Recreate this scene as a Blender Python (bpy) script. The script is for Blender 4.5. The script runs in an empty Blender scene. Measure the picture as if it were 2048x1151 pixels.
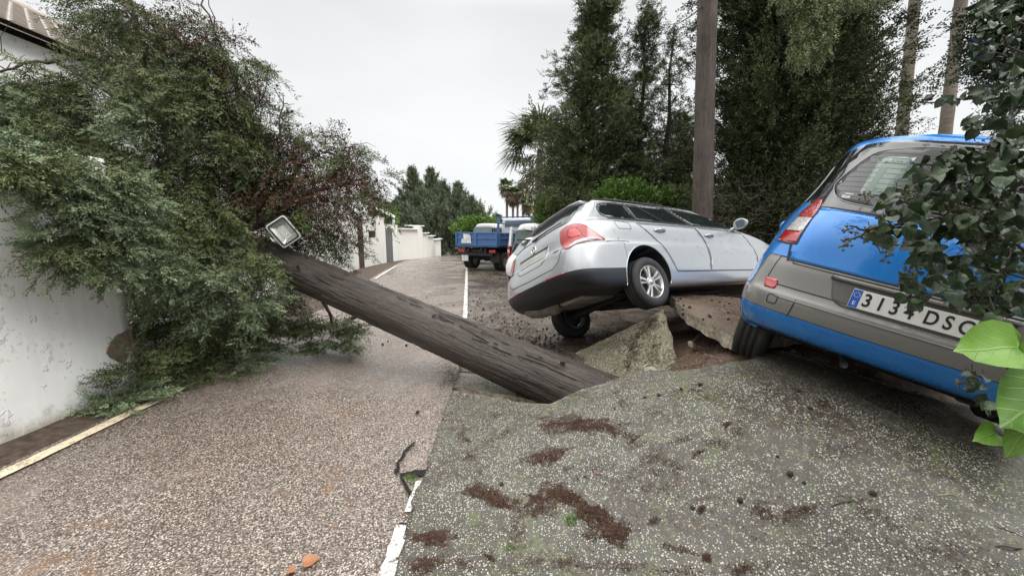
import bpy, bmesh, math, random
import numpy as np
from mathutils import Vector, Matrix, noise
from mathutils.bvhtree import BVHTree
from mathutils.geometry import delaunay_2d_cdt
R = math.radians
scene = bpy.context.scene
COL = scene.collection
# ------------------------------------------------------------------ camera
FPX, HZ, CAMZ = 780.0, 462.0, 1.6          # focal length in photo pixels, horizon row, eye height
PITCH = math.atan((575.5 - HZ) / FPX)
cam_d = bpy.data.cameras.new('camera'); cam = bpy.data.objects.new('camera', cam_d); COL.objects.link(cam)
cam_d.sensor_width = 36; cam_d.lens = 36 * FPX / 2048; cam_d.clip_start = .02; cam_d.clip_end = 3000
cam.location = (0, 0, CAMZ); cam.rotation_euler = (math.pi / 2 - PITCH, 0, 0)
scene.camera = cam
# ------------------------------------------------------------------ sky and sun (overcast)
SUN_EL, SUN_ROT = R(48), R(112)
w = bpy.data.worlds.new('World'); scene.world = w; w.use_nodes = True
nt = w.node_tree; N = nt.nodes; L = nt.links; N.clear()
out = N.new('ShaderNodeOutputWorld'); bg = N.new('ShaderNodeBackground'); L.new(bg.outputs[0], out.inputs[0])
sky = N.new('ShaderNodeTexSky'); sky.sky_type = 'NISHITA'; sky.sun_disc = False
sky.sun_elevation = SUN_EL; sky.sun_rotation = SUN_ROT; sky.dust_density = 4; sky.air_density = 1.5
tc = N.new('ShaderNodeTexCoord'); sp = N.new('ShaderNodeSeparateXYZ'); L.new(tc.outputs['Generated'], sp.inputs[0])
mp = N.new('ShaderNodeMapping'); mp.inputs['Scale'].default_value = (1, 1, 2.2); L.new(tc.outputs['Generated'], mp.inputs[0])
nz = N.new('ShaderNodeTexNoise'); nz.inputs['Scale'].default_value = 1.6; nz.inputs['Detail'].default_value = 6; nz.inputs['Roughness'].default_value = .5
L.new(mp.outputs[0], nz.inputs[0])
rz = N.new('ShaderNodeValToRGB'); L.new(sp.outputs[2], rz.inputs[0])       # overcast: brighter towards the zenith
e = rz.color_ramp.elements; e[0].position = 0; e[0].color = (.83, .85, .86, 1); e[1].position = 1; e[1].color = (1, .985, .96, 1)
x = e.new(.16); x.color = (.755, .768, .775, 1); x = e.new(.45); x.color = (.68, .688, .695, 1); x = e.new(.62); x.color = (.92, .915, .91, 1)
rn = N.new('ShaderNodeValToRGB'); L.new(nz.outputs[0], rn.inputs[0])
e = rn.color_ramp.elements; e[0].position = .34; e[0].color = (.85, .855, .86, 1); e[1].position = .66; e[1].color = (1.0, 1.0, 1.0, 1)
mu = N.new('ShaderNodeMix'); mu.data_type = 'RGBA'; mu.blend_type = 'MULTIPLY'; mu.inputs[0].default_value = 1
L.new(rz.outputs[0], mu.inputs[6]); L.new(rn.outputs[0], mu.inputs[7])
zen = N.new('ShaderNodeMapRange'); zen.inputs[1].default_value = .46; zen.inputs[2].default_value = .85; zen.inputs[3].default_value = 1; zen.inputs[4].default_value = 3.0
L.new(sp.outputs[2], zen.inputs[0])
ms = N.new('ShaderNodeVectorMath'); ms.operation = 'SCALE'; L.new(mu.outputs[2], ms.inputs[0]); L.new(zen.outputs[0], ms.inputs[3])
sc = N.new('ShaderNodeVectorMath'); sc.operation = 'SCALE'; sc.inputs[3].default_value = 9.0; L.new(ms.outputs[0], sc.inputs[0])
mx = N.new('ShaderNodeMix'); mx.data_type = 'RGBA'; mx.inputs[0].default_value = .96
L.new(sky.outputs[0], mx.inputs[6]); L.new(sc.outputs[0], mx.inputs[7])
L.new(mx.outputs[2], bg.inputs[0]); bg.inputs[1].default_value = .128
sd = bpy.data.lights.new('sun', 'SUN'); sun = bpy.data.objects.new('sun', sd); COL.objects.link(sun)
sd.energy = 1.35; sd.angle = R(32); sd.color = (1, .97, .93)
# direction towards the sun: Nishita rotation is measured from +Y towards +X
sdv = Vector((math.sin(SUN_ROT) * math.cos(SUN_EL), math.cos(SUN_ROT) * math.cos(SUN_EL), math.sin(SUN_EL)))
sun.rotation_euler = sdv.to_track_quat('Z', 'Y').to_euler()
vs = scene.view_settings; vs.view_transform = 'Standard'; vs.look = 'None'; vs.exposure = 0.22; vs.gamma = 1

# ------------------------------------------------------------------ helpers
def at(x, y, z=0.0, d=None):
    """photo pixel -> point on the level z (or at depth d along +Y)"""
    dx = (x - 1024) / FPX; dy = (575.5 - y) / FPX
    v = Vector((dx, math.cos(PITCH) + dy * math.sin(PITCH), -math.sin(PITCH) + dy * math.cos(PITCH)))
    t = (z - CAMZ) / v.z if d is None else d / v.y
    return Vector((0, 0, CAMZ)) + v * t

class NG:
    """tiny node-graph helper for procedural materials"""
    def __init__(s, name):
        s.m = bpy.data.materials.new(name); s.m.use_nodes = True; s.t = s.m.node_tree; s.n = s.t.nodes; s.l = s.t.links
        s.b = s.n['Principled BSDF']; s.tc = None
    def obj(s):
        if not s.tc: s.tc = s.n.new('ShaderNodeTexCoord')
        return s.tc.outputs['Object']
    def mapping(s, scale=(1, 1, 1), rot=(0, 0, 0)):
        m = s.n.new('ShaderNodeMapping'); m.inputs['Scale'].default_value = scale; m.inputs['Rotation'].default_value = rot
        s.l.new(s.obj(), m.inputs[0]); return m.outputs[0]
    def noise(s, scale, detail=4, rough=.55, vec=None, dist=0):
        n = s.n.new('ShaderNodeTexNoise'); n.inputs['Scale'].default_value = scale; n.inputs['Detail'].default_value = detail
        n.inputs['Roughness'].default_value = rough; n.inputs['Distortion'].default_value = dist
        s.l.new(vec if vec else s.obj(), n.inputs[0]); return n.outputs[0]
    def vor(s, scale, feature='F1', vec=None, out=0, rnd=1):
        n = s.n.new('ShaderNodeTexVoronoi'); n.feature = feature; n.inputs['Scale'].default_value = scale; n.inputs['Randomness'].default_value = rnd
        s.l.new(vec if vec else s.obj(), n.inputs[0]); return n.outputs[out]
    def ramp(s, src, stops, interp='LINEAR'):
        n = s.n.new('ShaderNodeValToRGB'); n.color_ramp.interpolation = interp; e = n.color_ramp.elements
        c = lambda v: (v, v, v, 1) if isinstance(v, (int, float)) else (*v, 1)
        e[0].position, e[0].color = stops[0][0], c(stops[0][1]); e[1].position, e[1].color = stops[-1][0], c(stops[-1][1])
        for p, v in stops[1:-1]: q = e.new(p); q.color = c(v)
        s.l.new(src, n.inputs[0]); return n.outputs[0]
    def mix(s, fac, a, b, mode='MIX'):
        n = s.n.new('ShaderNodeMix'); n.data_type = 'RGBA'; n.blend_type = mode
        for i, v in ((0, fac), (6, a), (7, b)):
            if isinstance(v, (int, float)): n.inputs[i].default_value = v if i == 0 else (v, v, v, 1)
            elif isinstance(v, tuple): n.inputs[i].default_value = (*v, 1)
            else: s.l.new(v, n.inputs[i])
        return n.outputs[2]
    def math(s, op, a, b=0.0):
        n = s.n.new('ShaderNodeMath'); n.operation = op
        for i, v in ((0, a), (1, b)):
            if isinstance(v, (int, float)): n.inputs[i].default_value = v
            else: s.l.new(v, n.inputs[i])
        return n.outputs[0]
    def set(s, key, v):
        i = s.b.inputs[key]
        if isinstance(v, (int, float)): i.default_value = v
        elif isinstance(v, tuple): i.default_value = (*v, 1)
        else: s.l.new(v, i)
        return s
    def bump(s, h, strength=.5, dist=.01):
        n = s.n.new('ShaderNodeBump'); n.inputs['Strength'].default_value = strength; n.inputs['Distance'].default_value = dist
        s.l.new(h, n.inputs['Height'])
        if s.b.inputs['Normal'].is_linked: s.l.new(s.b.inputs['Normal'].links[0].from_socket, n.inputs['Normal'])
        s.l.new(n.outputs[0], s.b.inputs['Normal']); return s

def simple(name, col, rough=.5, metal=0, var=.12, vs_=6, bump=0, bs=40, coat=0, spec=None):
    g = NG(name)
    n = g.noise(vs_, 5)
    c = g.mix(g.ramp(n, [(.3, 0), (.7, 1)]), tuple(v * (1 - var) for v in col), tuple(min(1, v * (1 + var)) for v in col))
    g.set('Base Color', c).set('Roughness', rough).set('Metallic', metal)
    if coat: g.set('Coat Weight', coat).set('Coat Roughness', .04)
    if spec is not None: g.set('Specular IOR Level', spec)
    if bump: g.bump(g.noise(bs, 4), bump, .01)
    return g.m

def mesh_obj(name, verts, faces, m, parent=None, smooth=False, mats=None, fmat=None):
    me = bpy.data.meshes.new(name); me.from_pydata([tuple(v) for v in verts], [], faces)
    for k in (mats or [m]): me.materials.append(k)
    if fmat is not None: me.polygons.foreach_set('material_index', fmat)
    if smooth: me.polygons.foreach_set('use_smooth', [True] * len(me.polygons))
    me.update()
    o = bpy.data.objects.new(name, me); COL.objects.link(o)
    if parent: o.parent = parent
    return o

def bm_obj(name, bm, m, parent=None, smooth=False, mats=None):
    me = bpy.data.meshes.new(name); bm.normal_update(); bm.to_mesh(me); bm.free()
    for k in (mats or [m]): me.materials.append(k)
    if smooth: me.polygons.foreach_set('use_smooth', [True] * len(me.polygons))
    o = bpy.data.objects.new(name, me); COL.objects.link(o)
    if parent: o.parent = parent
    return o

def tag(o, label, cat, group=None):
    o['label'] = label; o['category'] = cat
    if group: o['group'] = group
    return o
def structure(o): o['kind'] = 'structure'; return o
def stuff(o, label=None, cat=None):
    o['kind'] = 'stuff'
    if label: o['label'] = label; o['category'] = cat
    return o
def empty(name, loc=(0, 0, 0), rot=(0, 0, 0)):
    o = bpy.data.objects.new(name, None); o.empty_display_size = .3; COL.objects.link(o); o.location = loc; o.rotation_euler = rot
    return o

def add_box(bm, c, s, rot=None, bevel=0, mi=0):
    b = bmesh.new(); bmesh.ops.create_cube(b, size=1)
    bmesh.ops.scale(b, vec=s, verts=b.verts)
    if bevel: bmesh.ops.bevel(b, geom=b.edges[:], offset=bevel, segments=2, affect='EDGES', profile=.6)
    M = Matrix.Translation(c) @ (rot.to_4x4() if rot is not None else Matrix())
    bmesh.ops.transform(b, matrix=M, verts=b.verts)
    for f in b.faces: f.material_index = mi
    me = bpy.data.meshes.new('t'); b.to_mesh(me); b.free(); bm.from_mesh(me); bpy.data.meshes.remove(me)

def add_tube(bm, pts, rad, seg=8, cap=True, mi=0, fn=None):
    """sweep a circle along pts; rad number or list"""
    pts = [Vector(p) for p in pts]; n = len(pts)
    if not hasattr(rad, '__len__'): rad = [rad] * n
    rings = []; up = Vector((0, 0, 1)); prev = None
    for i, p in enumerate(pts):
        t = (pts[min(i + 1, n - 1)] - pts[max(i - 1, 0)]).normalized()
        if prev is None:
            a = up if abs(t.z) < .9 else Vector((1, 0, 0)); s = t.cross(a).normalized()
        else: s = (prev - t * prev.dot(t)).normalized()
        prev = s; u = s.cross(t)
        ring = []
        for k in range(seg):
            an = 2 * math.pi * k / seg; r = rad[i] * (fn(i, an) if fn else 1)
            ring.append(bm.verts.new(p + (s * math.cos(an) + u * math.sin(an)) * r))
        rings.append(ring)
    for a, b in zip(rings, rings[1:]):
        for k in range(seg):
            f = bm.faces.new((a[k], a[(k + 1) % seg], b[(k + 1) % seg], b[k])); f.smooth = True; f.material_index = mi
    if cap:
        for r_, rev in ((rings[0], 1), (rings[-1], 0)):
            try: f = bm.faces.new(r_[::-1] if not rev else r_); f.material_index = mi
            except ValueError: pass

def add_lathe(bm, prof, axis='Y', seg=48, M=None, mi=0, closed=False):
    """prof: (radius, along) pairs"""
    rings = []
    for r_, a in prof:
        ring = []
        for k in range(seg):
            an = 2 * math.pi * k / seg; c, s_ = r_ * math.cos(an), r_ * math.sin(an)
            v = Vector((c, a, s_)) if axis == 'Y' else Vector((c, s_, a)) if axis == 'Z' else Vector((a, c, s_))
            ring.append(bm.verts.new(M @ v if M else v))
        rings.append(ring)
    if closed: rings.append(rings[0])
    for a, b in zip(rings, rings[1:]):
        for k in range(seg):
            f = bm.faces.new((a[k], a[(k + 1) % seg], b[(k + 1) % seg], b[k])); f.smooth = True; f.material_index = mi

def catmull(pts, n=6, closed=True):
    P = [Vector(p) for p in pts]; m = len(P); out_ = []
    for i in range(m if closed else m - 1):
        g = (lambda k: P[k % m]) if closed else (lambda k: P[max(0, min(m - 1, k))])
        p0, p1, p2, p3 = g(i - 1), g(i), g(i + 1), g(i + 2)
        for j in range(n):
            t = j / n
            out_.append(.5 * ((2 * p1) + (p2 - p0) * t + (2 * p0 - 5 * p1 + 4 * p2 - p3) * t * t + (3 * p1 - p0 - 3 * p2 + p3) * t ** 3))
    if not closed: out_.append(P[-1])
    return out_
def roundpoly(pts, r=.02, n=4):
    """polygon with rounded corners, 2d"""
    P = [Vector(p) for p in pts]; m = len(P); o = []
    for i in range(m):
        a, b, c = P[i - 1], P[i], P[(i + 1) % m]
        d1 = (a - b); d2 = (c - b); rr = min(r, d1.length * .45, d2.length * .45)
        s, e = b + d1.normalized() * rr, b + d2.normalized() * rr
        for j in range(n + 1):
            t = j / n; o.append(s * (1 - t) ** 2 + b * 2 * t * (1 - t) + e * t * t)
    return o

def limb(bm, p0, p1, r0, r1, sag=0, n=6, wob=.04, seg=6, rs=random):
    p0, p1 = Vector(p0), Vector(p1); L_ = (p1 - p0).length; P = []
    for i in range(n + 1):
        t = i / n; P.append(p0.lerp(p1, t) + Vector((rs.uniform(-1, 1), rs.uniform(-1, 1), rs.uniform(-1, 1))) * wob * L_ * (0 if i in (0,) else 1) + Vector((0, 0, -sag * 4 * t * (1 - t))))
    add_tube(bm, P, [r0 + (r1 - r0) * i / n for i in range(n + 1)], seg); return P
# ------------------------------------------------------------------ car shells
def cage_shell(rings, partfn, levels=3, cuts=()):
    """rings: bottom to top, each a list of (x, y>=0, z) from rear centre to front centre.
    partfn(ring, col) -> part name. Returns {part: bmesh}, plus a BVH of the whole body."""
    nr, nc = len(rings), len(rings[0])
    bm = bmesh.new(); names = []; lay = bm.faces.layers.int.new('part')
    cr = bm.edges.layers.float.new('crease_edge')
    def pid(n):
        if n not in names: names.append(n)
        return names.index(n)
    V = {}
    def vert(k, c, s):
        x, y, z = rings[k][c]
        key = (k, c, 0 if y < 1e-6 else s)
        if key not in V: V[key] = bm.verts.new((x, s * y, z))
        return V[key]
    def face(vs_, p):
        u = []
        for v in vs_:
            if v not in u: u.append(v)
        if len(u) > 2:
            try: f = bm.faces.new(u)
            except ValueError: return
            f[lay] = pid(p)
    for s in (-1, 1):
        for k in range(nr - 1):
            for c in range(nc - 1):
                q = [vert(k, c, s), vert(k, c + 1, s), vert(k + 1, c + 1, s), vert(k + 1, c, s)]
                face(q if s < 0 else q[::-1], partfn(k, c))
    # caps: roof and floor, two strips per half
    for k, p, up in ((nr - 1, 'roof', 1), (0, 'floor', 0)):
        C = {}
        for c in range(1, nc - 1):
            x, y, z = rings[k][c]
            C[c, 0] = bm.verts.new((x, 0, z + (.016 if up else 0)))
            for s in (-1, 1): C[c, s] = bm.verts.new((x, s * y * .55, z + (.012 if up else 0)))
        def cv(c, l, s):
            if c in (0, nc - 1): return vert(k, c, 1)
            return vert(k, c, s) if l == 2 else C[c, s] if l == 1 else C[c, 0]
        for s in (-1, 1):
            for c in range(nc - 1):
                for l in (0, 1):
                    q = [cv(c, l, s), cv(c + 1, l, s), cv(c + 1, l + 1, s), cv(c, l + 1, s)]
                    face(q if (s > 0) == bool(up) else q[::-1], p)
    bmesh.ops.recalc_face_normals(bm, faces=bm.faces)
    me = bpy.data.meshes.new('cage'); bm.to_mesh(me); bm.free()
    o = bpy.data.objects.new('cage', me); COL.objects.link(o)
    sb = o.modifiers.new('s', 'SUBSURF'); sb.levels = levels; sb.render_levels = levels
    tools = []
    for (x, z, r, y0, y1) in cuts:
        b = bmesh.new(); add_lathe(b, [(r, y0), (r, y1)], 'Y', 64, Matrix.Translation((x, 0, z)))
        bmesh.ops.holes_fill(b, edges=b.edges); bmesh.ops.recalc_face_normals(b, faces=b.faces)
        tm = bpy.data.meshes.new('cut'); b.to_mesh(tm); b.free(); t = bpy.data.objects.new('cut', tm); COL.objects.link(t); tools.append(t)
        bo = o.modifiers.new('b', 'BOOLEAN'); bo.operation = 'DIFFERENCE'; bo.solver = 'EXACT'; bo.object = t
    dg = bpy.context.evaluated_depsgraph_get(); ev = o.evaluated_get(dg)
    res = bmesh.new(); res.from_mesh(ev.to_mesh())
    for t in tools: bpy.data.objects.remove(t)
    bpy.data.objects.remove(o)
    lay = res.faces.layers.int['part']
    # faces that belong to a wheel arch
    names.append('wheel_arch'); wi = len(names) - 1
    for f in res.faces:
        c = f.calc_center_median()
        for (x, z, r, y0, y1) in cuts:
            if min(y0, y1) - .01 < c.y < max(y0, y1) + .01 and math.hypot(c.x - x, c.z - z) < r - .0 + .002 and abs(c.y) < abs(f.normal.y) * 0 + 9:
                d = math.hypot(c.x - x, c.z - z)
                if abs(d - r) < .004 or abs(f.normal.y) > .9 and d < r - .004: f[lay] = wi
    tree = BVHTree.FromBMesh(res)
    # each wheel well becomes a part of its own
    for f in res.faces:
        if f[lay] == wi:
            c = f.calc_center_median(); f[lay] = 100 + (c.x > 2) + 2 * (c.y > 0)
        elif names[f[lay]] == 'pillar_trim' and f.calc_center_median().y > 0: f[lay] = 110
    parts = {}
    for i, n in [(i, n) for i, n in enumerate(names) if n != 'wheel_arch'] + [(100 + k, 'wheel_arch.%03d' % k) for k in range(4)] + [(110, 'pillar_trim.001')]:
        b = res.copy(); l = b.faces.layers.int['part']
        dele = [f for f in b.faces if f[l] != i]
        if len(dele) == len(b.faces): b.free(); continue
        bmesh.ops.delete(b, geom=dele, context='FACES'); parts[n] = b
    res.free()
    return parts, tree

def frame(ang):
    """projection frame: 0 = looking at the rear, 90 = looking at the right side"""
    a = R(ang); return Vector((math.cos(a), math.sin(a), 0)), Vector((math.sin(a), -math.cos(a), 0))
def hit(tree, ang, u, v, off=0, far=4, mid=(0, 0, 0)):
    if ang == 'top': o, d = Vector((u, v, far)), Vector((0, 0, -1))
    else:
        d, t = frame(ang); o = Vector(mid) + t * u - d * far; o.z = v
    p, n, i, _ = tree.ray_cast(o, d)
    if p is None: return None, None
    if n.dot(d) > 0: n = -n
    return p + n * off, n
def patch(tree, outline, ang, off=.003, res=.03, skirt=.012, mid=(0, 0, 0), mirror=False, curve=0):
    """panel lying on the body: 2d outline projected on to it, with a turned-in edge"""
    pts = [Vector(p).to_2d() for p in outline]
    xs = [p.x for p in pts]; ys = [p.y for p in pts]
    dense = []
    for i, p in enumerate(pts):
        q = pts[(i + 1) % len(pts)]; k = max(1, int((q - p).length / res))
        dense += [p.lerp(q, j / k) for j in range(k)]
    ne = len(dense)
    def inside(x, y):
        c = False; j = ne - 1
        for i in range(ne):
            a, b = dense[i], dense[j]
            if (a.y > y) != (b.y > y) and x < (b.x - a.x) * (y - a.y) / (b.y - a.y) + a.x: c = not c
            j = i
        return c
    grid = []
    x = min(xs) + res * .5
    while x < max(xs):
        y = min(ys) + res * .5
        while y < max(ys):
            if inside(x, y) and min((p.x - x) ** 2 + (p.y - y) ** 2 for p in dense) > (res * .4) ** 2: grid.append(Vector((x, y)))
            y += res
        x += res
    V, E, F, oV, oE, oF = delaunay_2d_cdt(dense + grid, [], [list(range(ne))], 1, 1e-5)
    bm = bmesh.new(); bv = []; nn = []
    for p in V:
        h, n = hit(tree, ang, p.x, p.y, off, mid=mid)
        if h is None:
            h, n = (bv[-1].co.copy(), nn[-1]) if bv else (Vector((0, 0, 0)), Vector((0, -1, 0)))
        bv.append(bm.verts.new(h)); nn.append(n)
    for f in F:
        try: g = bm.faces.new([bv[i] for i in f]); g.smooth = True
        except ValueError: pass
    be = [e_ for e_ in bm.edges if len(e_.link_faces) == 1]
    idx = {v: i for i, v in enumerate(bv)}
    low = {}
    for e_ in be:
        for v in e_.verts:
            if v not in low: low[v] = bm.verts.new(v.co - nn[idx[v]] * (off + skirt))
    for e_ in be:
        a, b = e_.verts
        try: bm.faces.new((a, b, low[b], low[a]))
        except ValueError: pass
    bmesh.ops.recalc_face_normals(bm, faces=bm.faces)
    if mirror:
        for v in bm.verts: v.co.y *= -1
        bmesh.ops.reverse_faces(bm, faces=bm.faces)
    return bm
def strip(bm, tree, line, ang, wd=.006, off=.0015, closed=False, mid=(0, 0, 0), res=.02, mirror=False):
    """thin band (panel gap, wire, seal) laid along a 2d line on the body"""
    P = [Vector(p).to_2d() for p in line]
    if closed: P.append(P[0])
    D = []
    for a, b in zip(P, P[1:]):
        k = max(1, int((b - a).length / res)); D += [a.lerp(b, j / k) for j in range(k)]
    D.append(P[-1]); last = None
    for i, p in enumerate(D):
        t = (D[min(i + 1, len(D) - 1)] - D[max(i - 1, 0)]).normalized(); s = Vector((-t.y, t.x)) * wd / 2
        h1, _ = hit(tree, ang, p.x + s.x, p.y + s.y, off, mid=mid); h2, _ = hit(tree, ang, p.x - s.x, p.y - s.y, off, mid=mid)
        if h1 is None or h2 is None: last = None; continue
        if mirror: h1.y *= -1; h2.y *= -1
        v = (bm.verts.new(h1), bm.verts.new(h2))
        if last: bm.faces.new((last[0], last[1], v[1], v[0]))
        last = v

def ringline(z, y, xr, xf, cols, zr=None, zf=None, rc=.0, nose=1.0, ws=1.0, ty=0):
    """half outline at one height. cols = side x positions. zr / zf: height at rear / front end"""
    zr = z if zr is None else zr; zf = z if zf is None else zf
    o = [(xr, 0, zr), (xr + .006 + rc * .1, .30 * ws, zr), (xr + .03 + rc * .4, (y - .30), zr), (xr + .085 + rc, y - .13 - ty * .75, zr * .7 + z * .3), (xr + .21 + rc * 1.4, y - .03 - ty, zr * .35 + z * .65)]
    for i, x in enumerate(cols): o.append((x, y - (.012 if i == 0 else 0) - ty * (.85, .6, .3)[i] if i < 3 else y, z))
    o += [(xf - .40, y - .02, zf * .5 + z * .5), (xf - .17, y - .14, zf), (xf - .05, y - .36, zf), (xf, 0, zf)]
    return o

# ------------------------------------------------------------------ shared car materials
M_tyre = simple('tyre_rubber', (.022, .022, .022), .75, var=.3, vs_=12, bump=.3, bs=60)
M_black = simple('black_plastic', (.018, .018, .019), .42, var=.25, bump=.15, bs=300)
M_seam = simple('panel_gap_dark', (.012, .012, .013), .7)
M_under = simple('dirty_underbody', (.03, .028, .026), .65, var=.5, vs_=8, bump=.6, bs=25)
M_metal = simple('dull_metal', (.28, .27, .25), .45, .7, var=.35, vs_=9, bump=.3)
M_rust = simple('heat_shield', (.30, .28, .25), .5, .5, var=.4, vs_=6, bump=.4, bs=20)
M_chrome = simple('chrome', (.75, .75, .76), .08, 1, var=.04)
M_alloy = simple('alloy_wheel', (.58, .57, .53), .3, .75, var=.1, coat=.3)
def glass_mat(name, col, rough=.03, var=.3):
    g = NG(name); n = g.noise(1.5, 3)
    g.set('Base Color', g.mix(g.ramp(n, [(.3, 0), (.7, 1)]), tuple(c * (1 - var) for c in col), tuple(c * (1 + var) for c in col)))
    g.set('Roughness', rough).set('Specular IOR Level', .7).set('Coat Weight', .6).set('Coat Roughness', .02)
    return g.m
M_glass = glass_mat('dark_car_glass', (.012, .016, .017))
M_red = NG('red_lens'); _v = M_red.vor(90, vec=M_red.mapping((1, 1, 1))); M_red.set('Base Color', M_red.mix(M_red.ramp(_v, [(.1, 0), (.7, 1)]), (.48, .007, .010), (.28, .003, .005))).set('Roughness', .12).set('Coat Weight', 1.).bump(_v, .25, .004); M_red = M_red.m
M_darkred = simple('dark_red_lens', (.22, .006, .012), .15, coat=1)
M_clear = NG('clear_lens'); _v = M_clear.vor(70); M_clear.set('Base Color', M_clear.mix(M_clear.ramp(_v, [(.1, 0), (.7, 1)]), (.75, .74, .72), (.42, .40, .39))).set('Roughness', .1).set('Coat Weight', 1.).bump(_v, .3, .004); M_clear = M_clear.m
M_plate = simple('plate_white', (.66, .66, .62), .4, var=.05)
M_euro = simple('plate_blue', (.01, .10, .45), .4)
M_ink = simple('plate_ink', (.01, .01, .01), .4)
M_star = simple('plate_star', (.8, .65, .1), .4)
M_whiteink = simple('white_print', (.8, .8, .8), .4)

def paint(name, col, dirt=(.10, .075, .05), flake=.25, rough=.22, dirt_amt=.5, metal=.35, streak=.22):
    g = NG(name)
    d = g.noise(3.2, 8, .68, dist=.6); d2 = g.noise(38, 3, .6)
    f = g.ramp(g.math('MULTIPLY', d, d2), [(.32, 0), (.50, dirt_amt)])
    base = g.mix(g.ramp(g.noise(1.3, 3), [(.3, 0), (.7, 1)]), tuple(c * .94 for c in col), tuple(min(1, c * 1.05) for c in col))
    g.set('Base Color', g.mix(f, base, dirt)).set('Metallic', metal)
    g.set('Roughness', g.ramp(d, [(.35, rough), (.7, rough + streak)])).set('Coat Weight', .85).set('Coat Roughness', .05)
    
    return g.m

def make_wheel(parent, loc, r=.316, wd=.205, side=-1, style='twin', steer=0, tilt=0, spin=.3, inner=True):
    """wheel > tyre, rim. side -1: outer face towards -y"""
    wv = empty('wheel', loc, (tilt, 0, steer)); wv.parent = parent
    h = wd / 2; bm = bmesh.new()
    rr = r * .665
    prof = [(rr - .012, -h * .86), (rr + .012, -h), (rr + (r - rr) * .45, -h * 1.08), (r - .022, -h * .97), (r - .006, -h * .82)]
    g = []
    for k in range(4):
        a = -h * .70 + k * h * .42
        g += [(r, a), (r, a + h * .27), (r - .009, a + h * .29), (r - .009, a + h * .39)]
    prof += g + [(r, h * .70 + .24 * h * 0 + h * .02), (r - .006, h * .82), (r - .022, h * .97), (rr + (r - rr) * .45, h * 1.08), (rr + .012, h), (rr - .012, h * .86)]
    add_lathe(bm, prof, 'Y', 72)
    for f in bm.faces: f.smooth = True
    # tread blocks: shallow cross cuts
    bmesh.ops.recalc_face_normals(bm, faces=bm.faces)
    bm_obj('tyre', bm, M_tyre, wv)
    bm = bmesh.new(); s = side
    o = s * h * .82
    add_lathe(bm, [(rr + .004, o), (rr - .008, o + s * .010), (rr - .016, o + s * .004), (rr - .026, o - s * .03), (rr - .05, o - s * .09), (rr - .05, -o), (rr, -o)], 'Y', 60)
    n0 = 5 if style in ('twin', 'five') else 7
    for k in range(n0):
        a = spin + 2 * math.pi * k / n0
        for da in ((-.145, .145) if style == 'twin' else (0,)):
            p0 = Vector((math.cos(a + da * 1.7) * .045, o - s * .012, math.sin(a + da * 1.7) * .045))
            p1 = Vector((math.cos(a + da * 1.25) * (rr - .012), o - s * .006, math.sin(a + da * 1.25) * (rr - .012)))
            d = (p1 - p0); q = Vector((0, 1, 0)).cross(d).normalized()
            w0 = .012 if style == 'twin' else .03; w1 = .016 if style == 'twin' else .035
            vs_ = []
            for p, wq in ((p0, w0), (p0.lerp(p1, .5) + Vector((0, s * .004, 0)), w0 * 1.05), (p1, w1)):
                vs_.append([bm.verts.new(p + q * wq), bm.verts.new(p + q * wq * .55 + Vector((0, s * .012, 0))), bm.verts.new(p - q * wq * .55 + Vector((0, s * .012, 0))), bm.verts.new(p - q * wq), bm.verts.new(p - q * wq * .8 - Vector((0, s * .022, 0))), bm.verts.new(p + q * wq * .8 - Vector((0, s * .022, 0)))])
            for A, B in zip(vs_, vs_[1:]):
                for i in range(6): bm.faces.new((A[i], A[(i + 1) % 6], B[(i + 1) % 6], B[i]))
            for A in (vs_[0], vs_[-1]): bm.faces.new(A)
    add_lathe(bm, [(.001, o + s * .008), (.030, o + s * .006), (.034, o - s * .002), (.066, o - s * .006), (.070, o - s * .03), (.001, o - s * .03)], 'Y', 30)
    for k in range(5):
        a = spin + .63 + 2 * math.pi * k / 5
        add_lathe(bm, [(.001, o + s * .003), (.009, o + s * .002), (.010, o - s * .01)], 'Y', 8, Matrix.Translation((math.cos(a) * .05, 0, math.sin(a) * .05)))
    bmesh.ops.recalc_face_normals(bm, faces=bm.faces)
    bm_obj('rim', bm, M_alloy if style != 'steel' else M_metal, wv)
    bm = bmesh.new()
    add_lathe(bm, [(.001, o - s * .06), (.13, o - s * .06), (.135, o - s * .075), (.001, o - s * .075)], 'Y', 32)
    add_lathe(bm, [(.001, o - s * .11), (rr - .055, o - s * .11), (rr - .055, o - s * .12), (.001, o - s * .12)], 'Y', 32)
    bm_obj('brake_disc', bm, M_under, wv)
    return wv

def seam_tubes(parts, names, parent, name='panel_gap', r=.003):
    """dark line along the open border of the named panels"""
    bm = bmesh.new()
    for n in names:
        b = parts.get(n)
        if not b: continue
        for e_ in b.edges:
            if len(e_.link_faces) == 1:
                a, c = e_.verts[0].co, e_.verts[1].co; nm = e_.link_faces[0].normal; t = (c - a).normalized(); s_ = t.cross(nm) * r
                q = [bm.verts.new(v) for v in (a - s_ + nm * .001, a + nm * .003, a + s_ + nm * .001, c - s_ + nm * .001, c + nm * .003, c + s_ + nm * .001)]
                bm.faces.new((q[0], q[1], q[4], q[3])); bm.faces.new((q[1], q[2], q[5], q[4]))
    return bm_obj(name, bm, M_seam, parent)

def pose_matrix(q):
    c, s = math.cos, math.sin; ya, pi_, ro = q[3:6]
    return Matrix.Translation(q[:3]) @ Matrix.Rotation(ya, 4, 'Z') @ Matrix.Rotation(pi_, 4, 'Y') @ Matrix.Rotation(ro, 4, 'X')
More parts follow.
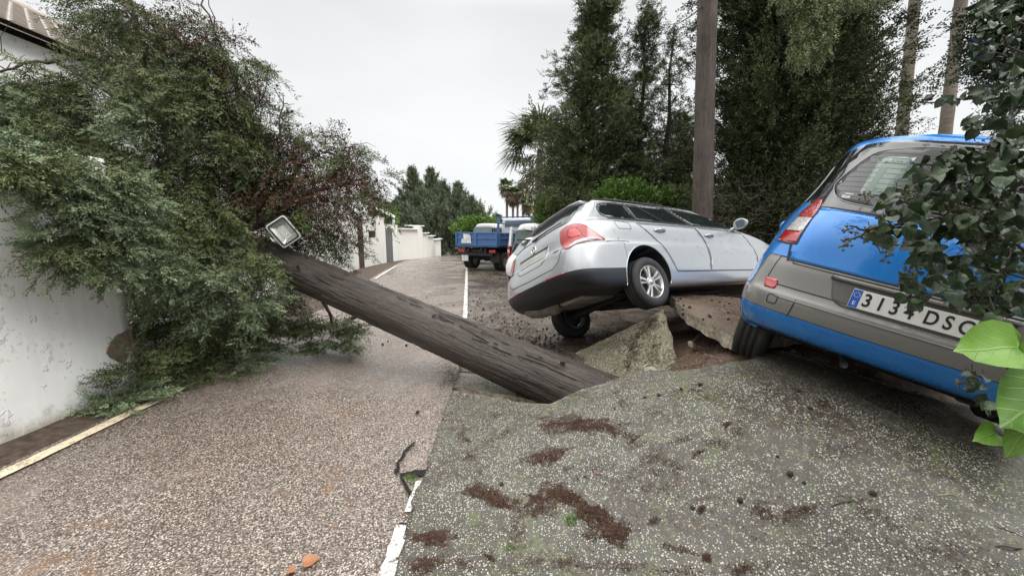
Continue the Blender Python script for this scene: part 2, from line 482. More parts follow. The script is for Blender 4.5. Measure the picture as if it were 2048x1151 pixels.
# ------------------------------------------------------------------ silver estate car, tipped over the slab
def text_mesh(s, size, loc, rot, m, parent, name='lettering', depth=.001, shear=0, cx=1.0, bold=0, sx=1.0):
    cu = bpy.data.curves.new('txt', 'FONT'); cu.body = s; cu.size = size; cu.extrude = depth; cu.shear = shear; cu.align_x = 'CENTER'; cu.align_y = 'CENTER'
    cu.space_character = cx; cu.offset = bold
    t = bpy.data.objects.new('txt', cu); COL.objects.link(t)
    me = bpy.data.meshes.new_from_object(t.evaluated_get(bpy.context.evaluated_depsgraph_get()))
    bpy.data.objects.remove(t); me.materials.clear(); me.materials.append(m)
    o = bpy.data.objects.new(name, me); COL.objects.link(o); o.parent = parent; o.location = loc; o.rotation_euler = rot; o.scale = (sx, 1, 1)
    return o

M_silver = paint('silver_blue_paint', (.385, .405, .415), dirt=(.33, .34, .34), rough=.20, dirt_amt=.05, metal=.3, streak=.05)
def build_silver_estate():
    q = [0.3911076, 4.6884546, 0.4297056, 0.5496075, 0.0432478, -0.3864184]
    root = empty('parked_car'); root.matrix_world = pose_matrix(q)
    tag(root, 'silver estate car tipped sideways with its rear wheel up on the broken slab', 'car', 'cars parked along the street')
    c0 = [.50, .72, 1.10, 1.48, 1.75, 2.10, 2.50, 2.90, 3.30, 3.65, 4.05]
    c8 = [.52, .74, 1.10, 1.46, 1.72, 2.00, 2.35, 2.68, 2.98, 3.2, 3.34]
    c10 = [.62, .80, 1.10, 1.42, 1.66, 1.90, 2.15, 2.35, 2.48, 2.56, 2.62]
    rings = [
        ringline(.25, .78, .20, 4.78, c0, zr=.27), ringline(.29, .85, -.0, 4.88, c0, zr=.32), ringline(.43, .868, -.085, 4.94, c0, zr=.455),
        ringline(.47, .872, -.095, 4.95, c0, zr=.49), ringline(.62, .876, -.085, 4.95, c0), ringline(.77, .880, -.045, 4.90, c0, zf=.72),
        ringline(.80, .878, -.03, 4.87, c0, zf=.74), ringline(.82, .866, .012, 4.84, c0, zf=.75), ringline(.97, .868, .045, 4.70, c0, zf=.82),
        ringline(1.08, .855, .09, 3.88, c8[:-1] + [3.42], zf=.98), ringline(1.125, .825, .125, 3.78, c8, zf=1.02), ringline(1.16, .80, .155, 3.70, c8, zf=1.05),
        ringline(1.43, .675, .42, 2.98, c10, zr=1.40), ringline(1.463, .645, .45, 2.88, c10, zr=1.44), ringline(1.480, .59, .48, 2.80, c10, zr=1.455)]
    def pf(k, c):
        if k < 2 and c < 5: return 'valance'
        if k == 2 and c < 5: return 'valance'
        if k < 6 and c < 6: return 'bumper' if c < 6 and k > 2 else 'valance'
        return 'body'
    A = .395
    parts, tree = cage_shell(rings, pf, 3, [(1.085, .375, A, -1, -.56), (1.085, .375, A, .56, 1), (4.05, .345, .37, -1, -.56), (4.05, .345, .37, .56, 1)])
    ms = dict(body=M_silver, roof=M_silver, floor=M_under, wheel_arch=M_black, bumper=M_silver, valance=M_black)
    seam_tubes(parts, ['bumper'], root, r=.002)
    for n, b in parts.items(): bm_obj(n.split('.')[0], b, ms[n.split('.')[0]], root, smooth=True)
    S = 90
    # doors
    rd = [(1.075, 1.075), (1.24, .95), (1.42, .80), (1.52, .66), (1.585, .52), (1.63, .435), (2.36, .435), (2.42, .62), (2.405, .85), (2.27, 1.085)]
    fd = [(2.29, 1.085), (2.425, .85), (2.44, .62), (2.38, .435), (3.55, .435), (3.66, .52), (3.69, .66), (3.64, .82), (3.53, .96), (3.42, 1.05)]
    bm = bmesh.new()
    for mir in (False, True):
        for poly, hz in ((rd, (1.47, .985)), (fd, (2.54, .955))):
            d = bm_obj('door', patch(tree, poly, S, off=.0015, res=.035, skirt=.004, mirror=mir), M_silver, root, smooth=True)
            strip(bm, tree, poly, S, .0055, .0048, closed=True, mirror=mir)
            # handle with its dished recess
            hx, hz_ = hz; h = bmesh.new(); sg = 1 if mir else -1
            add_tube(h, [(hx - .10, sg * .868, hz_), (hx - .075, sg * .893, hz_ + .004), (hx, sg * .90, hz_ + .008), (hx + .075, sg * .893, hz_ + .002), (hx + .10, sg * .868, hz_ - .004)], [.011, .014, .0155, .014, .011], 8)
            bm_obj('handle', h, M_silver, d, smooth=True)
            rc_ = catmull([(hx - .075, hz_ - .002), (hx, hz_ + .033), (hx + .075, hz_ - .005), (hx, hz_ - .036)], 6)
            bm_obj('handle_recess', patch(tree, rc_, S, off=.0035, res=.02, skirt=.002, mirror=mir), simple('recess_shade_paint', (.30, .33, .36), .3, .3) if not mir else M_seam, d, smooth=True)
    for mir in (False, True):
        lp = bmesh.new(); P = []
        for i in range(29):
            a = R(-12 + 204 * i / 28); p_, n_ = hit(tree, S, 1.085 + math.cos(a) * .403, .375 + math.sin(a) * .403, 0)
            if p_ is not None: P.append(Vector((p_.x, p_.y * (-1 if mir else 1), p_.z)))
        add_tube(lp, P, .007, 6); bm_obj('arch_lip', lp, M_silver, root, smooth=True)
    # sill crease and other gaps
        strip(bm, tree, [(.47, .815), (.62, .823), (.80, .818), (.84, .81)], S, .006, .0025)
    strip(bm, tree, catmull([(.69, 1.07), (.72, 1.085), (.90, 1.075), (.93, 1.06), (.945, .995), (.92, .985), (.745, .985), (.725, .995)], 4), S, .005, .0025, closed=True)
    # hatch outline on the rear
    strip(bm, tree, [(.60, 1.10), (.605, .98), (.60, .80), (.56, .66), (.46, .60), (0, .585), (-.46, .60), (-.56, .66), (-.60, .80), (-.605, .98), (-.60, 1.10)], 0, .009, .002)
    bm_obj('panel_gap', bm, M_seam, root)
    # side glass, with a thin rubber frame
    wins = [catmull([(.60, 1.165), (.57, 1.225), (.62, 1.345), (.78, 1.402), (1.07, 1.415), (1.10, 1.27), (1.135, 1.145), (.90, 1.138), (.72, 1.142)], 5),
            roundpoly([(1.165, 1.135), (1.12, 1.418), (1.70, 1.430), (1.92, 1.425), (2.07, 1.28), (2.21, 1.120)], .03),
            roundpoly([(2.30, 1.12), (2.10, 1.30), (1.985, 1.42), (2.36, 1.405), (2.75, 1.35), (3.08, 1.265), (3.32, 1.165), (3.36, 1.115), (3.0, 1.115)], .03)]
    fr = bmesh.new()
    for mir in (False, True):
        for wv in wins:
            o = bm_obj('window', patch(tree, wv, S, off=.004, res=.035, mirror=mir), M_glass, root, smooth=True)
            strip(fr, tree, wv, S, .016, .0055, closed=True, mirror=mir)
        strip(fr, tree, [(1.33, 1.425), (1.70, 1.125)], S, .016, .007, mirror=mir)
        strip(fr, tree, [(1.12, 1.435), (1.10, 1.27), (1.15, 1.12)], S, .030, .005, mirror=mir)
        strip(fr, tree, [(1.93, 1.435), (2.10, 1.28), (2.25, 1.115)], S, .055, .005, mirror=mir)
        strip(fr, tree, [(.62, 1.122), (1.1, 1.118), (2.2, 1.108), (3.3, 1.10)], S, .010, .005, mirror=mir)
    bm_obj('window_seal', fr, M_black, root)
    for s in (-1, 1):
        bm = bmesh.new()
        add_tube(bm, [(.66, s * .60, 1.482), (1.0, s * .61, 1.503), (1.6, s * .61, 1.506), (2.2, s * .60, 1.495), (2.5, s * .59, 1.482)], .012, 6)
        bm_obj('roof_rail', bm, M_black, root, smooth=True)
    # tail lights
    li = catmull([(.415, .99), (.43, 1.045), (.50, 1.075), (.60, 1.07), (.70, 1.025), (.80, .935), (.905, .835)], 5, closed=False) + catmull([(.905, .828), (.70, .822), (.55, .800), (.47, .775), (.42, .80), (.405, .90)], 5, closed=False)
    cl = [(.49, .81), (.56, .845), (.66, .862), (.80, .860), (.88, .838), (.70, .827), (.55, .806), (.475, .783)]
    for mir in (False, True):
        t = bm_obj('tail_light', patch(tree, li, 50, off=.007, res=.02, mirror=mir), M_red, root, smooth=True)
        bm_obj('clear_lens', patch(tree, cl, 50, off=.009, res=.02, mirror=mir), M_clear, t, smooth=True)
        bm_obj('round_lamp', patch(tree, roundpoly([(.50, .90), (.51, 1.01), (.61, 1.005), (.64, .90)], .03), 50, off=.009, res=.02, mirror=mir), simple('bright_red_lens', (.50, .012, .015), .08, coat=1), t, smooth=True)
        b2 = bmesh.new(); strip(b2, tree, li, 50, .009, .008, closed=True, mirror=mir)
        strip(b2, tree, [(.49, .90), (.50, 1.015), (.62, 1.01), (.66, .89)], 50, .006, .011, mirror=mir)
        bm_obj('lens_edge', b2, M_darkred, t)
        bm_obj('reflector', patch(tree, [(.30, .495), (.30, .520), (.62, .512), (.62, .495)], 0, off=.004, res=.03, mirror=not mir), M_darkred, root, smooth=True)
    # rear glass, spoiler, wiper, emblem, plate
    bm_obj('rear_window', patch(tree, roundpoly([(-.60, 1.135), (.60, 1.135), (.53, 1.41), (-.53, 1.41)], .05), 0, off=.004, res=.04), M_glass, root, smooth=True)
    bm = bmesh.new(); vs_ = []
    for y, x0 in ((-.56, .47), (-.40, .41), (0, .385), (.40, .41), (.56, .47)):
        vs_.append([bm.verts.new((x0 + .16, y, 1.47)), bm.verts.new((x0 + .02, y, 1.472)), bm.verts.new((x0, y, 1.458)), bm.verts.new((x0 + .03, y, 1.44)), bm.verts.new((x0 + .14, y, 1.44))])
    for a, b in zip(vs_, vs_[1:]):
        for i in range(5): bm.faces.new((a[i], a[(i + 1) % 5], b[(i + 1) % 5], b[i]))
    bm.faces.new(vs_[0]); bm.faces.new(vs_[-1][::-1]); bmesh.ops.recalc_face_normals(bm, faces=bm.faces)
    bm_obj('spoiler', bm, M_silver, root, smooth=True)
    bm = bmesh.new(); P = []
    for y, z in ((.05, 1.125), (-.05, 1.145), (-.25, 1.16), (-.48, 1.17)):
        h, n = hit(tree, 0, -y, z, .022); P.append(h)
    add_tube(bm, P, [.018, .011, .008, .006], 6); bm_obj('wiper', bm, M_black, root, smooth=True)
    h, n = hit(tree, 0, 0, 1.00, .003)
    rq = n.to_track_quat('Z', 'Y')
    em = bmesh.new(); MM = Matrix.Translation(h) @ rq.to_matrix().to_4x4()
    add_lathe(em, [(.001, .002), (.048, .002), (.052, -.003)], 'Z', 24, MM, 0); add_lathe(em, [(.042, .002), (.046, .007), (.052, .005), (.053, -.003)], 'Z', 24, MM, 1)
    for a, b in (((-.026, .034), (0, .002)), ((0, .002), (.026, .034)), ((-.038, .012), (-.018, -.036)), ((-.018, -.036), (0, -.006)), ((0, -.006), (.018, -.036)), ((.018, -.036), (.038, .012))):
        add_tube(em, [MM @ Vector((a[0], a[1], .004)), MM @ Vector((b[0], b[1], .004))], .004, 4, mi=1)
    bm_obj('emblem', em, M_black, root, mats=[M_black, M_chrome])
    rec = [(-.34, .93), (.34, .93), (.33, .76), (.24, .715), (-.24, .715), (-.33, .76)]
    bm_obj('plate_recess', patch(tree, roundpoly(rec, .03), 0, off=.002, res=.03), M_silver, root, smooth=True)
    b2 = bmesh.new(); strip(b2, tree, [(-.33, .925), (.33, .925)], 0, .022, .008); bm_obj('handle_bar', b2, M_black, root)
    bm_obj('number_plate', patch(tree, [(-.26, .80), (.26, .80), (.26, .905), (-.26, .905)], 0, off=.008, res=.04), simple('blank_plate', (.34, .34, .32), .5), root, smooth=True)
    h, n = hit(tree, 0, .49, .80, .003)
    text_mesh('TDi', .062, h, n.to_track_quat('Z', 'Y').to_euler(), M_black, root, 'badge', shear=.2)
    # door mirror
    for s in (-1, 1):
        b = bmesh.new(); bmesh.ops.create_uvsphere(b, u_segments=20, v_segments=12, radius=1)
        for v in b.verts:
            x, y, z = v.co; x = -.35 * (1 - abs(x) * .2) if x < -.35 else x
            v.co = (x * .065, y * .105 * (1 - .1 * z), z * .082 * (1 - .12 * (y * s)))
        bmesh.ops.transform(b, matrix=Matrix.Translation((3.19, s * 1.02, 1.12)) @ Matrix.Rotation(s * -.15, 4, 'Z'), verts=b.verts)
        add_tube(b, [(3.24, s * .84, 1.09), (3.22, s * .94, 1.09), (3.20, s * 1.0, 1.10)], [.035, .028, .03], 8)
        mo = bm_obj('mirror', b, M_silver, root, smooth=True)
        b = bmesh.new(); pts = roundpoly([(-.078, -.055), (.07, -.05), (.078, .042), (-.06, .058)], .035)
        f = [b.verts.new((3.162, s * (1.015 + y), 1.12 + z)) for y, z in pts]; b.faces.new(f); bmesh.ops.recalc_face_normals(b, faces=b.faces)
        bm_obj('mirror_glass', b, simple('mirror_glass', (.25, .3, .3), .03, 1), mo)
    # leaf scraps and splashes sticking to the doors
    fb = bmesh.new(); rf_ = random.Random(12)
    for k in range(95):
        u, v = (rf_.gauss(2.3, .65), rf_.gauss(.78, .16)) if k < 70 else (rf_.uniform(.1, 1.2), rf_.uniform(.6, 1.3))
        p_, n_ = hit(tree, S, u, v, .0045)
        if p_ is None or abs(n_.y) < .5: continue
        a_ = rf_.uniform(-.6, .6) + 1.6; L_ = rf_.uniform(.006, .022); d_ = Vector((math.cos(a_), 0, math.sin(a_))) * L_; s_ = Vector((-math.sin(a_), 0, math.cos(a_))) * rf_.uniform(.0015, .0035)
        f_ = fb.faces.new([fb.verts.new(p_ + q_) for q_ in (-d_, s_, d_, -s_)])
    stuff(bm_obj('stuck_debris', fb, simple('stuck_debris', (.10, .085, .06), .8), root))
    # wheels and running gear
    make_wheel(root, (1.10, -.765, .315), side=-1, spin=1.75)
    make_wheel(root, (1.10, .765, .19), side=1, tilt=-.12)
    make_wheel(root, (4.05, -.765, .315), side=-1); make_wheel(root, (4.05, .765, .26), side=1)
    b = bmesh.new()
    add_tube(b, [(1.10, -.66, .31), (1.12, -.3, .27), (1.14, .1, .24), (1.10, .68, .19)], [.05, .04, .04, .05], 10)
    for s in (-1, 1):
        z = .30 if s < 0 else .19
        add_tube(b, [(1.72, s * .50, .30), (1.4, s * .56, .26), (1.12, s * .62, z)], [.04, .035, .05], 8)
        add_tube(b, [(.98, s * .50, .25), (.97, s * .50, .42)], .055, 10)
    bm_obj('rear_axle', b, M_under, root, smooth=True)
    b = bmesh.new(); add_tube(b, [(.16, .56, .30), (.20, .50, .29), (.30, .38, .27), (.33, .10, .26), (.31, -.05, .27)], [.05, .095, .10, .10, .06], 16)
    bm_obj('silencer', b, M_rust, root, smooth=True)
    b = bmesh.new(); add_tube(b, [(.45, .0, .27), (1.0, .15, .28), (1.6, .0, .25), (3.2, .0, .24)], .028, 8); bm_obj('exhaust_pipe', b, M_rust, root, smooth=True)
    b = bmesh.new(); add_box(b, (.55, -.12, .275), (.55, .72, .10), bevel=.05); bm_obj('spare_wheel_well', b, M_rust, root, smooth=True)
    b = bmesh.new(); add_box(b, (2.3, 0, .225), (1.8, .9, .05), bevel=.02); bm_obj('heat_shield', b, M_under, root)
    return root
silver_car = build_silver_estate()
# ------------------------------------------------------------------ blue hatchback van, lifted and leaning
M_blue = paint('bright_blue_paint', (.018, .20, .60), dirt=(.02, .06, .13), rough=.15, dirt_amt=.35, metal=.15)
M_grey = paint('grey_bumper_plastic', (.155, .15, .135), dirt=(.07, .055, .04), rough=.42, dirt_amt=.5, metal=0)
def build_blue_car():
    q = [2.0339588, 2.1622547, .5027084, .8803525, .0600241, .2416825]
    root = empty('parked_car'); root.matrix_world = pose_matrix(q)
    tag(root, 'bright blue hatchback with grey bumper leaning on the lifted ground behind ivy', 'car', 'cars parked along the street')
    c0 = [.36, .50, .80, 1.10, 1.30, 1.80, 2.30, 2.70, 3.05, 3.35, 3.60]
    c8 = [.42, .55, .84, 1.12, 1.32, 1.8, 2.25, 2.6, 2.85, 3.05, 3.2]
    c10 = [.66, .80, 1.0, 1.2, 1.4, 1.7, 2.0, 2.2, 2.35, 2.45, 2.55]
    RL = lambda z, y, xr, xf, c, **k: ringline(z, y, xr, xf, c, **k)
    rings = [RL(.24, .74, .25, 4.0, c0, zr=.29), RL(.28, .83, .08, 4.15, c0, zr=.31, ty=.03), RL(.42, .885, .015, 4.22, c0, zr=.425, ty=.04),
             RL(.435, .888, .0, 4.24, c0, zr=.44, ty=.04), RL(.55, .895, -.02, 4.25, c0, zr=.555, ty=.045), RL(.575, .895, -.005, 4.25, c0, zr=.58, ty=.05),
             RL(.60, .89, .02, 4.24, c0, zr=.60, ty=.055), RL(.77, .878, .045, 4.18, c0, zf=.72, ty=.07), RL(.785, .872, .06, 4.17, c0, zf=.73, ty=.075), RL(.93, .868, .075, 4.1, c0, zf=.80, ty=.12),
             RL(1.06, .85, .105, 3.75, c8, zf=.95, ty=.15), RL(1.145, .825, .145, 3.65, c8, zf=1.02, ty=.155), RL(1.18, .80, .165, 3.6, c8, zf=1.05, ty=.145),
             RL(1.38, .735, .265, 3.05, c10, ty=.11), RL(1.64, .640, .395, 2.62, c10, ty=.065, zr=1.66), RL(1.668, .615, .415, 2.5, c10, ty=.065, zr=1.685), RL(1.685, .55, .44, 2.4, c10, ty=.03, zr=1.70)]
    def pf(k, c):
        if c < 3 and 6 <= k < 8: return 'hatch_trim'
        if c < 2 and k >= 8 and k < 14: return 'hatch'
        if c < 5 and 3 <= k < 5: return 'bumper'
        if c < 4 and 5 <= k < 6: return 'bumper'
        if c == 3 and k in (6, 7): return 'bumper'
        if c < 5 and k < 3: return 'rear_skirt'
        if 3 <= c < 6 and 12 <= k < 14: return 'pillar_trim'
        return 'body'
    A = .36
    parts, tree = cage_shell(rings, pf, 3, [(.80, .33, A, -1, -.60), (.80, .33, A, .60, 1), (3.48, .33, A, -1, -.6), (3.48, .33, A, .6, 1)])
    # the hatch panel is bounded by the lamps: widen it as a patch instead
    ms = dict(body=M_blue, roof=M_blue, floor=M_under, wheel_arch=M_black, bumper=M_grey, hatch_trim=M_grey, hatch=M_blue, rear_skirt=M_blue, pillar_trim=M_glass)
    hb = parts.pop('hatch')
    me = bpy.data.meshes.new('t'); hb.to_mesh(me); parts['body'].from_mesh(me); hb.free(); bpy.data.meshes.remove(me)
    bmesh.ops.remove_doubles(parts['body'], verts=parts['body'].verts, dist=.0002)
    seam_tubes(parts, ['bumper', 'rear_skirt'], root, r=.0022)
    seam_tubes(parts, ['hatch_trim'], root, r=.004)
    for n, b in parts.items(): bm_obj(n.split('.')[0], b, ms[n.split('.')[0]], root, smooth=True)
    # hatch
    left = [(-.64, 1.155), (-.635, 1.12), (-.64, 1.08), (-.655, .98), (-.65, .88), (-.635, .80)]      # u = -y, so negative u is the left side
    hat = left + [(0, .796)] + [(-u, v) for u, v in left[::-1]] + [(0, 1.15)]
    h = bm_obj('hatch', patch(tree, hat, 0, off=.003, res=.04, skirt=.004), M_blue, root, smooth=True)
    sm = bmesh.new(); strip(sm, tree, left + [(-.632, .785)], 0, .012, .004); strip(sm, tree, [(-u, v) for u, v in left] + [(.632, .785)], 0, .012, .004)
    strip(sm, tree, [(-.63, .793), (0, .792), (.63, .793)], 0, .008, .004)
    strip(sm, tree, [(-.505, .565), (-.515, .45)], 0, .006, .003); strip(sm, tree, [(.505, .565), (.515, .45)], 0, .006, .003)
    strip(sm, tree, roundpoly([(-.655, .50), (-.655, .555), (-.60, .555), (-.60, .50)], .015), 0, .005, .003, closed=True)
    bm_obj('panel_gap', sm, M_seam, root)
    # highlights of the trim: a raised rib on the bumper
    b = bmesh.new(); P = []
    for i in range(33):
        u = -.62 + 1.24 * i / 32; p_, n_ = hit(tree, 0, u, .553, .0); P.append(p_)
    add_tube(b, P, .006, 6); bm_obj('bumper_rib', b, M_grey, root, smooth=True)
    b = bmesh.new(); P = []
    for i in range(33):
        u = -.60 + 1.2 * i / 32; p_, n_ = hit(tree, 0, u, .782, .002); P.append(p_)
    add_tube(b, P, .007, 6); bm_obj('trim_rib', b, M_grey, root, smooth=True)
    # rear glass: black ceramic border, grey pane, heater wires
    M_border = glass_mat('glass_border', (.035, .037, .04), .08)
    M_pane = simple('grey_rear_pane', (.060, .063, .064), .22, spec=.5)
    g = [(-.635, 1.165), (-.665, 1.21), (-.645, 1.29), (-.595, 1.42), (-.53, 1.56), (-.495, 1.625)]
    go = g + [(-.28, 1.65), (0, 1.658), (.28, 1.65)] + [(-u, v) for u, v in g[::-1]] + [(.3, 1.157), (0, 1.154), (-.3, 1.157)]
    gl = bm_obj('rear_window', patch(tree, go, 0, off=.005, res=.035), M_border, root, smooth=True)
    gi = catmull([(-.51, 1.23), (-.55, 1.28), (-.56, 1.34), (-.52, 1.43), (-.44, 1.55), (-.33, 1.59), (-.18, 1.61), (.18, 1.61), (.33, 1.59), (.44, 1.55), (.52, 1.43), (.56, 1.34), (.55, 1.28), (.51, 1.23), (.40, 1.205), (0, 1.195), (-.40, 1.205)], 4)
    bm_obj('pane', patch(tree, gi, 0, off=.0065, res=.035, skirt=0), M_pane, gl, smooth=True)
    b = bmesh.new(); strip(b, tree, gi, 0, .004, .0085, closed=True)
    bm_obj('pane_edge', b, simple('pane_edge', (.30, .31, .31), .4), gl)
    b = bmesh.new()
    for i in range(10):
        z = 1.25 + i * .034; hw = .545 - max(0, (z - 1.36)) * .62
        strip(b, tree, [(-hw + .01, z), (0, z + .006), (hw - .01, z)], 0, .0022, .0085)
    bm_obj('heater_wire', b, simple('heater_wire', (.085, .09, .09), .5), gl)
    # green sales sheet stuck inside the glass
    sheet = [(-.43, 1.26), (-.275, 1.28), (-.245, 1.54), (-.40, 1.525)]
    st = bm_obj('sheet', patch(tree, sheet, 0, off=.0076, res=.035, skirt=0), simple('green_sheet_behind_glass', (.12, .175, .145), .15, coat=.5), gl, smooth=True)
    p_, n_ = hit(tree, 0, -.325, 1.50, .0105)
    qz = n_.to_track_quat('Z', 'Y')
    text_mesh('Rodal', .045, p_, qz.to_euler(), simple('sheet_print', (.24, .30, .26), .3), gl, 'sheet_lettering', depth=.0004)
    b = bmesh.new(); strip(b, tree, [(-.39, 1.30), (-.365, 1.46)], 0, .03, .0095); strip(b, tree, [(-.40, 1.285), (-.31, 1.29)], 0, .012, .0095)
    bm_obj('sheet_print', b, simple('sheet_shape', (.13, .19, .16), .3), gl)
    b = bmesh.new(); strip(b, tree, [(-.50, 1.245), (-.46, 1.245)], 0, .02, .0095); strip(b, tree, [(-.49, 1.265), (-.45, 1.265)], 0, .010, .0095)
    bm_obj('sticker', b, simple('glass_mark', (.32, .34, .33), .4), gl)
    # tail lights: red, clear, red
    for mir in (False, True):
        A_ = -28      # seen from the left rear
        L_ = catmull([(-0.697, 1.240), (-0.657, 1.180), (-0.632, 1.110), (-0.624, 0.980), (-0.618, 0.905)], 6, closed=False) + catmull([(-0.618, 0.900), (-0.702, 0.895), (-0.815, 0.900)], 4, closed=False) + catmull([(-0.822, 0.915), (-0.818, 1.000), (-0.797, 1.120), (-0.747, 1.215), (-0.707, 1.245)], 5, closed=False)
        def sub(z0, z1):
            def ed(z, side):
                e_ = [(1.230, -0.692), (1.180, -0.659), (1.110, -0.634), (0.980, -0.626), (0.900, -0.620)] if side else [(1.230, -0.712), (1.210, -0.744), (1.120, -0.795), (1.000, -0.816), (0.920, -0.820), (0.900, -0.815)]
                for (za_, ua), (zb_, ub) in zip(e_, e_[1:]):
                    if zb_ <= z <= za_: return ua + (ub - ua) * (za_ - z) / (za_ - zb_)
                return e_[-1][1]
            zs = [z0 + (z1 - z0) * i / 6 for i in range(7)]
            return [(ed(z, 1) - .004, z) for z in zs] + [(ed(z, 0) + .004, z) for z in zs[::-1]]
        t = bm_obj('tail_light', patch(tree, L_, A_, off=.005, res=.022, mirror=mir, mid=(0, 0, 0)), M_darkred, root, smooth=True)
        for z0, z1, m_, nm in ((1.085, 1.222, M_red, 'red_lens'), (.985, 1.083, M_clear, 'clear_lens'), (.908, .983, M_red, 'red_lens')):
            bm_obj(nm, patch(tree, sub(z0, z1), A_, off=.008, res=.02, mirror=mir), m_, t, smooth=True)
        b2 = bmesh.new(); strip(b2, tree, L_, A_, .008, .006, closed=True, mirror=mir); bm_obj('lens_edge', b2, M_seam, t)
        rf = bm_obj('reflector', patch(tree, roundpoly([(-.705, .588), (-.635, .592), (-.635, .655), (-.71, .652)], .012), 0, off=.006, res=.02, mirror=mir), M_red, root, smooth=True)
    # plate recess with the plate
    rec = roundpoly([(-.385, .765), (.385, .765), (.345, .63), (.30, .60), (-.30, .60), (-.345, .63)], .03)
    r0 = bm_obj('plate_recess', patch(tree, rec, 0, off=.0015, res=.03, skirt=0), simple('recess_grey', (.10, .095, .088), .5), root, smooth=True)
    b2 = bmesh.new(); P = [hit(tree, 0, u, .757, .012)[0] for u in [(-.385 + .77 * i / 20) for i in range(21)]]
    add_tube(b2, P, .013, 8); bm_obj('handle_bar', b2, M_grey, root, smooth=True)
    pc, pn = hit(tree, 0, -.005, .675, .012)
    pr = Matrix.Translation((pc.x - .012, pc.y, pc.z - .005)) @ Matrix.Rotation(R(-90), 4, 'Z') @ Matrix.Rotation(R(84), 4, 'X')
    pl = empty('number_plate'); pl.parent = root; pl.matrix_local = pr
    b2 = bmesh.new(); add_box(b2, (0, 0, 0), (.52, .11, .006), bevel=.0025)
    p0 = bm_obj('plate_panel', b2, M_plate, pl, smooth=False)
    b2 = bmesh.new(); add_box(b2, (-.2375, 0, .0032), (.042, .104, .002)); bm_obj('country_band', b2, M_euro, pl)
    b2 = bmesh.new()
    for k in range(12):
        a = k * math.pi / 6; add_lathe(b2, [(.0001, .0048), (.0022, .0046)], 'Z', 6, Matrix.Translation((-.2375 + .0135 * math.cos(a), .022 + .0135 * math.sin(a), 0)))
    bm_obj('stars', b2, M_star, pl)
    text_mesh('E', .03, (-.2375, -.028, .0046), (0, 0, 0), M_whiteink, pl, 'country_letter', .0003)
    for ch, x in zip('3134', (-.185, -.125, -.065, -.003)): 
        o = text_mesh(ch, .104, (x, 0, .0045), (0, 0, 0), M_ink, pl, 'digit', .0003, bold=.0022, sx=.80)
    for ch, x in zip('DSC', (.085, .15, .215)): text_mesh(ch, .104, (x, 0, .0045), (0, 0, 0), M_ink, pl, 'letter', .0003, bold=.0022, sx=.74)
    # side windows
    for mir in (False, True):
        for wv in (roundpoly([(.66, 1.20), (.82, 1.54), (1.25, 1.54), (1.28, 1.20)], .05), roundpoly([(1.34, 1.2), (1.32, 1.55), (1.9, 1.55), (2.1, 1.2)], .04), roundpoly([(2.16, 1.2), (1.98, 1.54), (2.3, 1.50), (3.0, 1.16)], .04)):
            bm_obj('window', patch(tree, wv, 90, off=.004, res=.05, mirror=mir), M_glass, root, smooth=True)
    # spoiler lip over the glass, aerial, wheels
    make_wheel(root, (.78, .695, .25), r=.322, wd=.22, side=1, style='five'); make_wheel(root, (.80, -.68, .43), r=.318, side=-1, style='five')
    make_wheel(root, (3.48, .74, .315), r=.318, side=1, style='five'); make_wheel(root, (3.48, -.74, .315), r=.318, side=-1, style='five')
    b = bmesh.new(); add_tube(b, [(.80, .60, .28), (.84, 0, .26), (.80, -.60, .28)], [.06, .045, .06], 10)
    for s in (-1, 1): add_tube(b, [(1.4, s * .50, .30), (1.0, s * .54, .27), (.80, s * .58, .28)], .045, 8); add_box(b, (.62, s * .48, .26), (.16, .10, .12), bevel=.02)
    bm_obj('rear_axle', b, M_under, root, smooth=True)
    b = bmesh.new(); add_box(b, (.62, .25, .29), (.36, .40, .12), bevel=.05); bm_obj('silencer', b, M_under, root, smooth=True)
    b = bmesh.new(); add_tube(b, [(.45, .16, .27), (.22, .15, .27), (.13, .15, .255)], .022, 12); bm_obj('exhaust_pipe', b, M_under, root, smooth=True)
    for s in (-1, 1):
        b = bmesh.new()
        bmesh.ops.create_uvsphere(b, u_segments=14, v_segments=8, radius=1, matrix=Matrix.Translation((3.0, s * .96, 1.14)) @ Matrix.Diagonal((.06, .11, .08, 1)))
        add_tube(b, [(3.05, s * .80, 1.10), (3.0, s * .90, 1.12)], .03, 6)
        bm_obj('mirror', b, M_blue, root, smooth=True)
    return root
blue_car = build_blue_car()
# ------------------------------------------------------------------ ground, road, slabs
def sstep(a, b, x):
    t = max(0, min(1, (x - a) / (b - a))); return t * t * (3 - 2 * t)
def road_z(y): return 0 if y < 13 else -.0017 * (y - 13) ** 2 if y < 26 else -.2873 - .0442 * (y - 26)
def lift(x, y):
    """the ground heaved up by the roots: a ridge running away to the right"""
    s = (x - 1.85) * .807 - (y - 3.2) * .59; t = (x - 1.85) * .59 + (y - 3.2) * .807
    f = max(0, (s + 2.3) / 2.3) ** 1.45 if s < -.3 else .812 + .188 * (1 - ((.15 - s) / .45) ** 2) if s < .15 else math.exp(-((s - .15) / 1.75) ** 2)
    return .6 * f * sstep(-2.5, -.5, t) * (1 - sstep(3.2, 5.0, t))
def onto(px, py, fn, d0=1.0, d1=40):
    """photo pixel -> first point where its ray meets the height field"""
    a = at(px, py, d=1.0) - Vector((0, 0, CAMZ)); t = d0
    while t < d1:
        p = Vector((0, 0, CAMZ)) + a * t
        if p.z <= fn(p.x, p.y): return p
        t += .01
    return Vector((0, 0, CAMZ)) + a * d1
def nz2(x, y, s=1.0, seed=0): return noise.noise(Vector((x * s, y * s, seed)))

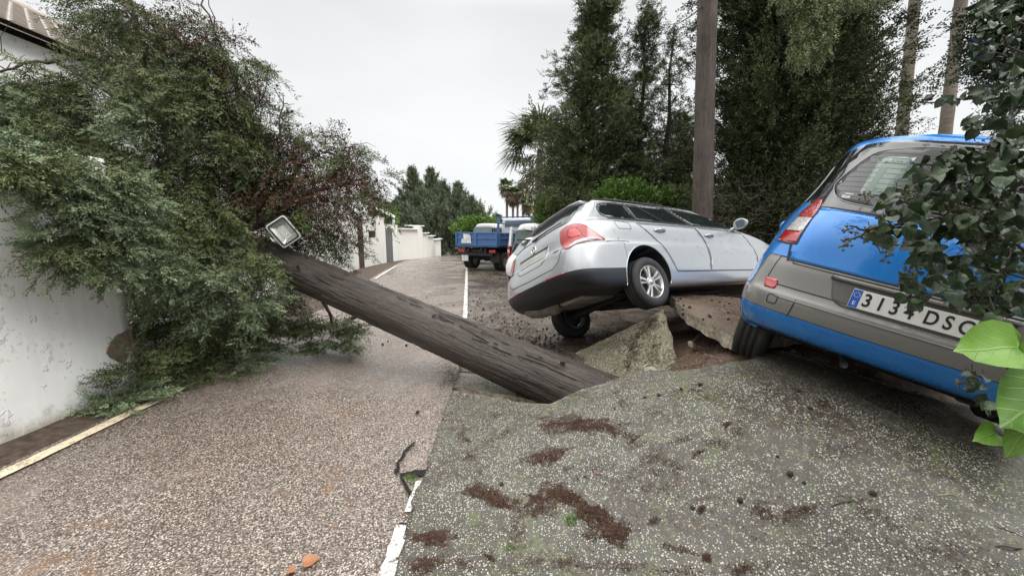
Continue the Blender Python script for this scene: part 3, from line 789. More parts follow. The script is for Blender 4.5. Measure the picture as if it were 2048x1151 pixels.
# materials
def chips_mat(name, matrix, chip, scale, thr, moss=None, rough=.45, dirt=None, far=False, mud_shade=False):
    g = NG(name)
    big = g.noise(.9, 6, .6); mid = g.noise(4.5, 7, .7); fine = g.noise(220, 2)
    v1 = g.vor(scale, 'F1'); v2 = g.vor(scale * 2.1, 'F1')
    wob = g.noise(scale * 2.2, 2)
    d1 = g.math('ADD', v1, g.math('MULTIPLY', g.math('SUBTRACT', wob, .5), .34))
    d2 = g.math('ADD', v2, g.math('MULTIPLY', g.math('SUBTRACT', wob, .5), .34))
    sel = g.ramp(g.vor(scale, 'F1', out=1), [(.36, 0), (.42, 1)]); sel2 = g.ramp(g.vor(scale * 2.1, 'F1', out=1), [(.55, 0), (.60, 1)])
    m1 = g.math('MULTIPLY', g.ramp(d1, [(thr - .05, 1), (thr + .02, 0)]), sel)
    m2 = g.math('MULTIPLY', g.ramp(d2, [(thr - .08, 1), (thr, 0)]), sel2)
    m = g.math('MAXIMUM', m1, g.math('MULTIPLY', m2, .75))
    base = g.mix(g.ramp(mid, [(.3, 0), (.7, 1)]), tuple(c * .72 for c in matrix), tuple(c * 1.35 for c in matrix))
    base = g.mix(g.ramp(fine, [(.4, 0), (.65, .6)]), base, tuple(c * .5 for c in matrix))
    tone = g.mix(g.vor(scale, 'F1', out=1), tuple(c * .62 for c in chip), chip)
    c = g.mix(m, base, tone)
    if moss: c = g.mix(g.ramp(g.math('MULTIPLY', big, g.noise(14, 5)), [(.24, 0), (.36, .62)]), c, moss)
    if mud_shade:
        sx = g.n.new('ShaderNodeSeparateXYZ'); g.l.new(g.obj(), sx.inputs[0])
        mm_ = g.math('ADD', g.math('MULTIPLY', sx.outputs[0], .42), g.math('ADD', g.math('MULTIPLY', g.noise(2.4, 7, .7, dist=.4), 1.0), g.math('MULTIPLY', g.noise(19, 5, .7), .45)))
        c = g.mix(g.ramp(mm_, [(1.15, 0), (1.75, .72)]), c, (.045, .034, .024))  # brown mud stain plus painted shade, darker towards the right
    if dirt: c = g.mix(g.ramp(g.math('MULTIPLY', g.noise(1.7, 6, .65, dist=.5), g.noise(23, 4)), [(.27, 0), (.34, .75)]), c, dirt)
    g.set('Base Color', c)
    g.set('Roughness', g.ramp(g.noise(1.1, 5, .6, dist=.4), [(.38, rough - .22), (.62, rough + .15)]))
    g.bump(g.math('ADD', g.math('MULTIPLY', m, .6), g.math('MULTIPLY', fine, .5)), .55, .004)
    g.bump(mid, .25, .02)
    return g.m
M_slab = chips_mat('washed_chip_concrete', (.062, .058, .046), (.58, .55, .45), 90, .36, moss=(.10, .115, .04), dirt=(.05, .035, .028), rough=.42, mud_shade=True)
def road_mat():
    g = NG('brown_pebble_asphalt')
    v = g.vor(135, out=1); v0 = g.vor(135); w2 = g.noise(420, 3, .7)
    sepv = g.n.new('ShaderNodeSeparateColor'); g.l.new(v, sepv.inputs[0])
    c = g.ramp(sepv.outputs[0], [(0, (.045, .034, .028)), (.3, (.125, .098, .082)), (.55, (.225, .185, .155)), (.78, (.38, .32, .27)), (1, (.70, .62, .53))])
    c = g.mix(g.ramp(v0, [(.40, 0), (.80, .8)]), c, (.035, .024, .022))
    c = g.mix(g.ramp(g.noise(6, 6, .65), [(.40, 0), (.72, .35)]), c, (.11, .08, .068))
    c = g.mix(g.ramp(g.noise(.8, 6, .7, dist=.8), [(.52, 0), (.64, .35)]), c, (.30, .245, .21))
    c = g.mix(g.ramp(g.math('MULTIPLY', g.noise(1.1, 5), g.noise(9, 4)), [(.33, 0), (.40, .5)]), c, (.17, .085, .035))
    g.set('Base Color', c)
    g.set('Roughness', g.ramp(g.noise(.55, 6, .65, dist=1.2), [(.40, .07), (.49, .22), (.60, .55)]))
    g.bump(v0, .55, .004); g.bump(g.noise(3, 5), .15, .03)
    return g.m
M_road = road_mat()
def strip_mat():
    g = NG('littered_chip_concrete')
    v = g.vor(120, out=1); sepv = g.n.new('ShaderNodeSeparateColor'); g.l.new(v, sepv.inputs[0])
    c = g.ramp(sepv.outputs[0], [(0, (.03, .024, .02)), (.45, (.10, .082, .065)), (.8, (.22, .19, .15)), (1, (.52, .47, .38))])
    n = g.math('MULTIPLY', g.noise(2.2, 7, .7, dist=.6), g.noise(17, 5, .7))
    c = g.mix(g.ramp(n, [(.20, 0), (.30, .85)]), c, (.045, .026, .018))
    g.set('Base Color', c).set('Roughness', g.ramp(g.noise(.7, 6, .6, dist=1), [(.42, .14), (.6, .55)]))
    g.bump(n, .6, .02); g.bump(g.vor(120), .4, .004)
    return g.m
M_strip = strip_mat()
def soil_mat():
    g = NG('wet_brown_soil'); n = g.noise(3.5, 8, .7, dist=.7); n2 = g.noise(28, 6, .7)
    c = g.ramp(n, [(.25, (.055, .032, .022)), (.5, (.135, .083, .056)), (.75, (.215, .145, .10))])
    c = g.mix(g.ramp(n2, [(.45, 0), (.62, .6)]), c, (.06, .035, .025))
    g.set('Base Color', c).set('Roughness', .72); g.bump(n, 1.0, .09); g.bump(n2, .7, .02); return g.m
M_soil = soil_mat()
M_conc = simple('broken_concrete_edge', (.30, .26, .20), .8, var=.5, vs_=22, bump=1, bs=45)
M_dirtpath = simple('earth_and_leaf_verge', (.075, .052, .036), .85, var=.6, vs_=18, bump=1, bs=60)
def line_mat(name, col, under, wear=.5):
    g = NG(name); n = g.math('MULTIPLY', g.noise(9, 6, .7, dist=.5), g.noise(60, 4, .7))
    g.set('Base Color', g.mix(g.ramp(n, [(wear - .27, 0), (wear - .2, 1)]), col, under)).set('Roughness', .45)
    g.bump(g.vor(120), .4, .003); return g.m
M_yellow = line_mat('worn_cream_line', (.74, .63, .45), (.24, .17, .11), .53)
M_white = line_mat('worn_white_line', (.74, .73, .69), (.17, .14, .12), .505)

def grid_sheet(name, x0, x1, y0, y1, nx, ny, fn, m, parent=None):
    V = []; F = []
    for j in range(ny + 1):
        y = y0 + (y1 - y0) * (j / ny) ** 1.0
        for i in range(nx + 1):
            x = x0 + (x1 - x0) * i / nx; V.append((x, y, fn(x, y)))
    for j in range(ny):
        for i in range(nx):
            a = j * (nx + 1) + i; F.append((a, a + 1, a + nx + 2, a + nx + 1))
    return mesh_obj(name, V, F, m, parent, smooth=True)
def poly_sheet(name, outline, fn, mats, res=.06, thick=.12, parent=None, jag=.0, off=0.0):
    """sheet over a plan outline, following fn(x, y), with a broken vertical edge"""
    pts = [Vector(p[:2]) for p in outline]; D = []; rnd = random.Random(len(outline) * 7 + int(thick * 1000))
    for i, p in enumerate(pts):
        q = pts[(i + 1) % len(pts)]; k = max(1, int((q - p).length / res)); d = (q - p).normalized(); nrm = Vector((-d.y, d.x))
        for j in range(k):
            a = p.lerp(q, j / k)
            if jag and j: a = a + nrm * (nz2(a.x, a.y, 6, 3) + .6 * nz2(a.x, a.y, 17, 5)) * jag
            D.append(a)
    ne = len(D); xs = [p.x for p in D]; ys = [p.y for p in D]; G = []
    def inside(x, y):
        c = False; j = ne - 1
        for i in range(ne):
            a, b = D[i], D[j]
            if (a.y > y) != (b.y > y) and x < (b.x - a.x) * (y - a.y) / (b.y - a.y) + a.x: c = not c
            j = i
        return c
    x = min(xs) + res / 2
    while x < max(xs):
        y = min(ys) + res / 2
        while y < max(ys):
            if inside(x, y): G.append(Vector((x + rnd.uniform(-.1, .1) * res, y)))
            y += res
        x += res
    V, E, F, oV, oE, oF = delaunay_2d_cdt(D + G, [], [list(range(ne))], 1, 1e-5)
    bm = bmesh.new(); bv = [bm.verts.new((p.x, p.y, fn(p.x, p.y) + off)) for p in V]
    for f in F:
        try: g = bm.faces.new([bv[i] for i in f]); g.smooth = True
        except ValueError: pass
    bmesh.ops.recalc_face_normals(bm, faces=bm.faces)
    if sum(f.normal.z for f in bm.faces) < 0: bmesh.ops.reverse_faces(bm, faces=bm.faces)
    if thick:
        low = {}
        be = [e_ for e_ in bm.edges if len(e_.link_faces) == 1]
        for e_ in be:
            for v in e_.verts:
                if v not in low:
                    sx_ = lambda s_: .5 * nz2(v.co.x, v.co.y, s_, 9)
                    mid_ = bm.verts.new(v.co + Vector((.05 * sx_(7), .05 * sx_(9), -thick * (.45 + .15 * sx_(11)))))
                    low[v] = (mid_, bm.verts.new(v.co + Vector((.07 * sx_(5), .07 * sx_(6), -thick * (1 + .25 * sx_(8))))))
        for e_ in be:
            a, b = e_.verts
            for q in ((a, b, low[b][0], low[a][0]), (low[a][0], low[b][0], low[b][1], low[a][1])):
                try: f = bm.faces.new(q); f.material_index = 1
                except ValueError: pass
    return bm_obj(name, bm, None, parent, mats=mats)

def edge_x(y):
    """x of the painted line between road and parking strip"""
    P = [(-3, -.50), (1.2, -.535), (2.03, -.575), (3.2, -.60), (4.39, -.62), (5.23, -.70), (7.55, -.90), (22.7, -2.60), (60, -6.8)]
    for (a, xa), (b, xb) in zip(P, P[1:]):
        if y <= b: return xa + (xb - xa) * (y - a) / (b - a)
    return P[-1][1]
# wide ground sheet reaching the horizon; drops away beyond the crest of the road
V = []; F = []
xs = [-900, -300, -120, -60, -30, -15, -9, -6, -4, 0, 4, 6, 9, 15, 30, 60, 120, 300, 900]; ys = [-60, -20, -6, 0, 6, 12, 18, 23, 30, 40, 50, 70, 110, 200, 400, 900, 1500]
for y in ys:
    for x in xs: V.append((x, y, (-.9 if -1 < y < 8 and -1 < x < 7 else -.16) + road_z(min(y, 60)) - (0 if y < 60 else min(8, (y - 60) * .05))))
n_ = len(xs)
for j in range(len(ys) - 1):
    for i in range(n_ - 1): a = j * n_ + i; F.append((a, a + 1, a + n_ + 1, a + n_))
structure(mesh_obj('ground', V, F, M_dirtpath, smooth=True))
# road lane
V = []; F = []; yy = [-3 + .25 * i for i in range(60)] + [12 + 1.0 * i for i in range(40)]; nx = 14
for y in yy:
    for i in range(nx + 1):
        xl = -3.50 - .09 * max(0, min(y, 8) - 3) - .165 * max(0, y - 8); x = xl + (edge_x(y) - xl) * i / nx
        dz = .012 * nz2(x, y, .8) * (0 if i in (0, nx) else 1)
        dz -= .035 * math.exp(-((x + .75) ** 2 + (y - 4.7) ** 2) / .12)
        V.append((x, y, road_z(y) + dz))
for j in range(len(yy) - 1):
    for i in range(nx): a = j * (nx + 1) + i; F.append((a, a + 1, a + nx + 2, a + nx + 1))
structure(mesh_obj('road', V, F, M_road, smooth=True))
# verge between road and left wall
V = []; F = []
for j, y in enumerate(yy):
    xl = -3.50 - .09 * max(0, min(y, 8) - 3) - .165 * max(0, y - 8); x0 = -4.6 if y < 12 else xl - 5
    for i in range(5):
        x = x0 + (xl - x0) * i / 4; V.append((x, y, road_z(y) + .006 + (.05 * (1 - i / 4) + .02 * nz2(x, y, 9) if i < 4 else -.008)))
for j in range(len(yy) - 1):
    for i in range(4): a = j * 5 + i; F.append((a, a + 1, a + 6, a + 5))
structure(mesh_obj('verge', V, F, M_dirtpath, smooth=True))
# edge line (cream) on the left, white line between road and parking strip
def line_strip(name, pts, wd, m, z=.004, jag=.0):
    V = []; F = []; D = []
    for a, b in zip(pts, pts[1:]):
        a, b = Vector(a), Vector(b); k = max(1, int((b - a).length / .05)) if a.y < 9 else max(1, int((b - a).length / .4)); D += [a.lerp(b, j / k) for j in range(k)]
    D.append(Vector(pts[-1]))
    for i, p in enumerate(D):
        t = (D[min(i + 1, len(D) - 1)] - D[max(0, i - 1)]).normalized(); s = Vector((-t.y, t.x)) * wd / 2
        for sg in (1, -1):
            q = p + s * sg * (1 + jag * nz2(p.x * sg, p.y, 12, sg)); V.append((q.x, q.y, road_z(q.y) + z + .012 * nz2(q.x, q.y, .8) * 0 + .012))
    for i in range(len(D) - 1): F.append((2 * i, 2 * i + 1, 2 * i + 3, 2 * i + 2))
    return structure(mesh_obj(name, V, F, m))
line_strip('edge_line', [(-3.36, -2), (-3.37, 3.0), (-3.40, 5.0)], .105, M_yellow, jag=.2)
line_strip('edge_line', [(-4.6, 13), (-5.5, 18.5)], .10, M_white)
line_strip('parking_line', [(edge_x(y) - .02, y) for y in (5.0, 5.6, 6.5, 7.5, 10, 15, 22, 30, 44)], .085, M_white, jag=.4)
line_strip('parking_line', [(edge_x(y) - .03, y) for y in (.4, .8, 1.2, 1.6, 1.92)], .07, M_white, z=.006, jag=.5)
line_strip('parking_line', [(edge_x(y) - .015, y) for y in (2.02, 2.1, 2.2, 2.3)], .045, M_white, z=.006, jag=.9)
# far parking strip, still flat
V = []; F = []; yy2 = [6.6 + .25 * i for i in range(22)] + [12 + 1.0 * i for i in range(34)]
strip_z = lambda x, y: road_z(y) - .002 + .01 * nz2(x, y, 1.2, 4) * sstep(0, .4, x - edge_x(y))
for y in yy2:
    for i in range(13):
        x = edge_x(y) + ((3.4 if y < 9 else 6.5) - edge_x(y)) * i / 12; V.append((x, y, strip_z(x, y)))
for j in range(len(yy2) - 1):
    for i in range(12): a = j * 13 + i; F.append((a, a + 1, a + 14, a + 13))
structure(mesh_obj('parking_strip', V, F, M_strip, smooth=True))
structure(poly_sheet('parking_strip', [(edge_x(4.3), 4.3), (-.1, 4.2), (.45, 4.35), (.85, 4.65), (1.05, 5.1), (1.7, 5.6), (2.4, 6.2), (3.0, 6.6), (1.5, 6.6), (edge_x(6.6), 6.6), (edge_x(5.4), 5.4)], strip_z, [M_strip, M_conc], res=.1, thick=.1, jag=.02))

# near slab: heaved up towards the right
def near_z(x, y):
    e_ = sstep(0, .5, x - edge_x(y))
    return .022 + lift(x, y) * e_ + .012 * nz2(x, y, 1.6, 2) + .05 * math.exp(-((x + .55) ** 2 + (y - 3.85) ** 2) / .10) + .009 * nz2(x, y, 11) + .004 * nz2(x, y, 29)
crest = [(903, 778), (960, 789), (1020, 799), (1062, 806), (1100, 808), (1150, 785), (1190, 771), (1232, 757), (1275, 752), (1300, 738), (1345, 742), (1400, 737), (1480, 722), (1560, 700), (1700, 745), (1800, 778), (1900, 805)]
cr3 = [onto(px, py, near_z) for px, py in crest]
out_ = [(edge_x(y) + .012 * nz2(0, y, 5), y) for y in (-2, 0, 1.0, 1.5, 2.0, 2.5, 3.0, 3.5)] + [(p.x, p.y) for p in cr3] + [(4.2, 2.9), (4.6, 1.5), (4.6, -2)]
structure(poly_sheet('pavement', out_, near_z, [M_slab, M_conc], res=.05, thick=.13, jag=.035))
# soil laid open under the slabs
def soil_z(x, y):
    s = (x - 1.85) * .807 - (y - 3.2) * .59
    v = lift(x, y) * .95 - .09 - .20 * math.exp(-((x - 1.25) ** 2 / .22 + (y - 4.15) ** 2 / .5)) - .02
    v += .05 * nz2(x, y, 2.3, 8) + .025 * nz2(x, y, 7, 9) + .012 * nz2(x, y, 22, 3)
    v -= .22 * math.exp(-((x - .35) ** 2 / .35 + (y - 4.0) ** 2 / .35))
    return v
structure(grid_sheet('soil', -.75, 5.4, 2.0, 7.6, 150, 150, soil_z, M_soil))
def tri_slab(name, P, mats, thick=.13, jag=.02, label=None, res=.05, extra=0):
    """flat broken slab through three of its corners"""
    a, b, c = P[0], P[1], P[2]; n = (b - a).cross(c - a).normalized()
    fn = lambda x, y: a.z - (n.x * (x - a.x) + n.y * (y - a.y)) / n.z + .006 * nz2(x, y, 3)
    o = poly_sheet(name, [(p.x, p.y) for p in P], fn, mats, res=res, thick=thick, jag=jag)
    tag(o, label, 'broken slab', 'broken slabs round the hole'); return o
M_slab_pale = chips_mat('washed_chip_concrete_pale', (.165, .150, .105), (.66, .62, .50), 66, .38, moss=(.15, .16, .07), dirt=(.05, .030, .022), rough=.5)
# the tilted triangle that props up the silver car's wheel
A_, B_, C_, D_ = at(1140, 712, d=5.0), at(1300, 600, d=4.75), at(1328, 618, d=4.6), at(1356, 722, d=3.95)
E_ = at(1238, 775, d=3.85)
tri_slab('broken_slab', [A_, C_, D_, E_], [M_slab_pale, M_conc], label='pale tilted slab rising to a point beneath the rear wheel of the silver car')
# slab seen edge-on, below the silver car's sill
F1, F2, F2b, F3 = at(1341, 584, z=.74), at(1352, 606, z=.72), at(1388, 630, z=.70), at(1466, 674, z=.66)
M_slab_litter = chips_mat('littered_slab', (.105, .075, .052), (.40, .31, .21), 80, .33, moss=(.12, .085, .05), dirt=(.05, .028, .018), rough=.6)
F5 = Vector((3.7, 5.2, .60))
nrm_ = (F3 - F2).cross(F5 - F2).normalized()
fz = lambda x, y: F2.z - (nrm_.x * (x - F2.x) + nrm_.y * (y - F2.y)) / nrm_.z + .012 * nz2(x, y, 4, 6)
o = poly_sheet('broken_slab', [(p.x, p.y) for p in (F1, F2, F2b, F3)] + [(2.9, 3.8), (3.9, 5.0), (3.6, 5.5)], fz, [M_slab_litter, M_conc], res=.06, thick=.13, jag=.03)
tag(o, 'brown littered slab with a thick broken edge below the silver car sill', 'broken slab', 'broken slabs round the hole')
# flat piece under the fallen trunk
G1, G2, G3, G4 = at(918, 722, z=-.01), at(1130, 765, z=-.10), at(1098, 822, z=-.16), at(905, 776, z=-.02)
tri_slab('broken_slab', [G1, G2, G4, G3], [M_slab_pale, M_conc], label='sunken slab lying under the fallen trunk beside the white line', thick=.12) if False else None
V_ = [G1, G2, G3, G4]
o = poly_sheet('broken_slab', [(p.x, p.y) for p in V_], lambda x, y: -.005 - .10 * sstep(-.6, .9, x) , [M_slab_pale, M_conc], res=.06, thick=.12, jag=.02)
tag(o, 'sunken slab lying under the fallen trunk beside the white line', 'broken slab', 'broken slabs round the hole')
# small shards by the hole
for k, (px, py, d, r, lb) in enumerate(((1300, 742, 3.6, .05, 'small thin shard at the tip of the brown hollow'), (1385, 690, 4.1, .06, 'small grey shard standing in the dark hole'), (915, 700, 5.1, .06, 'small broken lump beside the white line under the trunk'))):
    p = at(px, py, d=d); bm = bmesh.new(); add_box(bm, (0, 0, 0), (r * 2.4, r * 1.2, r * .8), bevel=.01)
    for v in bm.verts: v.co += Vector((nz2(v.co.x, v.co.y, 20, k), nz2(v.co.y, v.co.z, 20, k), nz2(v.co.z, v.co.x, 20, k))) * .03
    o = bm_obj('concrete_shard', bm, M_conc); o.location = p; o.rotation_euler = (.3 + k, .4 * k, .8 * k); tag(o, lb, 'shard', 'loose shards of concrete')
# cracks in the road by the slab edge
M_void = simple('crack_dark', (.008, .007, .006), .95)
def decal(name, pxs, m, z=.016, jag=.01, label=None):
    P = [at(px, py, z=z) for px, py in pxs]
    o = poly_sheet(name, [(p.x, p.y) for p in P], lambda x, y: z, [m, m], res=.02, thick=0, jag=jag); structure(o); return o
decal('crack', [(800, 945), (830, 938), (861, 937), (861, 950), (835, 951), (815, 953), (800, 951)], M_void, jag=.012)
decal('crack', [(797, 952), (806, 953), (818, 975), (832, 994), (830, 1002), (812, 980)], M_void, jag=.012)
decal('crack', [(787, 943), (793, 947), (800, 936), (798, 925), (808, 914), (812, 903), (822, 893), (832, 880), (828, 882), (816, 892), (806, 902), (801, 914), (792, 925), (793, 935)], M_void, jag=.004)

decal('crack', [(797, 1044), (812, 1044), (818, 1054), (800, 1056)], M_void)

# crumbled concrete and soil clods in the hole
bm = bmesh.new(); rs = random.Random(17)
for k in range(420):
    a, b = rs.choice([((1345, 740), (1480, 700)), ((1360, 640), (1480, 700)), ((1300, 745), (1400, 735)), ((1350, 700), (1450, 720)), ((1560, 705), (1760, 770)), ((1760, 770), (1950, 830))])
    t = rs.random(); p = at(a[0] + (b[0] - a[0]) * t + rs.gauss(0, 14), a[1] + (b[1] - a[1]) * t + rs.gauss(0, 9), d=3.0); o_ = Vector((0, 0, CAMZ)); d_ = (p - o_)
    q = onto(a[0] + (b[0] - a[0]) * t + rs.gauss(0, 14), a[1] + (b[1] - a[1]) * t + rs.gauss(0, 9), soil_z, 2.2, 8)
    if q.y > 7 or q.x > 5: continue
    r = rs.uniform(.006, .03) ** 1.0 * rs.uniform(.4, 1.1); M_ = Matrix.Translation(q) @ Matrix.Rotation(rs.uniform(0, 6), 4, (rs.random(), rs.random(), 1)) @ Matrix.Diagonal((r, r * rs.uniform(.5, 1), r * rs.uniform(.4, .9), 1))
    bmesh.ops.create_icosphere(bm, subdivisions=1, radius=1, matrix=M_)
for v in bm.verts: v.co += Vector((nz2(v.co.x, v.co.y, 60), nz2(v.co.y, v.co.z, 60), nz2(v.co.z, v.co.x, 60))) * .008
stuff(bm_obj('rubble', bm, simple('rubble_brown', (.15, .105, .072), .9, var=.5, vs_=15, bump=.5)))
# torn roots sticking out of the soil
for k, (a, b, r, lb) in enumerate((((1385, 690), (1432, 655), .008, 'pale torn root crossing the dark part of the hole'), ((1372, 668), (1420, 632), .005, 'thin root above the pale one in the hole'), ((1400, 735), (1452, 690), .006, 'brown root lying on the open soil'), ((1445, 660), (1462, 712), .005, 'short root hanging down the soil bank'))):
    pa, pb = onto(*a, soil_z, 2.2), onto(*b, soil_z, 2.2); bm = bmesh.new(); limb(bm, (0, 0, .03), pb - pa + Vector((0, 0, .05)), r, r * .5, -.02, 7, .05, 6, rs)
    o = bm_obj('torn_root', bm, simple('root_pale', (.26, .21, .16), .8) if k == 0 else M_soil, smooth=True); o.location = pa; tag(o, lb, 'root')
# ------------------------------------------------------------------ walls, house, far buildings
def plaster(name, col=(.86, .87, .86), streak=(.45, .44, .38), amt=.4, base=True):
    g = NG(name)
    n = g.noise(2.2, 7, .65); st = g.noise(1.0, 6, .7, vec=g.mapping((5, 5, .45)))
    c = g.mix(g.ramp(n, [(.35, 0), (.7, 1)]), tuple(v * .93 for v in col), col)
    c = g.mix(g.ramp(st, [(.52, 0), (.85, amt)]), c, streak)
    if base:
        sepz = g.n.new('ShaderNodeSeparateXYZ'); g.l.new(g.obj(), sepz.inputs[0])
        zz = g.math('ADD', sepz.outputs[2], g.math('MULTIPLY', g.math('SUBTRACT', g.noise(7, 6, .7), .5), .5))
        c = g.mix(g.ramp(zz, [(.0, .8), (.16, .0)]), c, (.36, .32, .22))
    spk = g.ramp(g.math('MULTIPLY', g.noise(26, 3, .5), g.noise(2.3, 3)), [(.355, 0), (.385, .28)]); c = g.mix(spk, c, (.30, .28, .24))
    g.set('Base Color', c).set('Roughness', .82)
    ridge = g.ramp(g.math('MULTIPLY', g.noise(9, 5, .6), g.noise(1.6, 3)), [(.33, 0), (.36, 1), (.40, .3)])
    g.bump(ridge, .7, .010); g.bump(g.noise(60, 4), .25, .004); g.bump(g.noise(1.2, 3), .5, .04); return g.m
M_plaster = plaster('white_render')
M_plaster2 = plaster('streaked_white_render', (.74, .74, .70), (.42, .43, .34), .55, base=False)
def wall_box(name, p0, p1, z0, z1, th, m, parent=None, dens=12, cap=0):
    """straight wall from p0 to p1 (plan), subdivided, slightly uneven"""
    p0, p1 = Vector(p0), Vector(p1); L_ = (p1 - p0).length; bm = bmesh.new()
    add_box(bm, (0, 0, 0), (L_, th, z1 - z0), bevel=.012)
    c = (p0 + p1) / 2; a = math.atan2(p1.y - p0.y, p1.x - p0.x)
    o = bm_obj(name, bm, m, parent)
    if parent is None: o.location = (c.x, c.y, (z0 + z1) / 2)
    else: o.location = (c.x, c.y, (z0 + z1) / 2)
    o.rotation_euler = (0, 0, a); return o
# near white wall
nw = empty('garden_wall', (-3.86, 3.80, 0))
M_np = plaster('near_white_render')
bm = bmesh.new(); Hh = 2.32; nyy, nzz = 70, 30; G = {}
for j in range(nyy + 1):
    for k in range(nzz + 1):
        y = -6.0 + 5.97 * 0 + (6.0) * j / nyy; z = Hh * k / nzz
        G[j, k] = bm.verts.new((.03 + .012 * nz2(y * 1.3, z, 1.3) + .018 * nz2(y, z, .5, 7) - .02 * (1 - z / Hh) * 0, y, z - .05))
for j in range(nyy):
    for k in range(nzz): f = bm.faces.new((G[j, k], G[j + 1, k], G[j + 1, k + 1], G[j, k + 1])); f.smooth = True
back = {}
for j in (0, nyy):
    for k in (0, nzz): back[j, k] = bm.verts.new((-.24, -6.0 + 6.0 * j / nyy, Hh * k / nzz - .05))
bm.faces.new([G[nyy, k] for k in range(nzz + 1)] + [back[nyy, nzz], back[nyy, 0]])
bm.faces.new([G[j, nzz] for j in range(nyy + 1)] + [back[nyy, nzz], back[0, nzz]])
bm.faces.new((back[0, 0], back[nyy, 0], back[nyy, nzz], back[0, nzz]))
bmesh.ops.recalc_face_normals(bm, faces=bm.faces)
wobj = bm_obj('wall_face', bm, M_np, nw)
# patch where the render has fallen off at the corner
bm = bmesh.new(); P = catmull([(-.20, .40), (-.25, .47), (-.20, .55), (-.13, .61), (-.06, .62), (-.002, .63), (-.002, .44), (-.05, .42), (-.10, .33), (-.16, .36)], 5)
f = bm.faces.new([bm.verts.new((.052 + .0 * p.x, p.x + .012 * nz2(p.x, p.y, 30), p.y + .012 * nz2(p.y, p.x, 30))) for p in P]); r = bmesh.ops.extrude_face_region(bm, geom=[f])
for v in [g for g in r['geom'] if isinstance(g, bmesh.types.BMVert)]: v.co.x -= .03
bmesh.ops.recalc_face_normals(bm, faces=bm.faces)
bm_obj('bare_patch', bm, simple('bare_brown_render', (.19, .145, .105), .9, var=.4, vs_=14, bump=1, bs=50), nw)
tag(nw, 'tall white rendered wall at the near left with a bare brown patch at its corner', 'wall')

def rooftiles(name, col):
    g = NG(name); g.set('Base Color', g.mix(g.ramp(g.noise(5, 5), [(.3, 0), (.7, 1)]), tuple(c * .7 for c in col), col)).set('Roughness', .8)
    g.bump(g.noise(40, 3), .4, .01); return g.m
M_tile = rooftiles('weathered_roof_tile', (.50, .46, .41))
# house behind the wall: long eave parallel to the road
hs = empty('house', (-6.2, 5, 0)); tag(hs, 'white house with a brown tiled roof behind the tree at the top left', 'house')
bm = bmesh.new(); add_box(bm, (-3.2, 0, 2.0), (6.2, 11, 4.1), bevel=.02)
for s in (-5.5, 5.5):       # gable tops
    v = [bm.verts.new(p) for p in ((-6.3, s * .9999, 4.04), (-.1, s * .9999, 4.04), (-3.2, s * .9999, 5.68))]; bm.faces.new(v)
bm_obj('wall', bm, plaster('house_render', (.88, .90, .89), (.5, .52, .42), .25, base=False), hs)
M_tileshade = simple('tile_hollow_shade', (.24, .21, .18), .9)  # closed tile ends coloured dark: shade of open hollows painted in
def tile_roof(parent, x0, z0, x1, z1, y0, y1, m, nrow=13, tw=.22):
    """rows of barrel tiles from the eave (x0,z0) up to the ridge (x1,z1)"""
    bm = bmesh.new(); ny = int((y1 - y0) / tw); seg = 6
    for r_ in range(nrow):
        a, b = r_ / nrow, (r_ + 1) / nrow + .25 / nrow
        for k in range(ny):
            yc = y0 + tw * (k + .5); w0 = tw * .5; rr = []
            for t, up in ((a, .06), (b, .0)):
                x = x0 + (x1 - x0) * t; z = z0 + (z1 - z0) * t; ring = []
                for q in range(seg + 1):
                    an = math.pi * q / seg; ring.append(bm.verts.new((x, yc - w0 * math.cos(an) * 1.0, z + up + math.sin(an) * .040)))
                rr.append(ring)
            for q in range(seg): f = bm.faces.new((rr[0][q], rr[0][q + 1], rr[1][q + 1], rr[1][q])); f.smooth = True
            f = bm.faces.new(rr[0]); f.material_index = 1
    v = [bm.verts.new(p) for p in ((x0, y0, z0 - .01), (x0, y1, z0 - .01), (x1, y1, z1 - .01), (x1, y0, z1 - .01))]; bm.faces.new(v)
    return bm_obj('roof', bm, m, parent, mats=[m, M_tileshade])
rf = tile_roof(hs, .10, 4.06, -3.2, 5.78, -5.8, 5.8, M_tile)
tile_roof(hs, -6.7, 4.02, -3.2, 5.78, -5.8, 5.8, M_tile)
bm = bmesh.new(); add_tube(bm, [(-3.2, -5.8, 5.82), (-3.2, 5.8, 5.82)], .11, 10); bm_obj('ridge_tiles', bm, M_tile, rf, smooth=True)

# walls along the left of the road, farther on
def pt(px, d, off=0): p = at(px, 500, d=d); return Vector((p.x + off, p.y))
def zof(py, px, d): return at(px, py, d=d).z
g1 = empty('boundary_wall', (-6.0, 16, 0)); tag(g1, 'high white wall with a narrow brown gate and black letterbox', 'wall')
def seg(parent, px0, d0, px1, d1, zt, m=M_plaster2, th=.25, name='wall_panel', base=None):
    a, b = pt(px0, d0), pt(px1, d1); zb = (road_z(d0) + road_z(d1)) / 2 - .6 if base is None else base
    l = parent.location; n = Vector((-(b - a).y, (b - a).x)).normalized() * th / 2
    return wall_box(name, a + n - l.to_2d(), b + n - l.to_2d(), zb - l.z, zt - l.z, th, m, parent)
seg(g1, 640, 12.6, 717, 16.9, 2.28)
seg(g1, 728, 17.6, 772.5, 21.4, 2.32)
M_browngate = simple('brown_gate', (.055, .03, .022), .5)
seg(g1, 717.5, 16.95, 728, 17.55, 2.15, M_browngate, .08, 'gate')
a = pt(741, 18.55); bm = bmesh.new(); add_box(bm, (0, 0, 0), (.20, .26, .30), bevel=.02); add_box(bm, (.02, 0, .16), (.24, .30, .03), bevel=.005)
lb = bm_obj('letterbox', bm, M_black, g1); lb.location = (a.x + .12 - g1.location.x, a.y - g1.location.y, 1.45); lb.rotation_euler = (0, 0, 1.9)
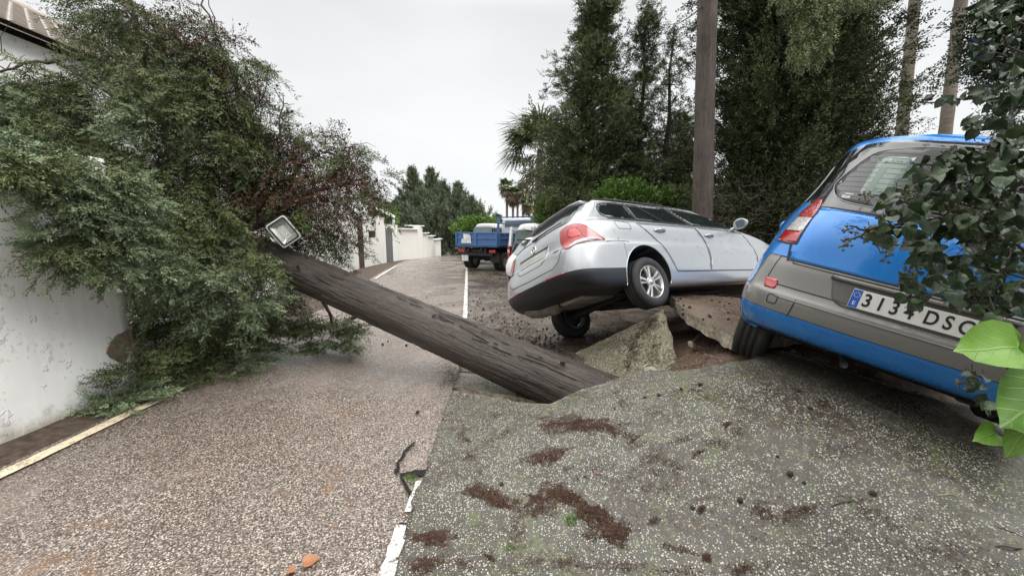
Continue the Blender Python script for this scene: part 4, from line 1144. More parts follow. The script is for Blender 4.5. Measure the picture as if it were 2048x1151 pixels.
g2 = empty('metal_gate', (-7.0, 22, 0)); tag(g2, 'grey sheet metal gate between the high wall and a stained pillar', 'gate')
seg(g2, 774, 21.6, 786, 23.0, 1.75, simple('grey_gate_metal', (.12, .13, .13), .5), .06, 'gate_leaf')
seg(g2, 773, 21.5, 774, 21.62, 1.9, simple('gate_post_metal', (.10, .10, .10), .5), .10, 'post')
g3 = empty('boundary_wall', (-7.0, 26, 0)); tag(g3, 'long low stained white wall stepping down beyond the grey gate', 'wall')
seg(g3, 786, 23.1, 797, 24.3, 2.0, name='pillar', th=.5)
seg(g3, 797.3, 24.35, 836, 29.6, 1.72)
seg(g3, 836.3, 29.65, 846, 31.3, 1.98, name='pillar', th=.4)
seg(g3, 846.3, 31.35, 856, 33.6, 1.42); seg(g3, 856.3, 33.7, 868, 37, 1.15); seg(g3, 868.3, 37.1, 882, 42, .78)
bm = bmesh.new()
for (px0, d0, px1, d1, z) in ((797.3, 24.35, 836, 29.6, 1.75), (815, 29.0, 846, 31.3, 2.01), (846.3, 31.35, 856, 33.6, 1.45), (856.3, 33.7, 868, 37, 1.18), (868.3, 37.1, 882, 42, .81)):
    a, b = pt(px0, d0) - g3.location.to_2d(), pt(px1, d1) - g3.location.to_2d(); c = (a + b) / 2
    add_box(bm, (c.x, c.y, z), ((b - a).length, .40, .07), Matrix.Rotation(math.atan2((b - a).y, (b - a).x), 3, 'Z'), bevel=.01)
bm_obj('coping', bm, M_plaster, g3)
# carport with a white sloping roof behind the gate
cp = empty('carport', (-8.2, 24, 0)); tag(cp, 'white carport roof on posts showing above the grey gate', 'carport')
bm = bmesh.new(); v = [at(752, 415, d=24), at(790, 432, d=25), at(770, 418, d=30), at(740, 408, d=29)]
q = [bm.verts.new(p - cp.location) for p in v] + [bm.verts.new(p - cp.location - Vector((0, 0, .12))) for p in v]
for idx in ((0, 1, 2, 3), (7, 6, 5, 4), (0, 4, 5, 1), (1, 5, 6, 2), (2, 6, 7, 3), (3, 7, 4, 0)): bm.faces.new([q[i] for i in idx])
bmesh.ops.recalc_face_normals(bm, faces=bm.faces); bm_obj('roof', bm, M_plaster, cp)
for px, d in ((787, 24.95), (757, 24.3)):
    bm = bmesh.new(); p = at(px, 440, d=d) - cp.location; add_box(bm, (p.x, p.y, .9), (.14, .14, 2.9 if px > 770 else 3.3), bevel=.01); bm_obj('post', bm, M_plaster, cp)
hw = empty('house', (-12, 26, 0)); tag(hw, 'white house end rising behind the brown gate and the hanging branch', 'house')
bm = bmesh.new(); add_box(bm, (0, 0, 1.4), (5, 4.5, 4.4), bevel=.02); bm_obj('wall', bm, M_plaster, hw)
bm = bmesh.new(); add_box(bm, (0, 0, 3.68), (5.4, 4.9, .16), bevel=.02); bm_obj('flat_roof', bm, M_plaster, hw)
# houses on the right, far
fh = empty('house', (3.4, 34, -1)); tag(fh, 'low house with a terracotta roof far behind the parked truck', 'house')
M_cream = plaster('cream_render', (.62, .55, .42), (.45, .40, .30), .3, base=False); M_terra = rooftiles('terracotta_tile', (.34, .16, .09))
bm = bmesh.new(); add_box(bm, (1.2, 1, 1.4), (8, 5, 3.0), bevel=.02); bm_obj('wall', bm, M_cream, fh)
bm = bmesh.new(); P = [(-3.8, -2.0, 2.6), (5.4, -2.0, 3.0), (5.4, 1.2, 4.1), (2.4, 1.2, 4.1), (-3.8, .4, 3.0)]
top = [bm.verts.new(p) for p in P]; lo = [bm.verts.new((p[0], p[1], p[2] - .15)) for p in P]; bm.faces.new(top); bm.faces.new(lo[::-1])
for i in range(5): bm.faces.new((top[i], lo[i], lo[(i + 1) % 5], top[(i + 1) % 5]))
bmesh.ops.recalc_face_normals(bm, faces=bm.faces); bm_obj('roof', bm, M_terra, fh)
ch = empty('house', (1.9, 27, 0)); tag(ch, 'cream rendered block behind the street lamp', 'house')
bm = bmesh.new(); add_box(bm, (.9, .6, 1.4), (2.6, 2.4, 3.6), bevel=.02); bm_obj('wall', bm, M_cream, ch)
bm = bmesh.new(); add_box(bm, (.9, .6, 3.26), (2.8, 2.6, .12), bevel=.02); bm_obj('coping', bm, M_cream, ch)
# street lamp
sl = empty('street_lamp', (0, 0, 0)); p = at(1069, 470, d=15.5); sl.location = (p.x, p.y, 0); tag(sl, 'black street lamp with a glass lantern behind the parked vans', 'street lamp')
M_iron = simple('black_iron', (.015, .015, .016), .45)
zt = at(1069, 379, d=15.5).z
bm = bmesh.new(); add_tube(bm, [(0, 0, 0), (0, 0, .9), (0, 0, 1.0), (0, 0, zt - .42)], [.09, .075, .05, .04], 12); add_lathe(bm, [(.001, zt - .40), (.09, zt - .40), (.05, zt - .46), (.035, zt - .5)], 'Z', 12); bm_obj('post', bm, M_iron, sl, smooth=False)
bm = bmesh.new(); add_lathe(bm, [(.08, zt - .40), (.15, zt - .13), (.15, zt - .12)], 'Z', 6); bm_obj('lantern_glass', bm, simple('lantern_glass', (.55, .58, .58), .15), sl)
bm = bmesh.new(); add_lathe(bm, [(.19, zt - .12), (.18, zt - .10), (.06, zt - .02), (.03, zt + .05), (.001, zt + .06)], 'Z', 6)
for k in range(6):
    a = math.pi * k / 3; add_tube(bm, [(.08 * math.cos(a), .08 * math.sin(a), zt - .40), (.152 * math.cos(a), .152 * math.sin(a), zt - .12)], .008, 4)
bm_obj('lantern_cap', bm, M_iron, sl)
# ------------------------------------------------------------------ foliage machinery
def leaf_mat(name, dark, light, rough=.5, yellow=None, sub=.0):
    """colour varies leaf by leaf through the 'tint' attribute"""
    g = NG(name); a = g.n.new('ShaderNodeAttribute'); a.attribute_name = 'tint'
    sp_ = g.n.new('ShaderNodeSeparateColor'); g.l.new(a.outputs['Color'], sp_.inputs[0])
    c = g.mix(sp_.outputs[0], dark, light)
    c = g.mix(g.math('MULTIPLY', sp_.outputs[1], 1.0), c, yellow or tuple(v * 1.4 for v in light))
    n = g.noise(2.0, 4); c = g.mix(g.ramp(n, [(.35, .0), (.7, .35)]), c, dark)
    g.set('Base Color', c).set('Roughness', rough).set('Specular IOR Level', .18)
    if sub: g.set('Transmission Weight', 0.0)
    return g.m
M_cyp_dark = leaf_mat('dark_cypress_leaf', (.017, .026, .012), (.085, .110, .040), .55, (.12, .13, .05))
M_cyp_mid = leaf_mat('cypress_leaf', (.034, .047, .020), (.165, .200, .085), .5, (.15, .15, .07))
M_cyp_blue = leaf_mat('blue_green_cypress_leaf', (.048, .074, .034), (.31, .385, .235), .45, (.22, .27, .12))
M_cyp_brown = leaf_mat('dead_brown_leaf', (.050, .030, .021), (.155, .088, .060), .7, (.20, .12, .07))
M_shrub = leaf_mat('bright_shrub_leaf', (.050, .100, .022), (.16, .27, .06), .45, (.26, .33, .10))
M_palm = leaf_mat('palm_leaf', (.070, .105, .035), (.19, .23, .10), .45, (.34, .26, .12))
M_palm_dead = leaf_mat('dead_palm_leaf', (.09, .062, .040), (.20, .15, .10), .7, (.26, .20, .13))
M_far = leaf_mat('far_cypress_leaf', (.060, .080, .052), (.17, .205, .125), .6, (.13, .15, .07))
def bark_mat(name, a, b, sc=(14, 14, 1.6), rough=.55, bump=.9):
    g = NG(name); v = g.mapping(sc); n = g.noise(1.0, 8, .72, vec=v, dist=.5); n2 = g.noise(2.5, 6, .7, vec=g.mapping((sc[0] * 2, sc[1] * 2, sc[2] * 2.2)))
    c = g.mix(g.ramp(n, [(.33, 0), (.66, 1)]), a, b); c = g.mix(g.ramp(n2, [(.50, 0), (.62, .7)]), c, tuple(v_ * .45 for v_ in a))
    c = g.mix(g.ramp(g.noise(1.4, 4), [(.45, 0), (.75, .45)]), c, tuple(v_ * 1.25 for v_ in b))
    g.set('Base Color', c).set('Roughness', g.ramp(g.noise(3, 4), [(.35, rough - .2), (.7, rough + .15)])); g.bump(n, bump, .03); g.bump(n2, bump * .6, .012); return g.m
M_bark = bark_mat('wet_cypress_bark', (.020, .015, .012), (.090, .072, .060), sc=(26, 26, 1.8), rough=.42, bump=1.0)
M_bark2 = bark_mat('grey_brown_bark', (.030, .022, .017), (.098, .074, .058), rough=.75)
M_twig = simple('twig', (.060, .043, .033), .8, var=.4)
M_palmtrunk = bark_mat('palm_trunk', (.13, .105, .082), (.27, .23, .185), sc=(3, 3, 22), rough=.85)

rng = np.random.default_rng(7)
def unit(v): return v / np.maximum(np.linalg.norm(v, axis=-1, keepdims=True), 1e-9)
def sprays(P, D, Ls, K=9, w=.010, spread=.8, llen=.42, tint=None, rs=None):
    """feathery shoots: verts and quads. P base points, D directions, Ls lengths"""
    rs = rs or rng; n = len(P); D = unit(D)
    r = unit(rs.normal(size=(n, 3))); S = unit(np.cross(D, r)); Nn = np.cross(D, S)
    j = np.arange(K); t = (j + .6) / K; sg = np.where(j % 2 == 0, 1., -1.); sg[-1] = 0
    bend = rs.normal(scale=.12, size=(n, 1, 3))
    base = P[:, None] + D[:, None] * (t[None, :, None] * Ls[:, None, None]) + bend * (t ** 2)[None, :, None] * Ls[:, None, None]
    ld = unit(D[:, None] * (1 - .25 * np.abs(sg))[None, :, None] + S[:, None] * (sg * spread)[None, :, None] + rs.normal(scale=.28, size=(n, K, 3)))
    ll = (Ls[:, None] * llen * (1 - .55 * t)[None] * rs.uniform(.7, 1.25, (n, K)))[..., None]
    wd = unit(np.cross(ld, Nn[:, None] + rs.normal(scale=.5, size=(n, K, 3)))) * (w * rs.uniform(.7, 1.3, (n, K)))[..., None]
    v = np.stack([base, base + ld * ll * .5 + wd, base + ld * ll, base + ld * ll * .5 - wd], 2)     # n,K,4,3
    tn = np.zeros((n, K, 4, 4)); tn[..., 3] = 1
    t0 = rs.uniform(0, 1, (n, 1)) * .55 + rs.uniform(0, .25, (n, K)) + t[None] * .30 if tint is None else tint[:, None] + rs.uniform(-.12, .12, (n, K)) + t[None] * .25
    tn[..., 0] = np.clip(t0, 0, 1)[..., None]; tn[..., 1] = (rs.uniform(0, 1, (n, K)) > .93)[..., None] * .7
    return v.reshape(-1, 3), tn.reshape(-1, 4)
def quads_obj(name, chunks, m, parent=None, off=(0, 0, 0)):
    V = np.concatenate([c[0] for c in chunks]) - np.array(off); T = np.concatenate([c[1] for c in chunks]); n = len(V) // 4
    me = bpy.data.meshes.new(name); me.vertices.add(len(V)); me.vertices.foreach_set('co', V.astype(np.float32).ravel())
    me.loops.add(len(V)); me.loops.foreach_set('vertex_index', np.arange(len(V), dtype=np.int32))
    me.polygons.add(n); me.polygons.foreach_set('loop_start', np.arange(0, len(V), 4, dtype=np.int32)); me.polygons.foreach_set('loop_total', np.full(n, 4, dtype=np.int32))
    a = me.color_attributes.new('tint', 'FLOAT_COLOR', 'POINT'); a.data.foreach_set('color', T.astype(np.float32).ravel())
    me.materials.append(m); me.update(calc_edges=True); me.validate()
    o = bpy.data.objects.new(name, me); COL.objects.link(o)
    if parent: o.parent = parent
    return o
def cloud(c, r, n, rs=None, shell=.35, flat=None):
    """points in an ellipsoid, denser towards its surface, lumpy"""
    rs = rs or rng; d = unit(rs.normal(size=(n, 3))); k = rs.uniform(shell, 1, (n, 1)) ** .6
    return np.array(c) + d * k * np.array(r), d
# ------------------------------------------------------------------ the fallen tree
def npv(v): return np.array([v.x, v.y, v.z])
ft = empty('fallen_tree', (.75, 3.62, 0)); tag(ft, 'uprooted conifer lying across the road from the broken slab on to the white wall', 'tree')
LO = ft.location
T0, T1 = at(1180, 793, d=3.66), at(520, 508, d=4.75)
ax = (T1 - T0).normalized(); Tb = T0 - ax * .55; Tt = T1 + ax * .55; Ltr = (Tt - Tb).length
bm = bmesh.new(); n = 90; seg = 72; rings = []
for i in range(n + 1):
    t = i / n; z = Ltr * t; r = .262 - .075 * min(1, t * 1.0) + .05 * math.exp(-t * 9)
    ring = []
    for k in range(seg):
        a = 2 * math.pi * k / seg
        q = noise.noise(Vector((math.cos(a) * 3.2, math.sin(a) * 3.2, z * .9))) * .5 + noise.noise(Vector((math.cos(a) * 9, math.sin(a) * 9, z * 1.6))) * .35 + noise.noise(Vector((math.cos(a) * 20, math.sin(a) * 20, z * 2.5))) * .18
        rr = r * (1 + .11 * q + .04 * noise.noise(Vector((math.cos(a) * .8, math.sin(a) * .8, z * .7))))
        ring.append(bm.verts.new((rr * math.cos(a), rr * math.sin(a), z)))
    rings.append(ring)
for A, B in zip(rings, rings[1:]):
    for k in range(seg): f = bm.faces.new((A[k], A[(k + 1) % seg], B[(k + 1) % seg], B[k])); f.smooth = True
bm.faces.new(rings[0][::-1]); bm.faces.new(rings[-1])
rb = random.Random(8)
for k in range(300):      # peeling strips and ridges of bark
    a = rb.uniform(0, 6.283); z0 = rb.uniform(.2, Ltr - .6); L_ = rb.uniform(.06, .45) * rb.uniform(.4, 1); w_ = rb.uniform(.002, .006); P = []; tw_ = rb.uniform(-.12, .12)
    for i in range(7):
        t = i / 6; z = z0 + L_ * t; r = .262 - .075 * z / Ltr + .05 * math.exp(-z / Ltr * 9); aa = a + tw_ * t * L_ * 4
        h = rb.uniform(-.004, .002) + (.005 if i in (0, 6) and rb.random() < .3 else 0) + .003 * math.sin(t * math.pi)
        rr = r * 1.0 + h; P.append([bm.verts.new((q_ * math.cos(aa + s_), q_ * math.sin(aa + s_), z)) for q_, s_ in ((rr - .012, -w_ / r * 1.4), (rr + .003, -w_ / r * .5), (rr + .003, w_ / r * .5), (rr - .012, w_ / r * 1.4))])
    for A, B in zip(P, P[1:]):
        for i in range(3): f = bm.faces.new((A[i], A[i + 1], B[i + 1], B[i])); f.smooth = True
for z, a in ((.9, 1.2), (1.6, 2.6), (2.3, 1.0), (2.9, 3.2), (3.5, 2.2), (4.0, .6), (1.2, 4.6), (3.2, 5.4)):      # knots and snapped stubs
    r = .262 - .075 * z / Ltr; c_ = Vector((math.cos(a), math.sin(a), .35)).normalized(); p_ = Vector((r * .92 * math.cos(a), r * .92 * math.sin(a), z))
    add_tube(bm, [p_, p_ + c_ * .03, p_ + c_ * rb.uniform(.045, .08)], [.045, .028, .016], 8)
trunk = bm_obj('trunk', bm, M_bark, ft); trunk.location = Tb - LO; trunk.rotation_mode = 'QUATERNION'; trunk.rotation_quaternion = ax.to_track_quat('Z', 'Y')
random.seed(5)
# roots hidden in the hole
bm = bmesh.new()
for k in range(7):
    a = k * .9; limb(bm, Tb + ax * .15 - LO, Tb - LO + Vector((math.cos(a) * .35 + .15, .35 * math.sin(a) + .1, -.25)), .09, .02, 0, 5, .08)
bm_obj('roots', bm, M_soil, ft, smooth=True)
# limbs: (start px,py,d) -> (end px,py,d)
bm = bmesh.new()
LB = [((500, 455, 4.8), (620, 385, 4.7), .055, .03), ((620, 385, 4.7), (735, 358, 4.6), .03, .010), ((500, 455, 4.8), (560, 300, 4.7), .04, .016), ((560, 300, 4.7), (568, 185, 4.7), .014, .004),
      ((470, 480, 5.0), (500, 250, 4.9), .07, .03), ((500, 250, 4.9), (430, 60, 4.8), .03, .010), ((460, 480, 5.0), (330, 250, 4.9), .08, .04), ((330, 250, 4.9), (240, -40, 4.6), .04, .014),
      ((240, 20, 4.5), (330, 120, 4.3), .014, .006), ((330, 250, 4.9), (120, 120, 4.6), .035, .010), ((120, 120, 4.6), (-40, 150, 4.4), .02, .008), ((440, 490, 5.0), (240, 420, 4.5), .06, .02), ((240, 420, 4.5), (100, 480, 4.0), .02, .008),
      ((450, 500, 5.0), (420, 620, 4.6), .05, .012), ((600, 540, 5.0), (700, 680, 5.3), .04, .010), ((500, 520, 5.0), (300, 700, 4.7), .05, .012), ((300, 700, 4.7), (210, 800, 3.9), .02, .008), ((470, 470, 5.2), (640, 300, 5.2), .05, .02), ((640, 300, 5.2), (700, 320, 5.1), .02, .008),
      ((430, 60, 4.8), (380, -60, 4.7), .012, .005), ((500, 250, 4.9), (520, 180, 4.6), .014, .004), ((430, 480, 5.2), (380, 560, 5.4), .10, .06), ((380, 560, 5.4), (180, 620, 6.0), .06, .03)]
LBP = []
for (a, b, r0, r1) in LB: LBP.append(limb(bm, at(a[0], a[1], d=a[2]) - LO, at(b[0], b[1], d=b[2]) - LO, r0, r1, 0, 7, .045))
for k in range(170):      # bare twigs in the broken crown
    P = random.choice(LBP[:21]); s = random.choice(P[2:]); q = Vector((random.uniform(-.5, .6), random.uniform(-.4, .3), random.uniform(-.1, .6))) * random.uniform(.4, 1)
    limb(bm, s, s + q, .007, .002, 0, 4, .1, 4)
bm_obj('limbs', bm, M_bark2, ft, smooth=True)
# foliage clumps: px, py, depth, rx, ry (photo px), kind, droop
CL = [  # upper green mass
 (210, 20, 4.9, 60, 50, 'g'), (290, 40, 4.8, 70, 70, 'g'), (180, 50, 5.0, 40, 25, 'g'), (350, 90, 4.7, 60, 70, 'g'), (400, 110, 4.7, 50, 60, 'n'), (260, 130, 4.7, 80, 60, 'g'), (330, 190, 4.5, 80, 80, 'g'), (400, 210, 4.5, 70, 90, 'g'), (300, 250, 4.4, 80, 70, 'b'), (440, 280, 4.6, 60, 80, 'g'), (470, 200, 4.7, 50, 60, 'g'),
 (190, 172, 4.8, 80, 56, 'g'), (100, 172, 4.6, 80, 46, 'g'), (10, 172, 4.5, 80, 50, 'g'), (40, 230, 4.4, 80, 60, 'b'), (130, 240, 4.5, 80, 60, 'g'), (20, 310, 4.2, 60, 55, 'b'), (100, 310, 4.3, 70, 50, 'b'), (200, 300, 4.4, 80, 60, 'g'), (-60, 200, 4.5, 70, 120, 'g'),
 # middle bright masses
 (20, 290, 2.95, 60, 26, 'b'), (100, 300, 3.1, 60, 26, 'g'), (-40, 280, 2.9, 50, 30, 'g'), (560, 470, 5.0, 60, 50, 'n'), (600, 480, 5.1, 50, 50, 'd'), (540, 340, 5.2, 70, 70, 'd'), (620, 370, 5.1, 60, 50, 'd'), (700, 360, 4.9, 40, 40, 'n'), (650, 340, 4.9, 50, 40, 'n'), (570, 300, 4.9, 40, 40, 'n'), (520, 400, 4.9, 50, 60, 'n'), (450, 380, 4.9, 50, 60, 'n'), (560, 440, 4.9, 40, 30, 'n'), (690, 440, 4.8, 30, 50, 'd'), (750, 365, 4.6, 18, 20, 'n'), (500, 130, 4.8, 20, 30, 'g'), (520, 200, 4.8, 22, 34, 'n'),
 (300, 600, 4.9, 70, 50, 'd'), (380, 620, 4.8, 70, 50, 'd'), (450, 640, 4.9, 60, 40, 'd'), (310, 660, 4.7, 60, 40, 'd'), (400, 680, 4.7, 60, 30, 'd'), (520, 650, 5.0, 60, 34, 'd'), (350, 560, 5.2, 100, 70, 'd'), (450, 600, 5.4, 100, 80, 'd'), (300, 560, 5.6, 120, 100, 'd'), (580, 620, 5.2, 70, 40, 'd'), (600, 690, 4.85, 60, 16, 'g'), (680, 660, 5.0, 46, 22, 'g'), (500, 720, 4.5, 50, 16, 'b'),
 (-5, 325, 3.0, 50, 24, 'b'), (50, 320, 3.0, 50, 24, 'g'), (-10, 320, 3.0, 50, 34, 'g'), (130, 350, 3.2, 50, 26, 'b'), (200, 335, 3.4, 60, 34, 'g'), (480, 120, 4.8, 34, 40, 'g'), (500, 290, 4.6, 40, 60, 'g'), (560, 520, 4.9, 50, 30, 'd'), (440, 330, 4.7, 60, 50, 'g'), (380, 380, 4.5, 70, 50, 'g'),
 (190, 370, 4.0, 80, 40, 'b'), (250, 390, 4.0, 80, 45, 'b'), (140, 405, 3.9, 56, 45, 'b'), (220, 460, 3.95, 100, 60, 'b'), (300, 430, 4.0, 80, 60, 'g'), (140, 485, 3.9, 50, 42, 'g'), (95, 485, 3.95, 30, 18, 'b'), (200, 525, 3.95, 70, 28, 'b'), (290, 520, 4.0, 80, 60, 'b'), (360, 480, 4.05, 70, 60, 'g'), (380, 560, 4.1, 90, 60, 'b'), (450, 560, 4.1, 70, 60, 'b'), (470, 620, 4.15, 60, 45, 'b'), (510, 520, 4.15, 45, 40, 'g'), (530, 600, 4.2, 40, 40, 'b'), (500, 500, 4.2, 45, 25, 'g'), (430, 640, 4.3, 60, 35, 'g'), (420, 430, 4.3, 70, 50, 'g'), (300, 330, 4.4, 90, 50, 'g'),
 (330, 600, 4.5, 60, 40, 'g'),
 # brown broken middle
 (400, 330, 5.0, 90, 80, 'n'), (480, 370, 5.0, 80, 80, 'n'), (540, 400, 5.0, 60, 60, 'n'), (510, 320, 5.0, 50, 70, 'n'), (590, 330, 4.9, 60, 60, 'n'), (640, 300, 4.9, 60, 45, 'n'), (690, 330, 4.8, 45, 50, 'n'), (600, 400, 4.9, 60, 50, 'n'), (660, 400, 4.8, 50, 50, 'n'), (740, 370, 4.6, 28, 36, 'n'), (735, 400, 4.6, 22, 32, 'n'), (700, 390, 4.7, 35, 40, 'n'), (470, 430, 5.1, 60, 50, 'n'), (640, 450, 5.0, 50, 50, 'd'), (680, 480, 4.9, 35, 42, 'd'), (650, 500, 5.0, 40, 30, 'd'), (490, 240, 4.9, 40, 50, 'n'), (540, 260, 4.9, 30, 40, 'n'), (380, 40, 4.7, 50, 40, 'n'), (420, 150, 4.8, 50, 60, 'n'), (500, 170, 4.8, 25, 35, 'n'),
 (600, 260, 4.9, 35, 20, 'g'), (590, 420, 4.7, 30, 22, 'y'), (620, 440, 4.8, 40, 30, 'g'), (690, 295, 4.9, 30, 20, 'n'), (440, 70, 4.7, 25, 30, 'n'), (515, 220, 4.8, 14, 24, 'g'),
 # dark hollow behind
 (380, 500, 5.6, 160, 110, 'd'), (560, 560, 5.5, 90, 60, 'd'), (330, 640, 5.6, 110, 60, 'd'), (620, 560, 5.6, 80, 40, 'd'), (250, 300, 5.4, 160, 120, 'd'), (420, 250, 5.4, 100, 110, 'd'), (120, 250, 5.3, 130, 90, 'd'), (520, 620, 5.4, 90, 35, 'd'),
 # lower mass on the ground
 (560, 660, 4.9, 90, 30, 'g'), (640, 660, 5.0, 60, 24, 'g'), (690, 690, 4.9, 30, 20, 'b'), (470, 690, 4.6, 80, 30, 'g'), (660, 700, 4.85, 35, 14, 'g'), (400, 720, 4.4, 80, 28, 'g'), (320, 760, 4.1, 80, 28, 'g'), (260, 790, 3.9, 60, 26, 'b'), (230, 815, 3.7, 36, 16, 'b'), (300, 800, 3.85, 50, 16, 'b'), (370, 780, 4.0, 60, 18, 'g'), (450, 750, 4.25, 50, 14, 'g'), (280, 730, 4.15, 40, 30, 'g'), (720, 640, 5.4, 24, 10, 'g'), (340, 700, 4.6, 70, 24, 'd'), (250, 750, 4.05, 30, 26, 'd')]
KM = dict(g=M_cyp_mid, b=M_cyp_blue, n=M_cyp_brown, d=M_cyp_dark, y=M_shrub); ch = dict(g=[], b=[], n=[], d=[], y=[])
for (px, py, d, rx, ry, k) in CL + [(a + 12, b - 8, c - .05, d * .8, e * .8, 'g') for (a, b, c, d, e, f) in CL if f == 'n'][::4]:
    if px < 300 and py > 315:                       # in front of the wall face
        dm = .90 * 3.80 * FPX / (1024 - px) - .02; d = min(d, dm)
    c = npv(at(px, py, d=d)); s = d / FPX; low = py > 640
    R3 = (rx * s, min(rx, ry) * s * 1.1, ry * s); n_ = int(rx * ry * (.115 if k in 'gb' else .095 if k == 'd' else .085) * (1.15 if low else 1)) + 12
    P, dd = cloud(c, R3, n_, shell=.2)
    if low: P[:, 2] = np.maximum(P[:, 2], .03 + rng.uniform(0, .08, len(P)))
    # plumes: curved drooping shoots that carry short side sprays
    m_ = max(4, n_ // 9); P0 = P[:m_] * .55 + np.array(c) * .45; dd = dd[:m_]
    low2 = -.06 if low else (-.55 if k == 'b' else -.9)
    D0 = dd * np.array([1.1, .9, .6]) + np.array([.10, -.25, low2 * .5]) + rng.normal(scale=.3, size=P0.shape)
    if low: D0[:, 2] = np.abs(D0[:, 2]) * .15
    D0 = unit(D0); PL = rng.uniform(.20, .42, m_) * (1.15 if k in 'gn' else 1.0) * min(1, (d / 4.3) ** 1.6); J = 15 if k in 'gb' else 11
    tj = (np.arange(J) + .5) / J; S0 = unit(np.cross(D0, np.array([0, .25, 1.0]) + rng.normal(scale=.3, size=D0.shape))); sg = np.where(np.arange(J) % 2 == 0, 1, -1)
    Q = P0[:, None] + D0[:, None] * (tj[None, :, None] * PL[:, None, None]) + np.array([0, 0, low2 * .45]) * (tj ** 2)[None, :, None] * PL[:, None, None]
    if low: Q[..., 2] = np.maximum(Q[..., 2], .03)
    Dj = D0[:, None] * .8 + S0[:, None] * (sg * .75)[None, :, None] + np.array([0, 0, low2 * .35]) + rng.normal(scale=.22, size=Q.shape)
    Lj = (.135 * (1.15 - .6 * tj))[None] * rng.uniform(.7, 1.25, (m_, J)) * (1.1 if d > 4.6 else .95)
    tint = np.clip(.18 + .38 * tj[None] + .22 * dd[:, 2:3] + rng.normal(scale=.16, size=(m_, J)) + rng.normal(scale=.12, size=(m_, 1)), 0, 1)
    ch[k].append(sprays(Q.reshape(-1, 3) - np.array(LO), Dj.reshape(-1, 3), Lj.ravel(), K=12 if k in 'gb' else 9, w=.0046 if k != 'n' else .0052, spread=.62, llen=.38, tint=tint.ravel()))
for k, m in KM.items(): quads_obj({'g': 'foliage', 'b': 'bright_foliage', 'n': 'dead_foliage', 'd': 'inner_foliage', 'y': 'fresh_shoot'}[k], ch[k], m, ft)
# round cones hanging in the crown
bm = bmesh.new()
for k in range(260):
    c = random.choice([q for q in CL if q[5] in 'ng' and q[1] < 460]); p = at(c[0] + random.gauss(0, c[3] * .7), c[1] + random.gauss(0, c[4] * .7), d=c[2] - random.uniform(0, .3)) - LO
    bmesh.ops.create_icosphere(bm, subdivisions=1, radius=random.uniform(.012, .018), matrix=Matrix.Translation(p))
cn = bm_obj('cones', bm, simple('cone_brown', (.035, .026, .02), .8), ft); cn['kind'] = 'stuff'

# ------------------------------------------------------------------ floodlight on the trunk
fl = empty('floodlight'); c = at(567, 463, d=4.42)
v1 = at(561, 430, d=4.42) - at(594, 470, d=4.42); u_ = v1.normalized(); n_ = Vector((.30, -.93, .05)).normalized(); u_ = (u_ - n_ * u_.dot(n_)).normalized(); w_ = n_.cross(u_)
Mx = Matrix((u_, w_, n_)).transposed().to_4x4(); Mx.translation = c; fl.matrix_world = Mx
tag(fl, 'grey square floodlight with a clear front resting on the fallen trunk', 'floodlight')
M_flh = simple('floodlight_grey', (.50, .51, .50), .35, .2); 
def rrect(w, h, r, z, n=5): return [Vector((p.x, p.y, z)) for p in roundpoly([(-w, -h), (w, -h), (w, h), (-w, h)], r, n)]
bm = bmesh.new(); LR = [rrect(.135, .105, .03, 0), rrect(.150, .120, .035, -.004), rrect(.150, .120, .035, -.022), rrect(.130, .100, .03, -.035), rrect(.09, .07, .02, -.085)]
RR = [[bm.verts.new(p) for p in r] for r in LR]
for A, B in zip(RR, RR[1:]):
    for i in range(len(A)): bm.faces.new((A[i], A[(i + 1) % len(A)], B[(i + 1) % len(A)], B[i]))
bm.faces.new(RR[-1]); bmesh.ops.recalc_face_normals(bm, faces=bm.faces); bm_obj('housing', bm, M_flh, fl)
bm = bmesh.new(); A = [bm.verts.new(p) for p in rrect(.136, .106, .03, .002)]; B = [bm.verts.new(p) for p in rrect(.118, .088, .02, .001)]; C = [bm.verts.new(p) for p in rrect(.118, .088, .02, -.010)]
for X, Y in ((A, B), (B, C)):
    for i in range(len(X)): bm.faces.new((X[i], X[(i + 1) % len(X)], Y[(i + 1) % len(X)], Y[i]))
bm_obj('gasket', bm, M_black, fl)
bm = bmesh.new(); a = [bm.verts.new(p) for p in rrect(.118, .088, .02, -.009)]; b = [bm.verts.new(p) for p in rrect(.072, .040, .01, -.055)]
for i in range(len(a)): bm.faces.new((a[i], a[(i + 1) % len(a)], b[(i + 1) % len(a)], b[i]))
bm.faces.new(b); bm_obj('reflector', bm, simple('reflector_silver', (.50, .52, .48), .22, .6), fl)
for k in (-1, 0, 1):
    bm = bmesh.new(); add_box(bm, (k * .032, 0, -.052), (.014, .014, .004), bevel=.002); bm_obj('diode', bm, simple('diode_yellow', (.85, .75, .35), .4), fl)
bm = bmesh.new(); add_box(bm, (.0, .15, -.07), (.05, .012, .14), bevel=.003); add_box(bm, (.0, .10, -.135), (.05, .11, .012), bevel=.003); add_box(bm, (-.02, .128, -.045), (.03, .04, .03), bevel=.004)
bm_obj('bracket', bm, simple('bracket_white', (.62, .63, .62), .4), fl)

